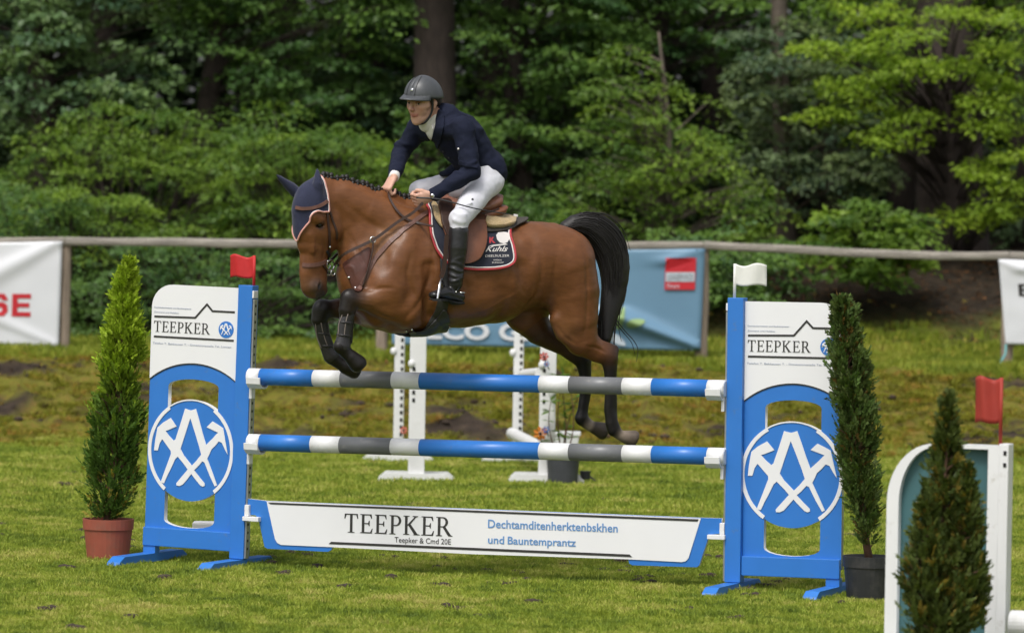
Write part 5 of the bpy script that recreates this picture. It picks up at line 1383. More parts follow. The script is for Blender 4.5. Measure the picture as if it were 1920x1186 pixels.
pad_print('name_underline', [[(912, 464), (922, 461), (946, 459), (950, 461), (930, 463)]], M['white_pipe'])
text_on('pad_line', 'DEELSULZER', 908, 478.5, 953, 482.6, M['white_pipe'], bold=0.0)
text_on('pad_line', 'AMERN', 923, 487.0, 938, 489.6, M['white_pipe'], bold=0.0)
text_on('pad_line', 'EILENDORF', 921, 491.5, 942, 494, M['white_pipe'], bold=0.0)
# half pad: dark trim with sheepskin rolls ---------------------------------------------------------
hpd = tack('half_pad', 'sheepskin half pad showing under the back of the saddle', 'saddle half pad')
side_shell('pad_edge', [(806, 384), (822, 395), (850, 412), (880, 428), (905, 437), (930, 438), (955, 434), (975, 425), (992, 413), (994, 410), (985, 410), (960, 414), (930, 398), (880, 372), (830, 366)], 0.017, 0.010, M['grip'], hpd)
side_shell('sheepskin', [(904, 422), (908, 410), (922, 404), (940, 400), (955, 404), (966, 412), (968, 421), (958, 429), (940, 433), (920, 433), (908, 430)], 0.026, 0.030, M['fleece'], hpd, 1)
side_shell('sheepskin', [(904, 422), (908, 410), (922, 404), (940, 400), (955, 404), (966, 412), (968, 421), (958, 429), (940, 433), (920, 433), (908, 430)], 0.026, 0.030, M['fleece'], hpd, -1)
side_shell('front_fleece', [(806, 388), (812, 386), (820, 398), (828, 416), (836, 432), (828, 432), (816, 420), (808, 404)], 0.026, 0.016, M['fleece'], hpd, 1)
# saddle ---------------------------------------------------------------------------------------------
sad = tack('saddle', 'brown leather jumping saddle between the rider and the navy pad', 'saddle')
SF = Field()
def st(pts, k=0.02): htube(SF, pts, k)
st([(826, 372, 0, 12, .055), (845, 382, 0, 13, .085), (872, 391, 0, 14, .125), (898, 388, 0, 15, .15), (918, 379, 0, 16, .15)], 0.02)
st([(905, 383, 0, 16, .155), (920, 375, 0, 16, .150), (928, 368, 0, 11, .12)], 0.025)
SVV, SQ = SF.mesh(0.007, 0, 2); np_mesh('seat', SVV, SQ, M['seat'], sad)
SF2 = Field(); htube(SF2, [(828, 384, 0, 14, .075), (860, 402, 0, 14, .14), (895, 403, 0, 15, .175), (925, 394, 0, 15, .17), (934, 388, 0, 10, .15)], 0.02)
V_, Q_ = SF2.mesh(0.008, 0, 2); np_mesh('skirt', V_, Q_, M['tan'], sad)
mb = MB()
for dz, rr in ((0.0, 0.0045), (-0.022, 0.004)):       # welts round the cantle
    b = BVHTree.FromPolygons([tuple(v) for v in V_.tolist()], [tuple(q) for q in Q_.tolist()])
    pts = [snap(hp(u, v + dz * -200, .17), 0.002, b) for u, v in ((898, 397), (912, 394), (926, 388), (936, 381))]; mb.tube(spline(pts, 6), rr, 6)
mb.build('welt', M['dark_leather'], sad, smooth=True)
FLAP = [(826, 384), (818, 396), (822, 420), (832, 455), (842, 482), (856, 493), (874, 495), (890, 490), (901, 475), (907, 455), (906, 430), (898, 408), (890, 392), (860, 378)]
for s in (1, -1): side_shell('flap', FLAP, 0.040, 0.010, M['tan'], sad, s)
for s in (1, -1): side_shell('knee_roll', [(822, 388), (818, 402), (824, 428), (834, 452), (846, 462), (846, 440), (840, 414), (838, 392)], 0.051, 0.014, M['dark_leather'], sad, s)
for s in (1, -1): side_shell('panel', [(880, 400), (886, 420), (905, 422), (920, 412), (934, 402), (936, 390), (905, 386)], 0.030, 0.020, M['tan'], sad, s)
# girth with belly guard --------------------------------------------------------------------------------
gir = tack('girth', 'black leather girth with belly guard under the chest of the horse', 'girth')
side_shell('girth_strap', [(826, 482), (850, 486), (846, 530), (842, 560), (836, 590), (835, 640), (788, 640), (800, 608), (814, 585), (822, 550), (825, 515)], 0.004, 0.012, M['girth'], gir)
side_shell('belly_guard', [(834, 578), (841, 600), (848, 628), (840, 634), (800, 636), (776, 626), (772, 616), (786, 616), (806, 606), (822, 590)], 0.017, 0.009, M['girth'], gir)
mb = MB()
for u, v in ((762, 619), (772, 616), (842, 612)): mb.ball(pick(u, v, 0.006), 0.008, 8, 6)
mb.build('buckle', M['chrome'], gir, smooth=True)
# stirrups hang from the saddle --------------------------------------------------------------------------
def stirrup(s):
    A = hp(838, 440, .345); B = hp(833, 500, .345); C = hp(827, 520, .345)
    D0, D1 = hp(838, 562, .285), hp(820, 562, .415)
    f = lambda p: Vector((p.x, s * p.y, p.z))
    mb = MB(); ribbon(mb, [f(p) for p in spline([A, B, C], 6)], 0.026, 0.006, nrm=(0, s, 0)); mb.build('stirrup_leather', M['dark_leather'], sad)
    top = C + Vector((0, 0, -0.006)); mb = MB()
    l = spline([top, top.lerp(D0, 0.25) + Vector((-0.010, -0.02, 0.0)), D0.lerp(top, 0.35) + Vector((-.006, -.012, 0)), D0], 6); r_ = spline([top, top.lerp(D1, 0.25) + Vector((0.010, 0.02, 0.0)), D1.lerp(top, 0.35) + Vector((.006, .012, 0)), D1], 6)
    mb.tube([f(p) for p in l], [0.011 + 0.004 * math.sin(i / len(l) * 3.1) for i in range(len(l))], 8, flat=0.6); mb.tube([f(p) for p in r_], [0.009 + 0.007 * math.sin(i / len(r_) * 3.1) for i in range(len(r_))], 8, flat=0.6)
    mb.build('stirrup_iron', M['chrome'], sad, smooth=True)
    mb = MB(); c = (D0 + D1) / 2; d = (D1 - D0); ribbon(mb, [f(D0 - d * 0.05), f(D1 + d * 0.05)], 0.055, 0.014, nrm=(0, 0, 1)); mb.build('stirrup_tread', M['hole'], sad)
stirrup(1); stirrup(-1)
# ear bonnet --------------------------------------------------------------------------------------------------
bon = tack('ear_bonnet', 'navy crocheted ear bonnet with pale piping on the head of the horse', 'ear bonnet')
hd = HV @ np.array(FH.m.to_3x3()).T + np.array(FH.m.translation)          # to the world, then to the head's frame
Wl = np.array(FD.i.to_3x3()); hdl = hd @ Wl.T + np.array(FD.i.translation)
def dl(u, v, y=0.0): q = FD.p(u, v, y); return q
tip = dl(566, 452); brow = dl(612, 389, .085); back0 = dl(611, 345, .05); pollz = dl(606, 330).z
fx = hdl[:, 0]; fy = np.abs(hdl[:, 1]); fz = hdl[:, 2]
zb = brow.z; zt = tip.z; yb = brow.y
# V on the face: allowed half width grows from the tip upwards; above the browband it runs back behind the ears
halfw = np.clip((fz - zt) / max(1e-6, zb - zt), 0, None) ** 0.85 * (yb + 0.012)
f1 = np.where(fz < zb, fy - halfw, -1.0 * np.minimum(fz - zb, 0.05))
backx = brow.x - 0.015 + (fz - zb) * 0.02
f2 = (backx - fx)
f3 = zt - fz
ff = np.maximum(np.maximum(np.where(fz < zb, (fy - halfw) * 0.8, -(fz - zb)), f2), f3)
nz_ = fz > zt - 0.02
okh = (hdl[:, 0] > dl(632, 380).x) & (fz > zt - 0.03)
ff = np.where(okh, ff, 0.3)
r = clip_shell(HV, HQ, ff, 0.0035, 0.004)
P, F, loops = r
np_mesh('bonnet_cloth', P, F, M['navy'], bon)
mb1, mb2 = MB(), MB()
for lp in loops:
    Pp = resample(lp, 0.010, True); c = Pp.mean(0)
    Nn = np.array([HB.find_nearest(Vector(p))[1] for p in Pp])
    mb1.tube([tuple(p) for p in Pp + Nn * 0.001], 0.0058, 6, cap=False)
    Pi = np.array([snap(p + (c - p) / np.linalg.norm(c - p) * 0.008, 0.0085) for p in Pp]); mb2.tube([tuple(p) for p in Pi], 0.0035, 6, cap=False)
mb1.build('piping', M['salmon'], bon, smooth=True); mb2.build('inner_piping', M['white_pipe'], bon, smooth=True)
for e in (EARN, EARF):
    ef = Field(); a, b_, c_ = [np.array(p) for p in e]
    ef.tube([a - (b_ - a) * 0.2, a * .5 + b_ * .5, b_, c_ + (c_ - b_) * 0.12], [0.028, 0.035, 0.029, 0.006], [0.026, 0.030, 0.025, 0.005], (0, 1, 0), 0.01)
    dirf = (FH.i.to_3x3() @ (FD.m.to_3x3() @ Vector((1, 0.35 if e is EARN else -0.2, 0)))).normalized()
    m_ = np.array((a + 3 * b_) / 4) + np.array(dirf) * 0.030; t_ = b_ * .45 + c_ * .55 + np.array(dirf) * 0.02
    ef.tube([m_, t_], [0.018, 0.008], [0.018, 0.008], (0, 1, 0), 0.008, None, True)      # the open side of the ear
    V_, Q_ = ef.mesh(0.005, 0, 2); np_mesh('ear_cover', V_, Q_, M['navy'], bon)
# bridle ------------------------------------------------------------------------------------------------------------
bri = tack('bridle', 'dark brown bridle with noseband and bit on the head of the horse', 'bridle')
def dsym(pts): return [dmir(p) for p in pts]
def both(name, pts, w, t, m, off=0.002, mirror=True):
    for ps in ([pts, dsym(pts)] if mirror else [pts]):
        mb = MB(); strap(mb, ps, w, t, None, 0.012, off); mb.build(name, m, bri)
pk = lambda L_, o=0.0: [pick(u, v, o) for u, v in L_]
bb = pk([(612, 377), (600, 385), (585, 390), (568, 391), (556, 389)]); bb = bb + [dmir(p) for p in bb[2::-1]][0:0]
mb = MB(); strap(mb, bb, 0.020, 0.009, None, 0.012, 0.008); mb.build('browband', M['strap'], bri)
both('cheekpiece', pk([(611, 372), (613, 400), (616, 430), (617, 460), (619, 486)]), 0.016, 0.005, M['dark_leather'])
both('throat_lash', pk([(613, 385), (622, 410), (630, 432), (631, 448)]), 0.013, 0.005, M['dark_leather'])
nb = pk([(611, 489), (604, 493), (592, 496), (578, 497), (567, 496)])
mb = MB(); strap(mb, nb, 0.024, 0.007, None, 0.012, 0.001); mb.build('noseband', M['strap'], bri)
both('flash_strap', pk([(604, 495), (610, 503), (613, 512)]), 0.013, 0.005, M['dark_leather'])
BIT = pick(615, 497, 0.02)
mb = MB()
def ring_pts(c, r, ax1, ax2, n=20): return [c + ax1 * (r * math.cos(6.2832 * i / n)) + ax2 * (r * math.sin(6.2832 * i / n)) for i in range(n + 1)]
hdx = (FH.i.to_3x3() @ (FD.m.to_3x3() @ Vector((1, 0, 0)))); up_ = Vector((0, 0, 1))
for c in (BIT, dmir(BIT)):
    mb = MB(); mb.tube(ring_pts(c + Vector((-.005, 0, 0)), 0.030, hdx, up_), 0.0045, 8, cap=False); mb.tube(ring_pts(c + Vector((-.02, 0.004, -0.045)), 0.016, hdx, up_), 0.0035, 8, cap=False); mb.build('bit_ring', M['chrome'], bri, smooth=True)
both('curb_strap', [pick(612, 470, .004), pick(616, 484, .012), BIT + Vector((-0.03, 0, 0.0))], 0.016, 0.005, M['hole'])
for u, v in ((617, 462), (612, 490)): 
    mb = MB(); mb.ball(pick(u, v, 0.008), (0.007, 0.007, 0.009), 8, 6); mb.build('buckle', M['chrome'], bri, smooth=True)
# breastplate and martingale ---------------------------------------------------------------------------------------
bp_ = tack('breastplate', 'brown breastplate with oxblood chest piece across the shoulder of the horse', 'breastplate')
MR = pick(697, 452, 0.035)
mb = MB(); strap(mb, pk([(818, 392), (795, 402), (768, 422), (738, 448), (712, 474), (694, 500), (682, 526), (671, 545)]), 0.026, 0.006, None, 0.02, 0.003); mb.build('shoulder_strap', M['strap'], bp_)
mb = MB(); strap(mb, [Vector((p.x, -p.y, p.z)) for p in pk([(818, 392), (795, 402), (768, 422), (738, 448), (712, 474), (694, 500), (682, 526), (671, 545)])], 0.026, 0.006, None, 0.02, 0.003); mb.build('shoulder_strap', M['strap'], bp_)
def px_shell(name, pts, off, thick, m, parent, src=None, fm=None, n=5):
    """piece of a surface cut to an outline seen by the camera"""
    V, Q = src if src is not None else (HV, HQ); Mw = fm or FH.m
    W = V @ np.array(Mw.to_3x3()).T + np.array(Mw.translation); u, v = project(W)
    f = poly_sd(u, v, smooth_loop(pts, n) if n else pts)
    N = normals_of(V, Q); face = (N @ np.array(Mw.to_3x3()).T * (W - np.array(CAM))).sum(1); f = np.where(face > 0.0, np.maximum(f, 1.0), f); c0 = W[np.argmin(f + (face > 0) * 99)]; f = np.maximum(f, (np.linalg.norm(W - c0, axis=1) - 0.33) * 300)
    P, F, lp = clip_shell(V, Q, f, off, thick, N); return np_mesh(name, P, F, m, parent), lp
px_shell('chest_piece', [(645, 493), (662, 482), (690, 464), (694, 474), (688, 505), (682, 535), (676, 546), (664, 544), (654, 520), (647, 505)], 0.002, 0.007, M['oxblood'], bp_)
mb = MB(); mb.tube([tuple(p) for p in spline([pick(680, 540, .012), pick(688, 505, .02), pick(695, 470, .03), MR], 6)], 0.0055, 6); mb.build('martingale_strap', M['dark_leather'], bp_, smooth=True)
mb = MB(); mb.tube(ring_pts(MR, 0.018, Vector((1, 0, 0)), up_), 0.004, 8, cap=False); mb.build('martingale_ring', M['chrome'], bp_, smooth=True)
mb = MB(); 
for u, v in ((656, 520), (668, 540)): mb.ball(pick(u, v, 0.012), 0.009, 8, 6)
mb.build('stud', M['chrome'], bp_, smooth=True)
# boots on the fore legs -----------------------------------------------------------------------------------------------
M['piping_grey'] = mat('grey_piping', (0.20, 0.165, 0.145), 0.6, 0.1)
M['boot_shell'] = mat('tendon_boot', (0.024, 0.022, 0.024), 0.38, 0.15, 14, 0.1, 50)
for lab, ps, y in (('dark tendon boot on the near foreleg of the horse', [(652, 588, 13.5, .034), (647, 606, 13, .032), (644, 632, 12.5, .031), (642, 648, 15.5, .036)], .15), ('dark tendon boot on the far foreleg of the horse', [(601, 604, 14, .036), (606, 628, 13, .032), (614, 652, 13, .032), (621, 666, 15.5, .036)], -.135)):
    bf = Field(); htube(bf, [(u, v, y, r_, b__) for u, v, r_, b__ in ps], 0.01); V_, Q_ = bf.mesh(0.005, 0, 1)
    t_ = tack('tendon_boot', lab, 'horse boot'); t_['group'] = 'tendon boots on the forelegs'
    np_mesh('boot_shell', V_, Q_, M['boot_shell'], t_)
    for du in (-0.75, 0.05):
        P_ = [pick(u + r_ * du, v, 0.001) for u, v, r_, b__ in ps[:3]]
        b2_ = BVHTree.FromPolygons([tuple(q) for q in V_.tolist()], [tuple(q) for q in Q_.tolist()])
        P_ = [snap(q, 0.001, b2_) for q in resample(spline(P_, 4), 0.01)]
        mb = MB(); mb.tube([tuple(q) for q in P_], 0.0032, 5); mb.build('boot_piping', M['piping_grey'], t_, smooth=True)
    for k in (0.3, 0.62):
        i = k * (len(ps) - 1); a = int(i); q = i - a; u = ps[a][0] * (1 - q) + ps[a + 1][0] * q; v = ps[a][1] * (1 - q) + ps[a + 1][1] * q
        mb = MB(); c = hp(u, v, y); mb.tube(ring_pts(c, 0.0385 + 0.002, Vector((1, 0, 0.1)).normalized(), Vector((0, 0.86, 0))), 0.006, 6, cap=False); mb.build('boot_strap', M['boot_shell'], t_, smooth=True)
# ------------------------------------------------------------------ the rider
SKIN = (0.58, 0.34, 0.255); LIP = (0.40, 0.14, 0.115); BROW = (0.05, 0.028, 0.020); SKD = (0.40, 0.18, 0.12)
M['skin'] = mat('skin', SKIN, 0.5, 0.06, 40, 0.05, 200, attr='coat', spec=0.35)
M['jacket'] = mat('navy_jacket', (0.0095, 0.0125, 0.029), 0.85, 0.15, 14, 0.25, 320, spec=0.2)
M['breeches'] = mat('white_breeches', (0.66, 0.66, 0.72), 0.8, 0.05, 14, 0.15, 200, dirt=((0.45, 0.42, 0.40), 9, 0.6, 0.85, 0.4))
M['shirt'] = mat('white_shirt', (0.74, 0.73, 0.70), 0.8, 0.05, 20, 0.15, 150)
M['boot'] = mat('black_boot', (0.014, 0.014, 0.015), 0.28, 0.2, 12, 0.25, 22)
M['helmet'] = mat('matt_grey_helmet', (0.062, 0.066, 0.072), 0.42, 0.08, 60, 0.04, 200)
M['helmet_dark'] = mat('dark_helmet_panel', (0.022, 0.023, 0.026), 0.5, 0.08)
M['rhair'] = mat('dark_brown_hair', (0.022, 0.013, 0.010), 0.6, 0.3, 60, 0.5, 200)
# head frame: looks ahead and towards the camera
HDY = rad(53); HP0 = FH.w(hp(793, 191, 0.0)); HFM = Matrix.Translation(HP0) @ Matrix.Rotation(math.pi + HDY, 4, 'Z') @ Matrix.Rotation(rad(9), 4, 'Y') @ Matrix.Rotation(rad(-4), 4, 'X')
HS = 1.09
def hl(x, y, z): return FH.i @ (HFM @ (Vector((x, y, z)) * HS))
hY = FH.i.to_3x3() @ (HFM.to_3x3() @ Vector((0, 1, 0))); hX = FH.i.to_3x3() @ (HFM.to_3x3() @ Vector((1, 0, 0))); hZ = FH.i.to_3x3() @ (HFM.to_3x3() @ Vector((0, 0, 1)))
BF = Field()
def bl(c, rx, rl, k=0.015, col_=None, sub=False): BF.tube([hl(*c)], [rx * HS], [rl * HS], hY, k, None if col_ is None else [col_], sub)
def bt_(cs, ra, rb, k=0.012, col_=None, lat=None, sub=False): BF.tube([hl(*c) for c in cs], [r * HS for r in ra], [r * HS for r in rb], lat or hY, k, col_, sub)
bt_([(-.015, 0, .045), (.01, 0, .05)], (.095, .09), (.077, .074))
bt_([(.035, 0, .015), (.040, 0, -.035), (.047, 0, -.075)], (.056, .053, .040), (.062, .057, .041), 0.02)
bt_([(.060, 0, -.092), (.066, 0, -.104)], (.021, .018), (.025, .019), 0.015)
for s in (1, -1):
    bt_([(-.005, s * .052, -.040), (.020, s * .041, -.074), (.058, s * .014, -.100)], (.017, .015, .013), (.015, .014, .014), 0.018)
    bt_([(.064, s * .042, -.018), (.035, s * .062, -.012)], (.017, .014), (.016, .010), 0.018)
    bt_([(.086, s * .016, .026), (.080, s * .036, .028), (.060, s * .054, .020)], (.011, .011, .010), (.010, .010, .010), 0.012)
    bl((.088, s * .031, .006), .014, .016, 0.008, None, True)
    bl((.106, s * .012, -.030), .0085, .0085, 0.006, SKD)
    bt_([(-.004, s * .074, .012), (-.010, s * .080, -.004), (-.006, s * .075, -.028)], (.014, .016, .010), (.006, .007, .006), 0.006, [SKD, SKIN, SKIN])
    bt_([(.098, s * .015, .020), (.090, s * .036, .023), (.075, s * .050, .016)], (.005, .005, .003), (.005, .005, .003), 0.004, [BROW, BROW, BROW])
bt_([(.090, 0, .022), (.101, 0, .004), (.117, 0, -.024)], (.010, .010, .012), (.009, .009, .011), 0.009)
bt_([(.098, 0, -.030), (.090, 0, -.046)], (.008, .009), (.010, .016), 0.010)
bt_([(.085, .022, -.0575), (.0965, 0, -.054), (.085, -.022, -.0575)], (.004, .0065, .004), (.005, .005, .005), 0.005, [LIP] * 3, hZ)
bt_([(.084, .020, -.0635), (.094, 0, -.0665), (.084, -.020, -.0635)], (.004, .007, .004), (.005, .006, .005), 0.005, [LIP] * 3, hZ)
bt_([(.0985, .018, -.0605), (.1025, 0, -.0600), (.0985, -.018, -.0605)], (.003,) * 3, (.0025,) * 3, 0.003, [LIP] * 3, hZ, True)
# neck, trunk, arms (under the clothes) and legs: one continuous body
def R(p): return Vector(p)
SHL, ELL, WRL = hp(868, 240, .19), hp(884, 322, .27), hp(812, 366, .20)
SHR, ELR, WRR = hp(786, 240, -.17), hp(752, 286, -.25), hp(739, 331, .03)
NECKB = hp(826, 214, 0)
BF.tube([hl(-.022, 0, -.04), hl(-.03, 0, -.10), NECKB], [.050, .046, .045], [.050, .048, .05], hY, 0.02)
TL = Vector((0, 1, 0))
SHAX = (SHL - SHR).normalized()
BF.tube([NECKB, hp(858, 256, 0), hp(890, 300, 0), hp(910, 335, 0)], [.05, .095, .085, .075], [.08, .145, .125, .13], SHAX, 0.03)
for SH, EL, WR in ((SHL, ELL, WRL), (SHR, ELR, WRR)):
    BF.tube([SH, EL], [.045, .034], [.045, .034], TL, 0.03); BF.tube([EL, WR], [.034, .026], [.034, .028], TL, 0.02)
HIPL, KNL, ANL = hp(908, 345, .10), hp(862, 410, .315), hp(853, 532, .325)
HIPR, KNR, ANR = hp(884, 348, -.10), hp(787, 358, -.29), hp(775, 480, -.32)
for HI, KN, AN in ((HIPL, KNL, ANL), (HIPR, KNR, ANR)):
    BF.tube([HI, KN], [.070, .046], [.070, .046], TL, 0.03); BF.tube([KN, KN.lerp(AN, .35), AN], [.048, .050, .034], [.048, .05, .034], TL, 0.02)
BV, BQ = BF.mesh(0.0042, 0, 1)
BC = BF.colours(BV, SKIN, 0.005)
cheek = np.array([(x, y, z) for x, y, z in BV]); 
for s in (1, -1):
    d = np.linalg.norm(BV - np.array(hl(.078, s * .040, -.03)), axis=1); w = 0.35 * np.exp(-(d / .022) ** 2); BC = BC * (1 - w)[:, None] + np.array((0.46, 0.17, 0.12)) * w[:, None]
d = np.linalg.norm(BV - np.array(hl(.118, 0, -.026)), axis=1); w = 0.3 * np.exp(-(d / .014) ** 2); BC = BC * (1 - w)[:, None] + np.array((0.46, 0.17, 0.12)) * w[:, None]
# hands: palm, five bent fingers; own finer grid, joined to the same body at the wrists inside the cuffs
def hand(W, D, B, T, back, scale=1.0, curl=(0.9, 1.2, 0.9), spread=0.10):
    """W wrist, D direction of the palm, B direction across the knuckles (towards the index finger), T direction the back of the hand faces"""
    D, B = D.normalized(), (B - D * B.dot(D)).normalized(); T = B.cross(D) if T is None else (T - D * T.dot(D) - B * T.dot(B)).normalized()
    k = scale; h = Field()
    K = [W + D * (.088 * k) + B * (x * k) for x in (.030, .010, -.011, -.030)]
    h.tube([W + back * .05 * k, W + back * .004, W + D * .03 * k, W + D * .082 * k], [.022 * k, .022 * k, .019 * k, .016 * k], [.024 * k, .027 * k, .036 * k, .041 * k], B, 0.012)
    Ls = [(.040, .026, .021), (.044, .030, .022), (.041, .028, .021), (.033, .022, .019)]
    for i in range(4):
        p = K[i] - D * .012 * k; a = 0.25; pts = [p, K[i]]; d = D + B * (spread * (1.5 - i) / 3); d.normalize()
        for j in range(3):
            a += curl[j] * (1 + 0.06 * i); dd = d * math.cos(a) - T * math.sin(a); pts.append(pts[-1] + dd * Ls[i][j] * k)
        r = [.0105, .0105, .0095, .0088, .0075]; h.tube(pts, [q * k for q in r], [q * k * 1.001 for q in r], B, 0.004)
        h.ball(K[i] + T * .003 * k, .0108 * k, 0.006)
    tp = [W + D * .022 * k + B * .020 * k, W + D * .050 * k + B * .042 * k - T * .012 * k, W + D * .074 * k + B * .046 * k - T * .030 * k, W + D * .092 * k + B * .034 * k - T * .044 * k]
    h.tube(tp, [.015 * k, .0125 * k, .0108 * k, .0085 * k], [.0151 * k, .0125 * k, .0108 * k, .0085 * k], B, 0.008)
    V, Q = h.mesh(0.0030, 0, 1); kn = np.array([np.array(q) for q in K]); d = np.min(np.linalg.norm(V[:, None] - kn[None], axis=2), 1); w = 0.35 * np.exp(-(d / .012) ** 2)
    C = np.array(SKIN) * (1 - w)[:, None] + np.array((0.44, 0.17, 0.12)) * w[:, None]
    return V, Q, C, pts
camdir = (FH.c - WRL).normalized(); rt = FH.i.to_3x3() @ _R; upv = FH.i.to_3x3() @ _U
hv1, hq1, hc1, _ = hand(WRL - (ELL - WRL).normalized() * 0.004, (-rt * 0.95 - upv * 0.30 + camdir * 0.15), (upv * 0.80 - rt * 0.35 + camdir * 0.45), (camdir * 0.8 + upv * 0.5), (ELL - WRL).normalized(), 1.06, (0.75, 1.25, 0.9))
hv2, hq2, hc2, _ = hand(WRR + Vector((0, 0, 0.004)), (-rt * 0.50 - upv * 0.85 + camdir * 0.25), (-rt * 0.45 + upv * 0.25 - camdir * 0.85), (-rt * 0.75 + upv * 0.4 + camdir * 0.6), (ELR - WRR).normalized(), 1.06, (0.7, 1.2, 0.9))
n0, n1 = len(BV), len(BV) + len(hv1)
person = np_mesh('person', np.vstack([BV, hv1, hv2]), np.vstack([BQ, hq1 + n0, hq2 + n1]), M['skin'], None, np.vstack([BC, hc1, hc2]))
person.matrix_world = FH.m
setp(person, 'rider in navy jacket, white breeches and grey helmet leaning forward on the bay horse', 'person')
def pchild(name, V, Q, m): return np_mesh(name, V, Q, m, person)
for s in (1, -1):
    MB().ball(hl(.0745, s * .0315, .004), 0.0125, 12, 8).build('eye', mat('eye_white', (0.55, 0.52, 0.50), 0.2, 0) if s > 0 else bpy.data.materials['eye_white'], person, smooth=True)
    MB().ball(hl(.0815, s * .0330 + 0.001, .003), 0.0070, 10, 8).build('iris', M['eye'], person, smooth=True)
    mb = MB(); mb.tube([hl(.085, s * .018, .0075), hl(.0895, s * .030, .0135), hl(.080, s * .045, .0075)], 0.0038, 6); mb.build('eyelid', M['skin_plain'] if 'skin_plain' in M else M.setdefault('skin_plain', mat('eyelid_skin', (0.30, 0.14, 0.095), 0.5, 0.05)), person, smooth=True)
# hair at the temples and nape
hf = Field()
for s in (1, -1):
    hf.tube([hl(.030, s * .071, .030), hl(.016, s * .074, .006), hl(.012, s * .072, -.018)], [.014, .010, .005], [.0055, .005, .004], hY, 0.004)
    hf.tube([hl(-.03, s * .074, .03), hl(-.06, s * .060, .0), hl(-.075, s * .03, -.02), hl(-.08, 0, -.025)], [.03, .03, .028, .028], [.012, .016, .02, .02], hY, 0.01)
pchild('hair', *hf.mesh(0.004, 0, 1), M['rhair'])
# helmet: shell, peak, panel, badge, chin strap
hel = bpy.data.objects.new('helmet', None); link(hel, person)
def helm(a, b, sc=1.0, off=0.0):
    """shell point: a round, b from rim (0) to crown (1)"""
    rx, ry, rz = .122 * sc + off, .096 * sc + off, .104 * sc + off; q = b * math.pi / 2
    x = rx * math.cos(a) * math.cos(q) * (1.0 if math.cos(a) < 0 else 0.93); y = ry * math.sin(a) * math.cos(q); z = .040 + (rz) * math.sin(q)
    z += -0.030 * (1 - b) * (0.5 - 0.5 * math.cos(a)) ** 1.2
    return hl(x - .006, y, z)
rows = [[helm(2 * math.pi * i / 48, b) for i in range(49)] for b in [0, .04, .1, .2, .3, .42, .55, .68, .8, .9, .97, 1.0]]
MB().sheet(rows, 0.006, out=(0, 0, 1)).build('shell', M['helmet'], hel, smooth=True)
mb = MB(); mb.tube([helm(2 * math.pi * i / 48, 0.0, 1, 0.001) for i in range(49)], 0.0055, 8, cap=False); mb.build('rim', M['helmet_dark'], hel, smooth=True)
rows = []
for j in range(7):
    t = j / 6; row = []
    for i in range(25):
        a = -1.12 + 2.24 * i / 24; p = Vector((.122 * .93 * math.cos(a) - .006, .096 * math.sin(a), .044)); ext = 0.064 * math.cos(a * 1.32) ** 1.0 if abs(a * 1.32) < 1.57 else 0
        row.append(hl(p.x + ext * t, p.y * (1 + 0.03 * t), .045 - 0.012 * t * t - 0.020 * (abs(math.sin(a)) ** 2) * t))
    rows.append(row)
MB().sheet(rows, 0.006, out=(0, 0, 1)).build('peak', M['helmet'], hel, smooth=True)
rows = [[helm(a, b, 1, 0.0075) for a in np.linspace(-0.20 * (1 - 0.5 * b), 0.20 * (1 - 0.5 * b), 7)] for b in np.linspace(0.08, 0.95, 14)]
for s in (1, -1):
    mb = MB(); mb.tube([helm(s * 0.27 * (1 + 1.2 * b ** 2), b, 1, 0.0065) for b in np.linspace(0.06, 0.86, 14)], 0.0022, 6); mb.build('seam', M['helmet_dark'], hel, smooth=True)
rows = [[helm(a, b, 1, 0.0075) for a in np.linspace(0.0, 0.16, 5)] for b in np.linspace(0.20, 0.30, 4)]
MB().sheet(rows, 0.002, out=tuple(hX)).build('badge', M['chrome'], hel, smooth=True)
for s in (1, -1):
    mb = MB(); pts = [hl(.022, s * .084, .030), hl(.014, s * .077, -.02), hl(.022, s * .068, -.065), hl(.045, s * .042, -.108), hl(.052, 0, -.120)]
    P_ = spline(pts, 6); mb.tube([tuple(p) for p in P_], 0.007, 6, flat=0.45); mb.build('chin_strap', M['helmet_dark'], hel, smooth=True)
# shirt: collar and stock, seen in the opening of the jacket
CF = Field()
CF.tube([hl(-.030, 0, -.105), hl(-.034, 0, -.130), NECKB.lerp(hp(815, 225, .03), 0.3)], [.053, .052, .044], [.053, .053, .048], hY, 0.02)
CV, CQ = CF.mesh(0.005, 0, 2); pchild('shirt', CV, CQ, M['shirt'])
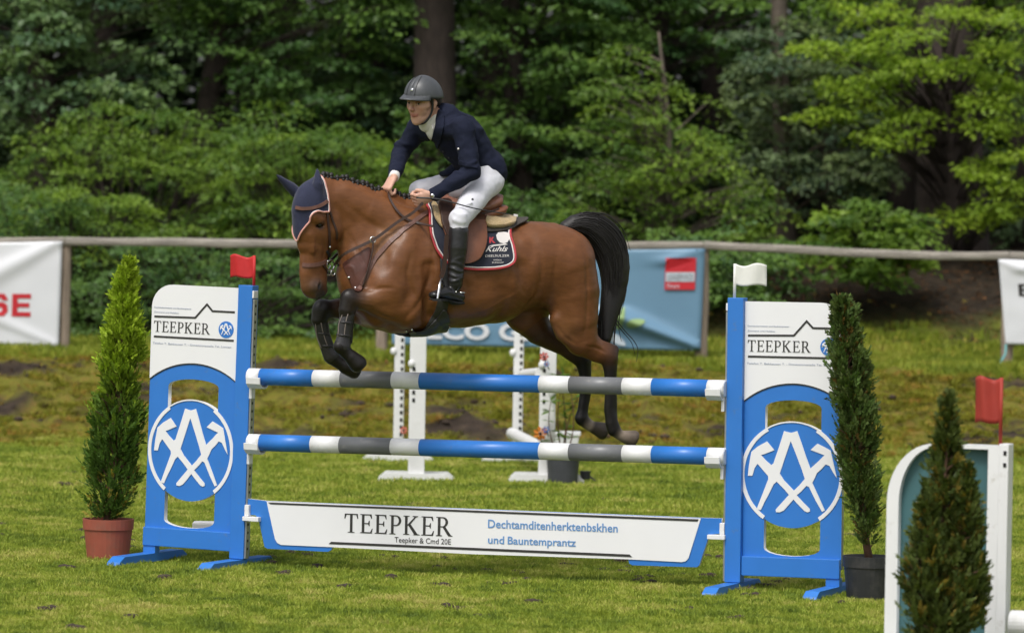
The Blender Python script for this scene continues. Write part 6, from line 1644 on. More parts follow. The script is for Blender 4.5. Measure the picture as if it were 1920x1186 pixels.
# jacket
JF = Field()
JF.tube([hp(832, 216, 0), hp(860, 254, 0), hp(888, 294, 0), hp(906, 322, 0)], [.074, .136, .120, .124], [.110, .176, .150, .168], SHAX, 0.03)
JF.tube([hp(833, 205, .0), hp(831, 210, .06)], [.020, .016], [.020, .0161], SHAX, 0.015); JF.tube([hp(831, 206, .02), hp(822, 208, -.07), hp(802, 222, -.09)], [.022, .022, .018], [.022, .0221, .018], SHAX, 0.015)
JF.tube([hp(904, 316, 0), hp(917, 306, 0)], [.095, .075], [.165, .14], TL, 0.03)
JF.tube([hp(880, 318, -.10), hp(852, 318, -.14), hp(832, 326, -.15)], [.055, .040, .018], [.06, .06, .05], TL, 0.02)
JF.tube([SHR, SHL], [.068, .072], [.068, .073], Vector((1, 0, 0)), 0.03)
for S_, E_, W_2, k in ((SHL, ELL, WRL, 1.0), (SHR, ELR, WRR, 0.97)):
    m1 = S_.lerp(E_, .5); m2 = E_.lerp(W_2, .5)
    ax_ = (E_ - S_).cross(W_2 - E_).normalized()
    JF.tube([S_, m1, E_], [.071 * k, .062 * k, .055 * k], [.071 * k, .063 * k, .055 * k], ax_, 0.022)
    JF.tube([E_, m2, W_2.lerp(E_, 0.05)], [.053 * k, .048 * k, .041 * k], [.054 * k, .048 * k, .0415 * k], ax_, 0.012)
    # folds at the elbow and down the sleeve
    rgj = np.random.default_rng(int(k * 100))
    for t in (0.55, 0.72, 0.88, 1.12, 1.3):
        c = S_.lerp(E_, t) if t <= 1 else E_.lerp(W_2, (t - 1)); d = ((E_ - S_) if t <= 1 else (W_2 - E_)).normalized(); o_ = d.orthogonal().normalized(); o2 = d.cross(o_)
        ph = rgj.uniform(0, 6.28); rr = 0.056 if t < 1 else 0.050
        pts = [c + (o_ * math.cos(ph + q) + o2 * math.sin(ph + q)) * rr + d * (0.02 * (q - 1.0)) for q in np.linspace(0, 2.0, 6)]
        JF.tube(pts, [.004, .008, .009, .009, .008, .004], [.004, .0081, .009, .009, .008, .004], d, 0.012)
# the V shaped opening in front shows the shirt
for pts, r_ in (([(792, 238), (800, 252), (808, 268)], (10, 8, 2)), ([(812, 228), (808, 246), (808, 262)], (10, 9, 3))): pass
JV, JQ = JF.mesh(0.0052, 0, 2)
def cloth(V, Q, amp, sc):
    """soft folds, drawn out along the cloth"""
    N = normals_of(V, Q); w = np.array([1 - 2 * abs(mnoise.noise(Vector((x * sc[0], y * sc[1], z * sc[2])))) + 0.4 * mnoise.noise(Vector((x * 31, y * 31, z * 31))) for x, y, z in V.tolist()])
    return V + N * (amp * (w - 0.6))[:, None]
JV = cloth(JV, JQ, 0.0080, (6, 9, 11))
# cut the front of the jacket open along a V
Wj = JV @ np.array(FH.m.to_3x3()).T + np.array(FH.m.translation); ju, jv = project(Wj); NJ = normals_of(JV, JQ)
facing = ((NJ @ np.array(FH.m.to_3x3()).T) * (Wj - np.array(CAM))).sum(1) < 0
VOPEN = [(787, 237), (791, 246), (798, 258), (809, 273), (814, 256), (819, 236), (825, 208), (818, 198), (800, 200), (792, 218)]
jcut = poly_sd(ju, jv, VOPEN); keepv = ~(facing & (jcut < 0))
JQ2 = JQ[keepv[JQ].all(1)]
jac = pchild('jacket', JV, JQ2, M['jacket'])
JB = BVHTree.FromPolygons([tuple(v) for v in JV.tolist()], [tuple(q) for q in JQ.tolist()])
sh_src = (JV, JQ)
def jshell(name, pts, off, th, m, parent, n=4): return px_shell(name, pts, off, th, m, parent, sh_src, FH.m, n)
jshell('shirt_front', [(786, 236), (791, 245), (799, 258), (809, 274), (815, 254), (822, 232), (824, 208), (806, 203), (796, 214)], -0.012, 0.006, M['shirt'], person, 0)
jshell('stock_tie', [(796, 232), (803, 228), (811, 234), (812, 250), (808, 262), (801, 252)], -0.006, 0.010, M['shirt'], person, 3)
jshell('lapel', [(823, 206), (832, 212), (834, 232), (829, 256), (818, 288), (810, 285), (806, 273), (812, 255), (817, 237), (819, 222)], 0.002, 0.007, M['jacket'], jac, 3)
jshell('lapel', [(784, 228), (777, 237), (784, 255), (796, 270), (808, 284), (812, 272), (801, 255), (793, 241)], 0.002, 0.007, M['jacket'], jac, 3)
jshell('pocket_flap', [(862, 300), (880, 306), (896, 310), (894, 316), (878, 313), (861, 308)], 0.002, 0.006, M['jacket'], jac, 0)
mb = MB(); mb.ball(pick(860, 279, 0.002, JB), 0.007, 10, 6); mb.build('sleeve_badge', M['white_pipe'], jac, smooth=True)
for u, v in ((826, 290), (836, 303)):
    mb = MB(); mb.ball(pick(u, v, 0.002, JB), 0.007, 10, 6); mb.build('button', M['helmet_dark'], jac, smooth=True)
for W_2, E_ in ((WRR, ELR), (WRL, ELL)):
    mb = MB(); d = (E_ - W_2).normalized(); mb.tube([W_2 - d * .012, W_2 + d * .03], [.033, .033], 16); mb.build('shirt_cuff', M['shirt'], person, smooth=True)
# breeches
PF = Field()
PF.tube([hp(912, 322, .07), hp(916, 338, .09)], [.10, .095], [.10, .095], TL, 0.03); PF.tube([hp(892, 326, -.07), hp(896, 342, -.09)], [.10, .095], [.10, .095], TL, 0.03)
PF.tube([HIPL, hp(886, 376, .22), KNL], [.090, .078, .062], [.092, .080, .062], TL, 0.03)
PF.tube([HIPR, hp(835, 350, -.22), KNR], [.090, .078, .064], [.092, .080, .064], TL, 0.03)
for K_, A_2 in ((KNL, ANL), (KNR, ANR)): PF.tube([K_, K_.lerp(A_2, .14), K_.lerp(A_2, .30)], [.061, .055, .050], [.061, .055, .051], TL, 0.015)
for (a, b_, r_) in (((852, 398, .345), (874, 402, .37), .004), ((851, 412, .35), (872, 416, .37), .004), ((856, 384, .31), (884, 380, .335), .005), ((890, 350, .19), (915, 372, .22), .006)):
    PF.tube([hp(*a), hp((a[0] + b_[0]) / 2, (a[1] + b_[1]) / 2 + 2, (a[2] + b_[2]) / 2 + .006), hp(*b_)], [r_ * .5, r_, r_ * .5], [r_ * .5, r_ * 1.01, r_ * .5], TL, 0.02)
PV, PQ = PF.mesh(0.0055, 0, 2); PV = cloth(PV, PQ, 0.0048, (10, 8, 6)); bre = pchild('breeches', PV, PQ, M['breeches'])
PB = BVHTree.FromPolygons([tuple(v) for v in PV.tolist()], [tuple(q) for q in PQ.tolist()])
mb = MB(); mb.ball(pick(886, 374, 0.001, PB), (0.008, 0.004, 0.008), 10, 6); mb.build('badge', M['helmet_dark'], bre, smooth=True)
# boots
def boot(K_, A_2, toe, heel, s):
    f = Field(); up = K_.lerp(A_2, .20)
    f.tube([up, K_.lerp(A_2, .45), K_.lerp(A_2, .72), A_2], [.060, .060, .050, .046], [.060, .061, .050, .046], TL, 0.012)
    f.tube([heel + Vector((0, 0, .03)), A_2.lerp(toe, 0.45) + Vector((0, 0, -.022)), toe], [.036, .036, .022], [.034, .038, .034], (toe - heel).cross(Vector((0, 0, 1))).normalized(), 0.02)
    for i, t in enumerate((.70, .78, .86, .93, .62)):       # creases above the ankle
        c = K_.lerp(A_2, t); f.tube([c + Vector((.047 * math.cos(q), .047 * math.sin(q) * s, .012 * math.sin(q * 2 + i))) for q in np.linspace(-1.0 + .4 * i, 2.0 + .3 * i, 7)], [.003, .006, .0065, .007, .0065, .005, .003], [.003, .006, .0065, .0071, .0065, .005, .003], TL, 0.010)
    V, Q = f.mesh(0.005, 0, 1); b = pchild('riding_boot', V, Q, M['boot'])
    mb = MB(); d = (toe - heel); dn = Vector((d.x, d.y, 0)).normalized()
    for t in np.linspace(0, 1, 1): pass
    sd = dn.cross(Vector((0, 0, 1)))
    P0, P1 = heel + Vector((0, 0, -.006)), toe + Vector((0, 0, -.024))
    mb.tube([P0 - dn * .02, P0 + dn * .04, P0.lerp(P1, .45) + Vector((0, 0, .006)), P1, P1 + dn * .02], [.010, .012, .007, .007, .005], 10, flat=3.0, up=(0, 0, 1)); mb.build('sole', M['hole'], b, smooth=True)
    return b
bL = boot(KNL, ANL, hp(812, 553, .37), hp(861, 566, .30), 1)
boot(KNR, ANR, ANR + Vector((.17, -.05, -.03)), ANR + Vector((-.04, 0, -.09)), -1)
# spur and watch
mb = MB(); c = hp(858, 548, .335); mb.tube([c + Vector((.0, .036, 0)), c + Vector((-.03, .03, 0)), c + Vector((-.045, .02, -.004))], 0.0035, 6); mb.ball(hp(855, 547, .375), .006, 8, 6); mb.build('spur', M['chrome'], bL, smooth=True)
wd = (ELL - WRL).normalized(); wc = WRL + wd * -0.006; a1 = wd.orthogonal().normalized(); a2 = wd.cross(a1)
mb = MB(); mb.tube([wc + (a1 * math.cos(q) + a2 * math.sin(q)) * .031 for q in np.linspace(0, 6.2832, 21)], .008, 6, cap=False, flat=0.5)
wb = root('wristwatch', 'dark wristwatch on the left wrist of the rider', 'watch', m=FH.m); mb.build('watch_band', M['helmet_dark'], wb, smooth=True)
cd = (camdir - wd * camdir.dot(wd)).normalized(); mb = MB(); mb.ball(wc + cd * .034, (.014, .012, .014), 10, 8); mb.build('watch_case', M['chrome'], wb, smooth=True)
# reins and crop -----------------------------------------------------------------------------------------------------------
HL, HR = hp(793, 380, .22), hp(729, 350, .02)
rei = tack('reins', 'dark leather reins running from the bit through the martingale ring to the hands', 'reins')
mb = MB(); ribbon(mb, spline([BIT + Vector((-.03, 0, 0)), pick(655, 478, .05), MR + Vector((0, .004, 0)), pick(745, 418, .03), hp(775, 398, .225), HL], 7), 0.017, 0.006, nrm=(0.1, 1, .3)); mb.build('rein', M['dark_leather'], rei)
bf_ = dmir(BIT); MRf = Vector((MR.x, -MR.y, MR.z))
mb = MB(); ribbon(mb, spline([bf_, MRf, hp(735, 380, -.12), HR], 7), 0.017, 0.006, nrm=(0.1, -1, .3)); mb.build('rein', M['dark_leather'], rei)
mb = MB(); ribbon(mb, spline([HR + Vector((0, .01, -.01)), pick(728, 372, .014), pick(742, 394, .012), pick(762, 412, .012), pick(785, 420, .012), hp(812, 424, .30)], 7), 0.013, 0.006, nrm=(0.1, 1, .3)); mb.build('rein_end', M['dark_leather'], rei)
crop = tack('riding_crop', 'thin dark riding crop held in the left hand of the rider, pointing back', 'riding crop')
a, b_ = HL + Vector((.05, .015, .03)), hp(963, 403, .335)
c1 = hp(826, 374, .30); c2 = hp(892, 391, .375)
P_ = spline([a, c1, c2, b_], 8); mb = MB(); mb.tube([tuple(p) for p in P_], [0.0055 - 0.003 * i / len(P_) for i in range(len(P_))], 6); mb.build('shaft', M['helmet_dark'], crop, smooth=True)
mb = MB(); ribbon(mb, [b_, b_ + (b_ - c2).normalized() * .03], .014, .003, nrm=(0, 1, .2)); mb.build('flap', M['white_pipe'], crop)
# ------------------------------------------------------------------ the wood behind the fence
M['leaf_mid'] = leaf_mat('broad_leaf', (0.092, 0.172, 0.042), 0.42, 0.35)
M['leaf_dark'] = leaf_mat('dark_leaf', (0.108, 0.178, 0.075), 0.40, 0.3)
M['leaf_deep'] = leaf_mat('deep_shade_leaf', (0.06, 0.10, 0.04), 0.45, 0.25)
M['leaf_light'] = leaf_mat('hornbeam_leaf', (0.135, 0.220, 0.034), 0.45, 0.4)
M['leaf_grey'] = leaf_mat('grey_green_leaf', (0.115, 0.165, 0.080), 0.45, 0.3)
M['leaf_maple'] = leaf_mat('maple_leaf', (0.205, 0.31, 0.030), 0.5, 0.4)
def P3(u, v, Y): p = at(u, v, Y); return np.array((p.x, p.y, p.z))
def sprays(cs, Rr, n, size, rg, thick=0.06, droop=0.22, tilt=0.42, tints=None, face=(0, -0.35, 1.0), clump=0.0):
    """flat sprays of leaves: cs (k,3) centres, Rr (k,) radii, n leaves on each"""
    k = len(cs); PP, AA, NN, LL, TT = [], [], [], [], []
    for i in range(k):
        m = n if np.isscalar(n) else int(n[i])
        a = rg.random(m) * 6.283; q = np.sqrt(rg.random(m)); r = q * Rr[i]
        tw = rg.integers(5, 9); a = np.where(rg.random(m) < 0.75, np.round(a / 6.283 * tw) / tw * 6.283 + rg.normal(0, 0.22, m), a)     # leaves follow twigs
        tl = rg.normal(0, 0.25, 2)
        x, y = r * np.cos(a), r * np.sin(a); z = rg.normal(0, thick * Rr[i], m) - droop * Rr[i] * q ** 2 + x * tl[0] + y * tl[1]
        P = cs[i] + np.stack([x, y, z], 1)
        A = unit(np.stack([np.cos(a), np.sin(a), -0.25 + 0 * a], 1) + rg.normal(0, 0.5, (m, 3)))
        N = np.array(face) + rg.normal(0, tilt, (m, 3)) + np.stack([np.cos(a), np.sin(a), 0 * a], 1) * 0.25
        N = N - A * np.sum(N * A, 1)[:, None]; N = unit(N)
        PP.append(P); AA.append(A); NN.append(N); LL.append(size * rg.uniform(0.6, 1.3, m))
        t = tints[i] if tints is not None else np.ones(3)
        TT.append(t[None] * rg.uniform(0.75, 1.3, (m, 1)))
    return tuple(np.concatenate(q) for q in (PP, AA, NN, LL, TT))
def limb_tubes(mb, base, tips, rg, r0, r1=0.006, sag=0.12, n=6):
    for t in tips:
        b = np.array(base(t)) if callable(base) else np.array(base); m = (b + t) / 2 + np.array([rg.normal(0, .08), rg.normal(0, .08), sag * np.linalg.norm(t - b) * 0.5])
        pts = [b * (1 - s) ** 2 + m * 2 * s * (1 - s) + t * s * s for s in np.linspace(0, 1, n)]
        mb.tube([tuple(p) for p in pts], [r0 + (r1 - r0) * s for s in np.linspace(0, 1, n)], 5, cap=False)
def plant(name, cat, label, foot, cs, Rr, n, size, m, seed, trunk=None, barkm=None, group=None, tints=None, lw=0.62, limb_r=0.012, limb_every=1, **kw):
    """shrub or tree: trunk, limbs out to each spray, foliage"""
    rg = np.random.default_rng(seed); foot = Vector(tuple(foot)); t = root(name, label, cat, foot, group=group); o = np.array(foot)
    cs = np.asarray(cs, float)
    mb = MB()
    if trunk is not None:
        pts = [np.array(p) - o for p, r in trunk]; rs = [r for p, r in trunk]
        fine = spline(pts, 6); fr_ = np.interp(np.linspace(0, 1, len(fine)), np.linspace(0, 1, len(rs)), rs)
        mb.tube(fine, list(fr_), 14); mb.build('trunk', barkm or M['bark'], t, smooth=True)
        axis_ = np.array([tuple(p) for p in fine])
        def base(tp):
            lowz = tp[2] - 0.35 * np.linalg.norm(tp[:2] - axis_[len(axis_) // 2, :2]); j = np.argmin(np.abs(axis_[:, 2] - lowz)); return axis_[j]
    else: base = lambda tp: np.array([tp[0] * 0.12, tp[1] * 0.12, 0.0])
    mb = MB(); limb_tubes(mb, base, (cs - o)[::limb_every], rg, limb_r); lo_ = mb.build('branches', barkm or M['bark'], t, smooth=True)
    PP, AA, NN, LL, TT = sprays(cs - o, Rr, n, size, rg, tints=tints, **kw)
    f = leaves_object('crown', PP, AA, NN, LL, LL * lw, TT, m, t); f['kind'] = 'stuff'
    return t
def in_px(poly, n, Y0, Y1, rg, mind=0.0):
    """points that fill an outline seen in the picture, in a slab of depth"""
    xs = [p[0] for p in poly]; ys = [p[1] for p in poly]; out = []; tries = 0
    while len(out) < n and tries < n * 60:
        tries += 1; u, v = rg.uniform(min(xs), max(xs)), rg.uniform(min(ys), max(ys))
        if poly_sd(np.array([u]), np.array([v]), poly)[0] < 0:
            p = P3(u, v, rg.uniform(Y0, Y1))
            if mind and any(np.linalg.norm(p - q) < mind for q in out): continue
            out.append(p)
    return np.array(out)
def tint_by(cs, rg, lo=(0.55, 0.66, 0.85), hi=(1.4, 1.3, 1.0)):
    return [lerp3(lo, hi, rg.random()) for _ in cs]
def foot_at(u, Y): x = at(u, 600, Y).x; return (x, Y, gz(x, Y, False))
PL = 0
def shrub(label, poly, Y, dY, ns, R_, n, size, m, seed, foot_u, name='shrub', cat='shrub', group='shrubs along the edge of the wood', trunk=None, **kw):
    rg = np.random.default_rng(seed); cs = in_px(poly, ns, Y - dY, Y + dY, rg, kw.pop('mind', 0.0))
    # nearer sprays hang lower on a rounded bush
    Rr = rg.uniform(0.6, 1.45, len(cs)) * R_
    return plant(name, cat, label, foot_at(foot_u, Y + kw.pop('back', 0.0)), cs, Rr, n, size, m, seed + 1, trunk, group=group, tints=tint_by(cs, rg), **kw)
def stem(pts, Y):
    out = [(tuple(P3(u, v, Y + dy)), r) for u, v, r, dy in pts]
    a, b = out[-2], out[-1]
    if b[1] > 0.05:                                        # the bole goes on up out of the picture
        d = np.array(b[0]) - np.array(a[0]); d = d / d[2]
        for k in (3.0, 7.5): out.append((tuple(np.array(b[0]) + d * k * np.array((.5, .5, 1))), b[1] * (1 - k / 10)))
    return out
# --- left: pale hornbeam bushes in front of tall dark trees
shrub('broad hornbeam shrub with pale green arching top at the far left', [(20, 300), (60, 250), (150, 205), (240, 180), (330, 195), (420, 240), (450, 300), (430, 400), (300, 450), (60, 450), (-60, 400)], 55.0, 1.3, 120, 0.34, 130, 0.055, M['leaf_light'], 101, 240)
shrub('low hornbeam shrub with bright top right behind the left fence rail', [(40, 440), (60, 370), (120, 335), (200, 345), (300, 400), (310, 460), (200, 480), (60, 480)], 53.2, 0.8, 60, 0.28, 120, 0.05, M['leaf_light'], 103, 160)
shrub('wide green shrub left of the rider behind the head of the horse', [(420, 270), (450, 215), (520, 195), (600, 220), (690, 260), (750, 290), (770, 380), (740, 440), (560, 460), (420, 440)], 54.0, 1.2, 120, 0.34, 130, 0.055, M['leaf_light'], 105, 590)
shrub('dense dark green hedge bush under the fence rail left of the horse', [(130, 470), (300, 450), (500, 455), (700, 470), (700, 600), (560, 630), (300, 650), (130, 640)], 52.6, 0.7, 120, 0.30, 120, 0.05, M['leaf_mid'], 107, 380, face=(0, -0.8, 0.7))
shrub('dark green bush hanging over the fence rail at the left edge', [(-80, 380), (30, 330), (130, 400), (160, 480), (140, 620), (-80, 630)], 53.4, 0.8, 60, 0.34, 120, 0.052, M['leaf_mid'], 109, 20, face=(0, -0.8, 0.7))
# --- behind them: dark broad leaved trees with big leaves
def tree(label, poly, Y, dY, ns, R_, n, size, m, seed, trunk, barkm=None, group='trees of the wood behind the fence', **kw):
    rg = np.random.default_rng(seed); cs = in_px(poly, ns, Y - dY, Y + dY, rg); Rr = rg.uniform(0.7, 1.3, len(cs)) * R_
    u0 = trunk[0][0]
    tr = stem(trunk, Y); f = foot_at(u0, Y); tr[0] = ((tr[0][0][0], Y, f[2] - 0.15), tr[0][1])
    return plant('broadleaf_tree', 'tree', label, f, cs, Rr, n, size, m, seed + 1, tr, barkm, group, tint_by(cs, rg), **kw)
tree('dark tree with large glossy leaves filling the upper left corner', [(-120, -160), (380, -160), (390, 0), (330, 110), (240, 190), (60, 240), (-120, 300)], 57.0, 1.4, 120, 0.42, 130, 0.085, M['leaf_dark'], 121, [(60, 650, .20, 0), (80, 250, .17, 0), (70, 0, .15, 0), (80, -300, .12, 0)])
tree('dark tree with a slim bent trunk left of the upper middle', [(330, -160), (740, -160), (760, 60), (700, 170), (560, 210), (430, 160), (330, 60)], 57.0, 1.3, 120, 0.40, 130, 0.075, M['leaf_mid'], 123, [(370, 650, .17, 0), (385, 250, .13, 0), (408, 60, .12, 0), (415, -300, .10, 0)])
tree('dark tree between the big trunk and the left trees', [(470, 120), (640, 130), (770, 120), (800, 220), (740, 300), (560, 260), (470, 220)], 58.0, 1.0, 60, 0.42, 120, 0.075, M['leaf_dark'], 125, [(640, 650, .12, 0), (650, 300, .10, 0), (655, 0, .08, 0), (650, -300, .06, 0)])
# --- big trunk behind the rider's helmet
tree('stout dark brown trunk behind the helmet of the rider with boughs above', [(600, -420), (1050, -420), (1050, -90), (880, -20), (740, -20), (600, -100)], 56.2, 1.4, 60, 0.45, 120, 0.075, M['leaf_mid'], 127, [(822, 660, .30, 0), (818, 300, .25, 0), (815, 100, .235, 0), (812, -300, .21, 0)])
# --- right of the rider
tree('dark leafy tree right behind the back of the rider', [(870, 30), (960, -160), (1130, -160), (1140, 60), (1090, 200), (1010, 300), (930, 330), (880, 200)], 57.0, 1.2, 110, 0.40, 125, 0.075, M['leaf_mid'], 129, [(985, 650, .16, 0), (975, 300, .13, 0), (960, 100, .12, 0), (950, -300, .10, 0)])
shrub('small dark shrub just behind the saddle', [(880, 350), (960, 330), (1040, 380), (1060, 460), (900, 470)], 54.4, 0.7, 40, 0.30, 110, 0.06, M['leaf_mid'], 131, 980)
shrub('dark leafy bush in front of the stout trunk behind the chest of the rider', [(745, 225), (800, 200), (890, 205), (920, 300), (880, 350), (760, 345)], 55.3, 0.4, 40, 0.26, 110, 0.06, M['leaf_mid'], 135, 830)
rg_ = np.random.default_rng(140)
tree('young beech with bright loose branches and a thin grey stem right of the rider', [(1040, 470), (1050, 400), (1080, 330), (1060, 260), (1110, 200), (1130, 120), (1190, 60), (1240, 130), (1330, 180), (1350, 260), (1430, 330), (1480, 390), (1440, 470), (1250, 490)], 54.6, 1.2, 125, 0.32, 95, 0.058, M['leaf_light'], 141, [(1262, 640, .055, 0), (1258, 420, .048, 0), (1252, 230, .035, 0), (1235, 60, .012, 0)], M['grey_bark'], droop=0.5)
tree('tree with a straight dark trunk at the top edge right of the middle', [(1020, -160), (1480, -160), (1500, 20), (1420, 120), (1240, 100), (1100, 60)], 58.0, 1.3, 100, 0.42, 120, 0.075, M['leaf_mid'], 143, [(1225, 650, .17, 0), (1228, 300, .14, 0), (1234, 50, .125, 0), (1238, -300, .11, 0)])
tree('grey green tree between the young beech and the maple', [(1380, 60), (1520, 20), (1600, 90), (1640, 230), (1640, 350), (1560, 390), (1440, 380), (1390, 260)], 57.0, 1.2, 110, 0.38, 125, 0.07, M['leaf_grey'], 145, [(1468, 650, .15, 0), (1470, 350, .12, 0), (1462, 100, .10, 0), (1460, -200, .08, 0)], M['grey_bark'])
# --- right: big tree with layered bright sprays and a thick dark trunk
rg_ = np.random.default_rng(150); cs = []; Rr = []; nn_ = []
for (u, v, w, h) in ((1700, 62, 130, 24), (1640, 20, 120, 26), (1790, 20, 110, 26), (1880, 90, 90, 26), (1650, 150, 120, 28), (1790, 125, 90, 24), (1880, 150, 80, 30), (1580, 165, 70, 24), (1560, 215, 80, 22), (1710, 212, 110, 24), (1650, 258, 120, 20), (1870, 235, 90, 28), (1900, 290, 70, 26), (1850, 320, 80, 22), (1620, 95, 80, 24), (1885, 390, 100, 26), (1810, 405, 80, 20), (1900, 30, 80, 30), (1540, 90, 60, 24), (1720, 120, 60, 22), (1840, 190, 70, 24), (1930, 350, 70, 24)):
    for _ in range(7):
        cs.append(P3(u + rg_.normal(0, w * 0.30), v + rg_.normal(0, h * 0.16), 54.4 + rg_.normal(0, 0.35))); Rr.append(rg_.uniform(0.20, 0.34)); nn_.append(75)
for _ in range(90):                                        # inner growth: shade between the layered sprays is put into its darker tint
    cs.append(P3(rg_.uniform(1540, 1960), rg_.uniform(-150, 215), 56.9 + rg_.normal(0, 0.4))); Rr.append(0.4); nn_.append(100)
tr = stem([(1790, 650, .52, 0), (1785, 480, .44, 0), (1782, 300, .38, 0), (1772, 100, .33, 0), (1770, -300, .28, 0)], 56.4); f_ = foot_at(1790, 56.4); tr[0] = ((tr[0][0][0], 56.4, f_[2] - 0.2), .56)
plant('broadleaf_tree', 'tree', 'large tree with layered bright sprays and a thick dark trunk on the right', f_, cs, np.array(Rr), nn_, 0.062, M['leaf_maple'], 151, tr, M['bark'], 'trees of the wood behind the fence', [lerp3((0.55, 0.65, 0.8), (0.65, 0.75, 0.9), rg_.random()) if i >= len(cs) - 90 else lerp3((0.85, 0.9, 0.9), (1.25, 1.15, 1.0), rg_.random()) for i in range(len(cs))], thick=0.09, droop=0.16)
shrub('hazel bush with large bright leaves above the fence rail on the right', [(1500, 480), (1540, 410), (1600, 375), (1680, 370), (1740, 410), (1735, 480), (1690, 515), (1600, 520), (1560, 490)], 52.6, 0.6, 55, 0.25, 75, 0.085, M['leaf_light'], 161, 1640, name='hazel_bush', trunk=None, back=2.2, limb_r=0.008)
shrub('dark green bush behind the blue banner right of the tail', [(1170, 440), (1300, 430), (1480, 450), (1500, 500), (1420, 560), (1330, 560), (1180, 520)], 53.0, 0.6, 60, 0.30, 110, 0.06, M['leaf_mid'], 163, 1330, face=(0, -0.8, 0.7), back=1.5)
# --- the wood goes on behind: trunks one can tell apart, then a dark mass of leaves
rgw = np.random.default_rng(200)
trunk_v = [(0, 1), (1, 1)]
for i, (u, Y, r) in enumerate(((180, 61, .20), (520, 62, .18), (905, 61, .20), (1060, 63, .16), (1345, 62, .20), (1560, 61, .17), (1690, 60, .18), (1910, 61, .2), (-60, 63, .2), (700, 64, .2))):
    f = foot_at(u, Y); x = f[0]
    t = root('woodland_tree', ['slim dark trunk deep in the wood, far left behind the pale shrub', 'dark trunk deep in the wood above the head of the horse', 'dark trunk deep in the wood just right of the helmet', 'slim trunk deep in the wood above the tail', 'dark trunk deep in the wood above the blue banner', 'dark trunk deep in the wood left of the hazel bush', 'dark trunk deep in the wood above the hazel bush', 'dark trunk deep in the wood at the right edge', 'dark trunk deep in the wood at the left edge', 'dark trunk deep in the wood left of the helmet'][i], 'tree', f, group='dark trunks deep in the wood')
    mb = MB(); mb.tube([(rgw.normal(0, .05), rgw.normal(0, .05), z) for z in np.linspace(-0.2, 13, 8)], [r * (1 - 0.05 * k) for k in range(8)], 10); mb.build('trunk', M['bark'], t, smooth=True)
    k = 26; c_ = np.stack([rgw.normal(0, 1.6, k), rgw.normal(0, 1.3, k), rgw.uniform(5.5, 13, k)], 1)
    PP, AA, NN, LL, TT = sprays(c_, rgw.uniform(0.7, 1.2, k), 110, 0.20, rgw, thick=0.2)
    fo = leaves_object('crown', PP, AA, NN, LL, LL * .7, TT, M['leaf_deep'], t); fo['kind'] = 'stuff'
# understorey mass and far wood: one mass nobody could count
k = 620; c_ = np.stack([rgw.uniform(-10, 10, k), rgw.uniform(58.5, 66, k), np.zeros(k)], 1); c_[:, 2] = 0.9 + np.array([gz(a, b, False) * 0.5 for a, b, _ in c_]) + rgw.random(k) ** 0.9 * 6.5
PP, AA, NN, LL, TT = sprays(c_, rgw.uniform(0.5, 0.9, k), 110, 0.11, rgw, thick=0.25)
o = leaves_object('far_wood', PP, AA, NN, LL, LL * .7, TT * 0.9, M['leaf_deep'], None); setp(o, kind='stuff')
# canopy overhead and wood to the sides, so the inside is as dark as a wood is
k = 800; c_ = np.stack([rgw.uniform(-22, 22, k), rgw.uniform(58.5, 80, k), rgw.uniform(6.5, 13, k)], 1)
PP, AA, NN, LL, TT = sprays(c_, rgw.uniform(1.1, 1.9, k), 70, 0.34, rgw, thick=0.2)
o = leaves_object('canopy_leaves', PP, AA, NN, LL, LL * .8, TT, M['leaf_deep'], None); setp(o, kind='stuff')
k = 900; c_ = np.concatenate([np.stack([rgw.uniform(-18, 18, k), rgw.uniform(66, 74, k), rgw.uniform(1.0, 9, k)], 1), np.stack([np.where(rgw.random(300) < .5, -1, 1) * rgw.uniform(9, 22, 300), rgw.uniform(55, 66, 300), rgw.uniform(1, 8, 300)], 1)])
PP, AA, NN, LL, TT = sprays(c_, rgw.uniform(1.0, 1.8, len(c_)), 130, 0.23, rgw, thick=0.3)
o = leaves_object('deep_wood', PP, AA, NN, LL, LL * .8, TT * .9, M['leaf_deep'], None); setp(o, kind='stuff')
# ------------------------------------------------------------------ grass: small tufts spread over the ground by geometry nodes
def tuft(name, n, r, h, w, seed, lean=0.5):
    rg = np.random.default_rng(seed); V = []; F = []
    for _ in range(n):
        a = rg.random() * 6.283; q = math.sqrt(rg.random()) * r; x, y = q * math.cos(a), q * math.sin(a)
        hh = h * rg.uniform(0.45, 1.15); d = rg.random() * 6.283; ln = hh * lean * rg.random(); c, s = math.cos(d), math.sin(d); t = rg.random() * 6.283; wx, wy = w * math.cos(t) / 2, w * math.sin(t) / 2
        n0 = len(V)
        V += [(x - wx, y - wy, -0.01), (x + wx, y + wy, -0.01), (x + ln * 0.4 * c + wx * .8, y + ln * 0.4 * s + wy * .8, hh * 0.6), (x + ln * 0.4 * c - wx * .8, y + ln * 0.4 * s - wy * .8, hh * 0.6), (x + ln * c, y + ln * s, hh)]
        F += [(n0, n0 + 1, n0 + 2, n0 + 3), (n0 + 3, n0 + 2, n0 + 4)]
    me = bpy.data.meshes.new(name); me.from_pydata(V, [], F); return bpy.data.objects.new(name, me)
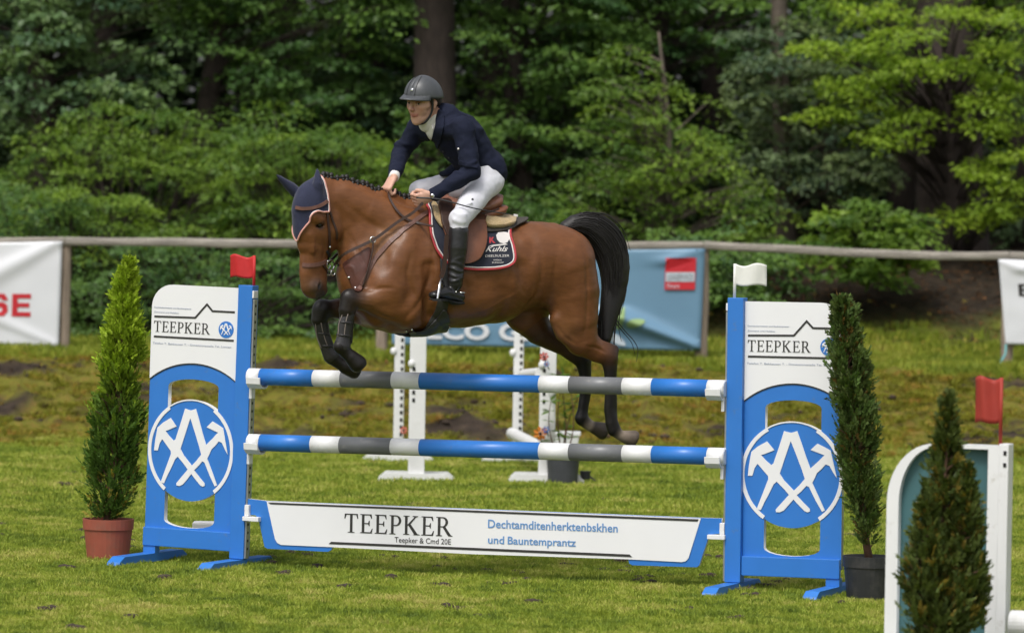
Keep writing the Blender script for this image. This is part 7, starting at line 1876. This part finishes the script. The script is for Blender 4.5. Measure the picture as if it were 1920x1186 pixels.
def grass_mat(name, stops, s1=1.1, s2=7.0, trans=0.3):
    m = bpy.data.materials.new(name); m.use_nodes = True; nt = m.node_tree; L = nt.links.new; b = nt.nodes['Principled BSDF']
    b.inputs['Roughness'].default_value = 0.6; b.inputs['Specular IOR Level'].default_value = 0.25
    g = nt.nodes.new('ShaderNodeNewGeometry'); oi = nt.nodes.new('ShaderNodeObjectInfo')
    a = noise_node(nt, g.outputs['Position'], s1, 4); c = noise_node(nt, g.outputs['Position'], s2, 3)
    ad = nt.nodes.new('ShaderNodeMath'); ad.operation = 'ADD'; L(a, ad.inputs[0]); L(c, ad.inputs[1])
    a2 = nt.nodes.new('ShaderNodeMath'); a2.operation = 'MULTIPLY_ADD'; L(oi.outputs['Random'], a2.inputs[0]); a2.inputs[1].default_value = 0.35; L(ad.outputs[0], a2.inputs[2])
    mr = nt.nodes.new('ShaderNodeMapRange'); mr.inputs[1].default_value = 0.82; mr.inputs[2].default_value = 1.50; L(a2.outputs[0], mr.inputs[0])
    cc = ramp(nt, mr.outputs[0], stops); L(cc, b.inputs['Base Color'])
    tr = nt.nodes.new('ShaderNodeBsdfTranslucent'); L(cc, tr.inputs['Color']); ms = nt.nodes.new('ShaderNodeMixShader'); ms.inputs[0].default_value = trans
    L(b.outputs[0], ms.inputs[1]); L(tr.outputs[0], ms.inputs[2]); L(ms.outputs[0], nt.nodes['Material Output'].inputs['Surface'])
    return m
def scatter(name, me, tufts, density, m, seed, smin_=0.7, smax=1.3, dens_attr=None):
    o = bpy.data.objects.new(name, me); col.objects.link(o)
    ng = bpy.data.node_groups.new(name, 'GeometryNodeTree')
    ng.interface.new_socket('Geometry', in_out='INPUT', socket_type='NodeSocketGeometry'); ng.interface.new_socket('Geometry', in_out='OUTPUT', socket_type='NodeSocketGeometry')
    N = ng.nodes.new; L = ng.links.new
    gi, go = N('NodeGroupInput'), N('NodeGroupOutput')
    dp = N('GeometryNodeDistributePointsOnFaces'); dp.inputs['Seed'].default_value = seed; L(gi.outputs[0], dp.inputs['Mesh'])
    if dens_attr:
        na = N('GeometryNodeInputNamedAttribute'); na.data_type = 'FLOAT'; na.inputs['Name'].default_value = dens_attr
        mu = N('ShaderNodeMath'); mu.operation = 'MULTIPLY'; mu.inputs[1].default_value = density; L(na.outputs[0], mu.inputs[0]); L(mu.outputs[0], dp.inputs['Density'])
    else: dp.inputs['Density'].default_value = density
    jn = N('GeometryNodeGeometryToInstance')
    for t in tufts:
        oi = N('GeometryNodeObjectInfo'); oi.inputs['Object'].default_value = t; L(oi.outputs['Geometry'], jn.inputs[0])
        t.data.materials.clear(); t.data.materials.append(m)
    ip = N('GeometryNodeInstanceOnPoints'); ip.inputs['Pick Instance'].default_value = True
    L(dp.outputs['Points'], ip.inputs['Points']); L(jn.outputs[0], ip.inputs['Instance'])
    rv = N('FunctionNodeRandomValue'); rv.data_type = 'FLOAT_VECTOR'; rv.inputs[0].default_value = (-0.12, -0.12, 0); rv.inputs[1].default_value = (0.12, 0.12, 6.283); L(rv.outputs[0], ip.inputs['Rotation'])
    rs = N('FunctionNodeRandomValue'); rs.data_type = 'FLOAT'; rs.inputs[2].default_value = smin_; rs.inputs[3].default_value = smax; rs.inputs['Seed'].default_value = 5; L(rs.outputs[1], ip.inputs['Scale'])
    L(ip.outputs[0], go.inputs[0])
    md = o.modifiers.new('tufts', 'NODES'); md.node_group = ng
    return setp(o, kind='stuff')
def patch(name, x0, x1, y0, y1, st, dens=None):
    xs = axis([(x0, x1, st)]); ys = axis([(y0, y1, st)]); n = len(xs)
    V = [(x, y, gz(x, y)) for y in ys for x in xs]; F = [(j * n + i, j * n + i + 1, (j + 1) * n + i + 1, (j + 1) * n + i) for j in range(len(ys) - 1) for i in range(n - 1)]
    me = bpy.data.meshes.new(name); me.from_pydata(V, [], F)
    if dens: me.attributes.new('dens', 'FLOAT', 'POINT').data.foreach_set('value', [dens(x, y) for x, y, z in V])
    return me
LAWN = grass_mat('lawn_blades', [(0.0, (0.095, 0.145, 0.020)), (0.35, (0.205, 0.280, 0.029)), (0.65, (0.325, 0.385, 0.046)), (1.0, (0.52, 0.48, 0.14))])
BANKM = grass_mat('bank_turf', [(0.0, (0.075, 0.048, 0.012)), (0.2, (0.15, 0.155, 0.014)), (0.5, (0.25, 0.265, 0.022)), (0.72, (0.31, 0.235, 0.035)), (1.0, (0.36, 0.19, 0.045))], 3.2, 13.0)
VERGE = grass_mat('verge_blades', [(0.0, (0.11, 0.155, 0.018)), (0.4, (0.20, 0.26, 0.024)), (0.7, (0.29, 0.325, 0.034)), (1.0, (0.38, 0.35, 0.07))])
near = [tuft('lawn_tuft', 170, 0.11, 0.029, 0.0048, k, 1.2) for k in (1, 2, 3)]
scatter('lawn_grass', patch('lawn_grass', -6.0, 6.5, 22.5, 36.5, 0.3), near, 95, LAWN, 1)
mid = [tuft('field_tuft', 110, 0.13, 0.036, 0.008, k, 1.0) for k in (4, 5, 6)]
scatter('field_grass', patch('field_grass', -7.5, 7.5, 36.5, 45.0, 0.3), mid, 60, LAWN, 2)
def bank_d(x, y):
    b = sstep(0.16, 0.34, fbm(x * 0.55, y, 1.25, 4, 8.0)); n = fbm(x, y * 0.8, 2.2, 3, 31.0)
    return (1 - 0.93 * b) * (0.30 + 0.70 * sstep(-0.15, 0.30, n)) * 0.85
bt = [tuft('bank_tuft', 90, 0.13, 0.034, 0.009, k, 3.2) for k in (7, 8, 9)]
scatter('bank_grass', patch('bank_grass', -7.8, 7.8, 44.0, 49.2, 0.12, bank_d), bt, 75, BANKM, 3, 0.5, 1.5, 'dens')
vt = [tuft('verge_tuft', 60, 0.13, 0.085, 0.011, k, 0.9) for k in (10, 11, 12)]
scatter('verge_grass', patch('verge_grass', -8.5, 8.5, 48.6, 53.6, 0.25, lambda x, y: (1 - sstep(51.4, 52.6, y)) if x > 1.8 else 1.0), vt, 60, VERGE, 4, 0.6, 1.4, 'dens')
# ------------------------------------------------------------------ small things in the grass
rgs = np.random.default_rng(31)
M['buttercup'] = mat('buttercup_petals', (0.62, 0.50, 0.10), 0.6, 0.1, trans=0.2)
mb = MB()
for _ in range(34):
    u, v = rgs.uniform(1330, 1860), rgs.uniform(520, 655)
    x = at(u, 600, 51.5).x + rgs.normal(0, .05); y = rgs.uniform(50.6, 53.2); z = gz(x, y) + rgs.uniform(0.05, 0.14)
    for k in range(5):
        a = k * 1.2566 + rgs.random(); c, s = math.cos(a), math.sin(a); r = rgs.uniform(0.018, 0.032)
        mb.add([(x, y, z), (x + r * c - r * .4 * s, y - .3 * r, z + r * s * .6 + r * .3), (x + r * 1.3 * c, y - .4 * r, z + r * 1.1 * s * .6 + r * .4), (x + r * c + r * .4 * s, y - .3 * r, z + r * s * .6 + r * .2)], [(0, 1, 2, 3)])
o = mb.build('buttercup_flowers', M['buttercup'], None); setp(o, kind='stuff')
# fallen leaves and clods on the bank
cl = MB()
for _ in range(600):
    x, y = rgs.uniform(-5.4, 5.4), rgs.uniform(44.8, 48.6)
    if fbm(x * 0.55, y, 1.25, 4, 8.0) < rgs.uniform(-0.25, 0.12): continue
    r = rgs.uniform(0.012, 0.040); cl.ball((x, y, gz(x, y) + r * .3), (r * rgs.uniform(.8, 1.6), r, r * .7), 6, 4)
o = cl.build('soil_clods', M['soil'], None); setp(o, kind='stuff')
dl_ = []; n = 6500; x = np.where(rgs.random(n) < .5, rgs.uniform(-6.5, 7, n), rgs.uniform(2.0, 6.2, n)); y = np.where(x > 2.0, rgs.uniform(51.2, 56, n), rgs.uniform(44.6, 56, n))
P_ = np.array([(a, b, gz(a, b) + 0.012) for a, b in zip(x, y)]); A_ = unit(np.stack([rgs.normal(0, 1, n), rgs.normal(0, 1, n), rgs.normal(0, .15, n)], 1)); N_ = unit(np.array([0, 0, 1.0]) + rgs.normal(0, .3, (n, 3)))
L_ = rgs.uniform(.03, .07, n); T_ = np.array([(1.0, .62, .35)]) * rgs.uniform(.4, 1.2, (n, 1))
M['dry_leaf'] = leaf_mat('dry_leaf', (0.17, 0.12, 0.07), 0.8, 0.1); o = leaves_object('fallen_leaves', P_, A_, N_, L_, L_ * .5, T_, M['dry_leaf']); setp(o, kind='stuff')

# worn spots in the lawn: small divots of thrown-up soil and dead thatch
dv = MB()
for _ in range(150):
    x, y = rgs.uniform(-4.2, 4.2), rgs.uniform(25.5, 43.0)
    if rgs.random() < 0.6: x, y = rgs.normal(0.6, 1.3), rgs.normal(31.8, 1.6)
    z = gz(x, y)
    for _k in range(rgs.integers(2, 5)):
        r = rgs.uniform(0.012, 0.035); dv.ball((x + rgs.normal(0, .035), y + rgs.normal(0, .045), z + 0.012), (r * 1.4, r * 1.2, r * .75), 6, 4)
o = dv.build('turf_divots', M['soil'], None); setp(o, kind='stuff')
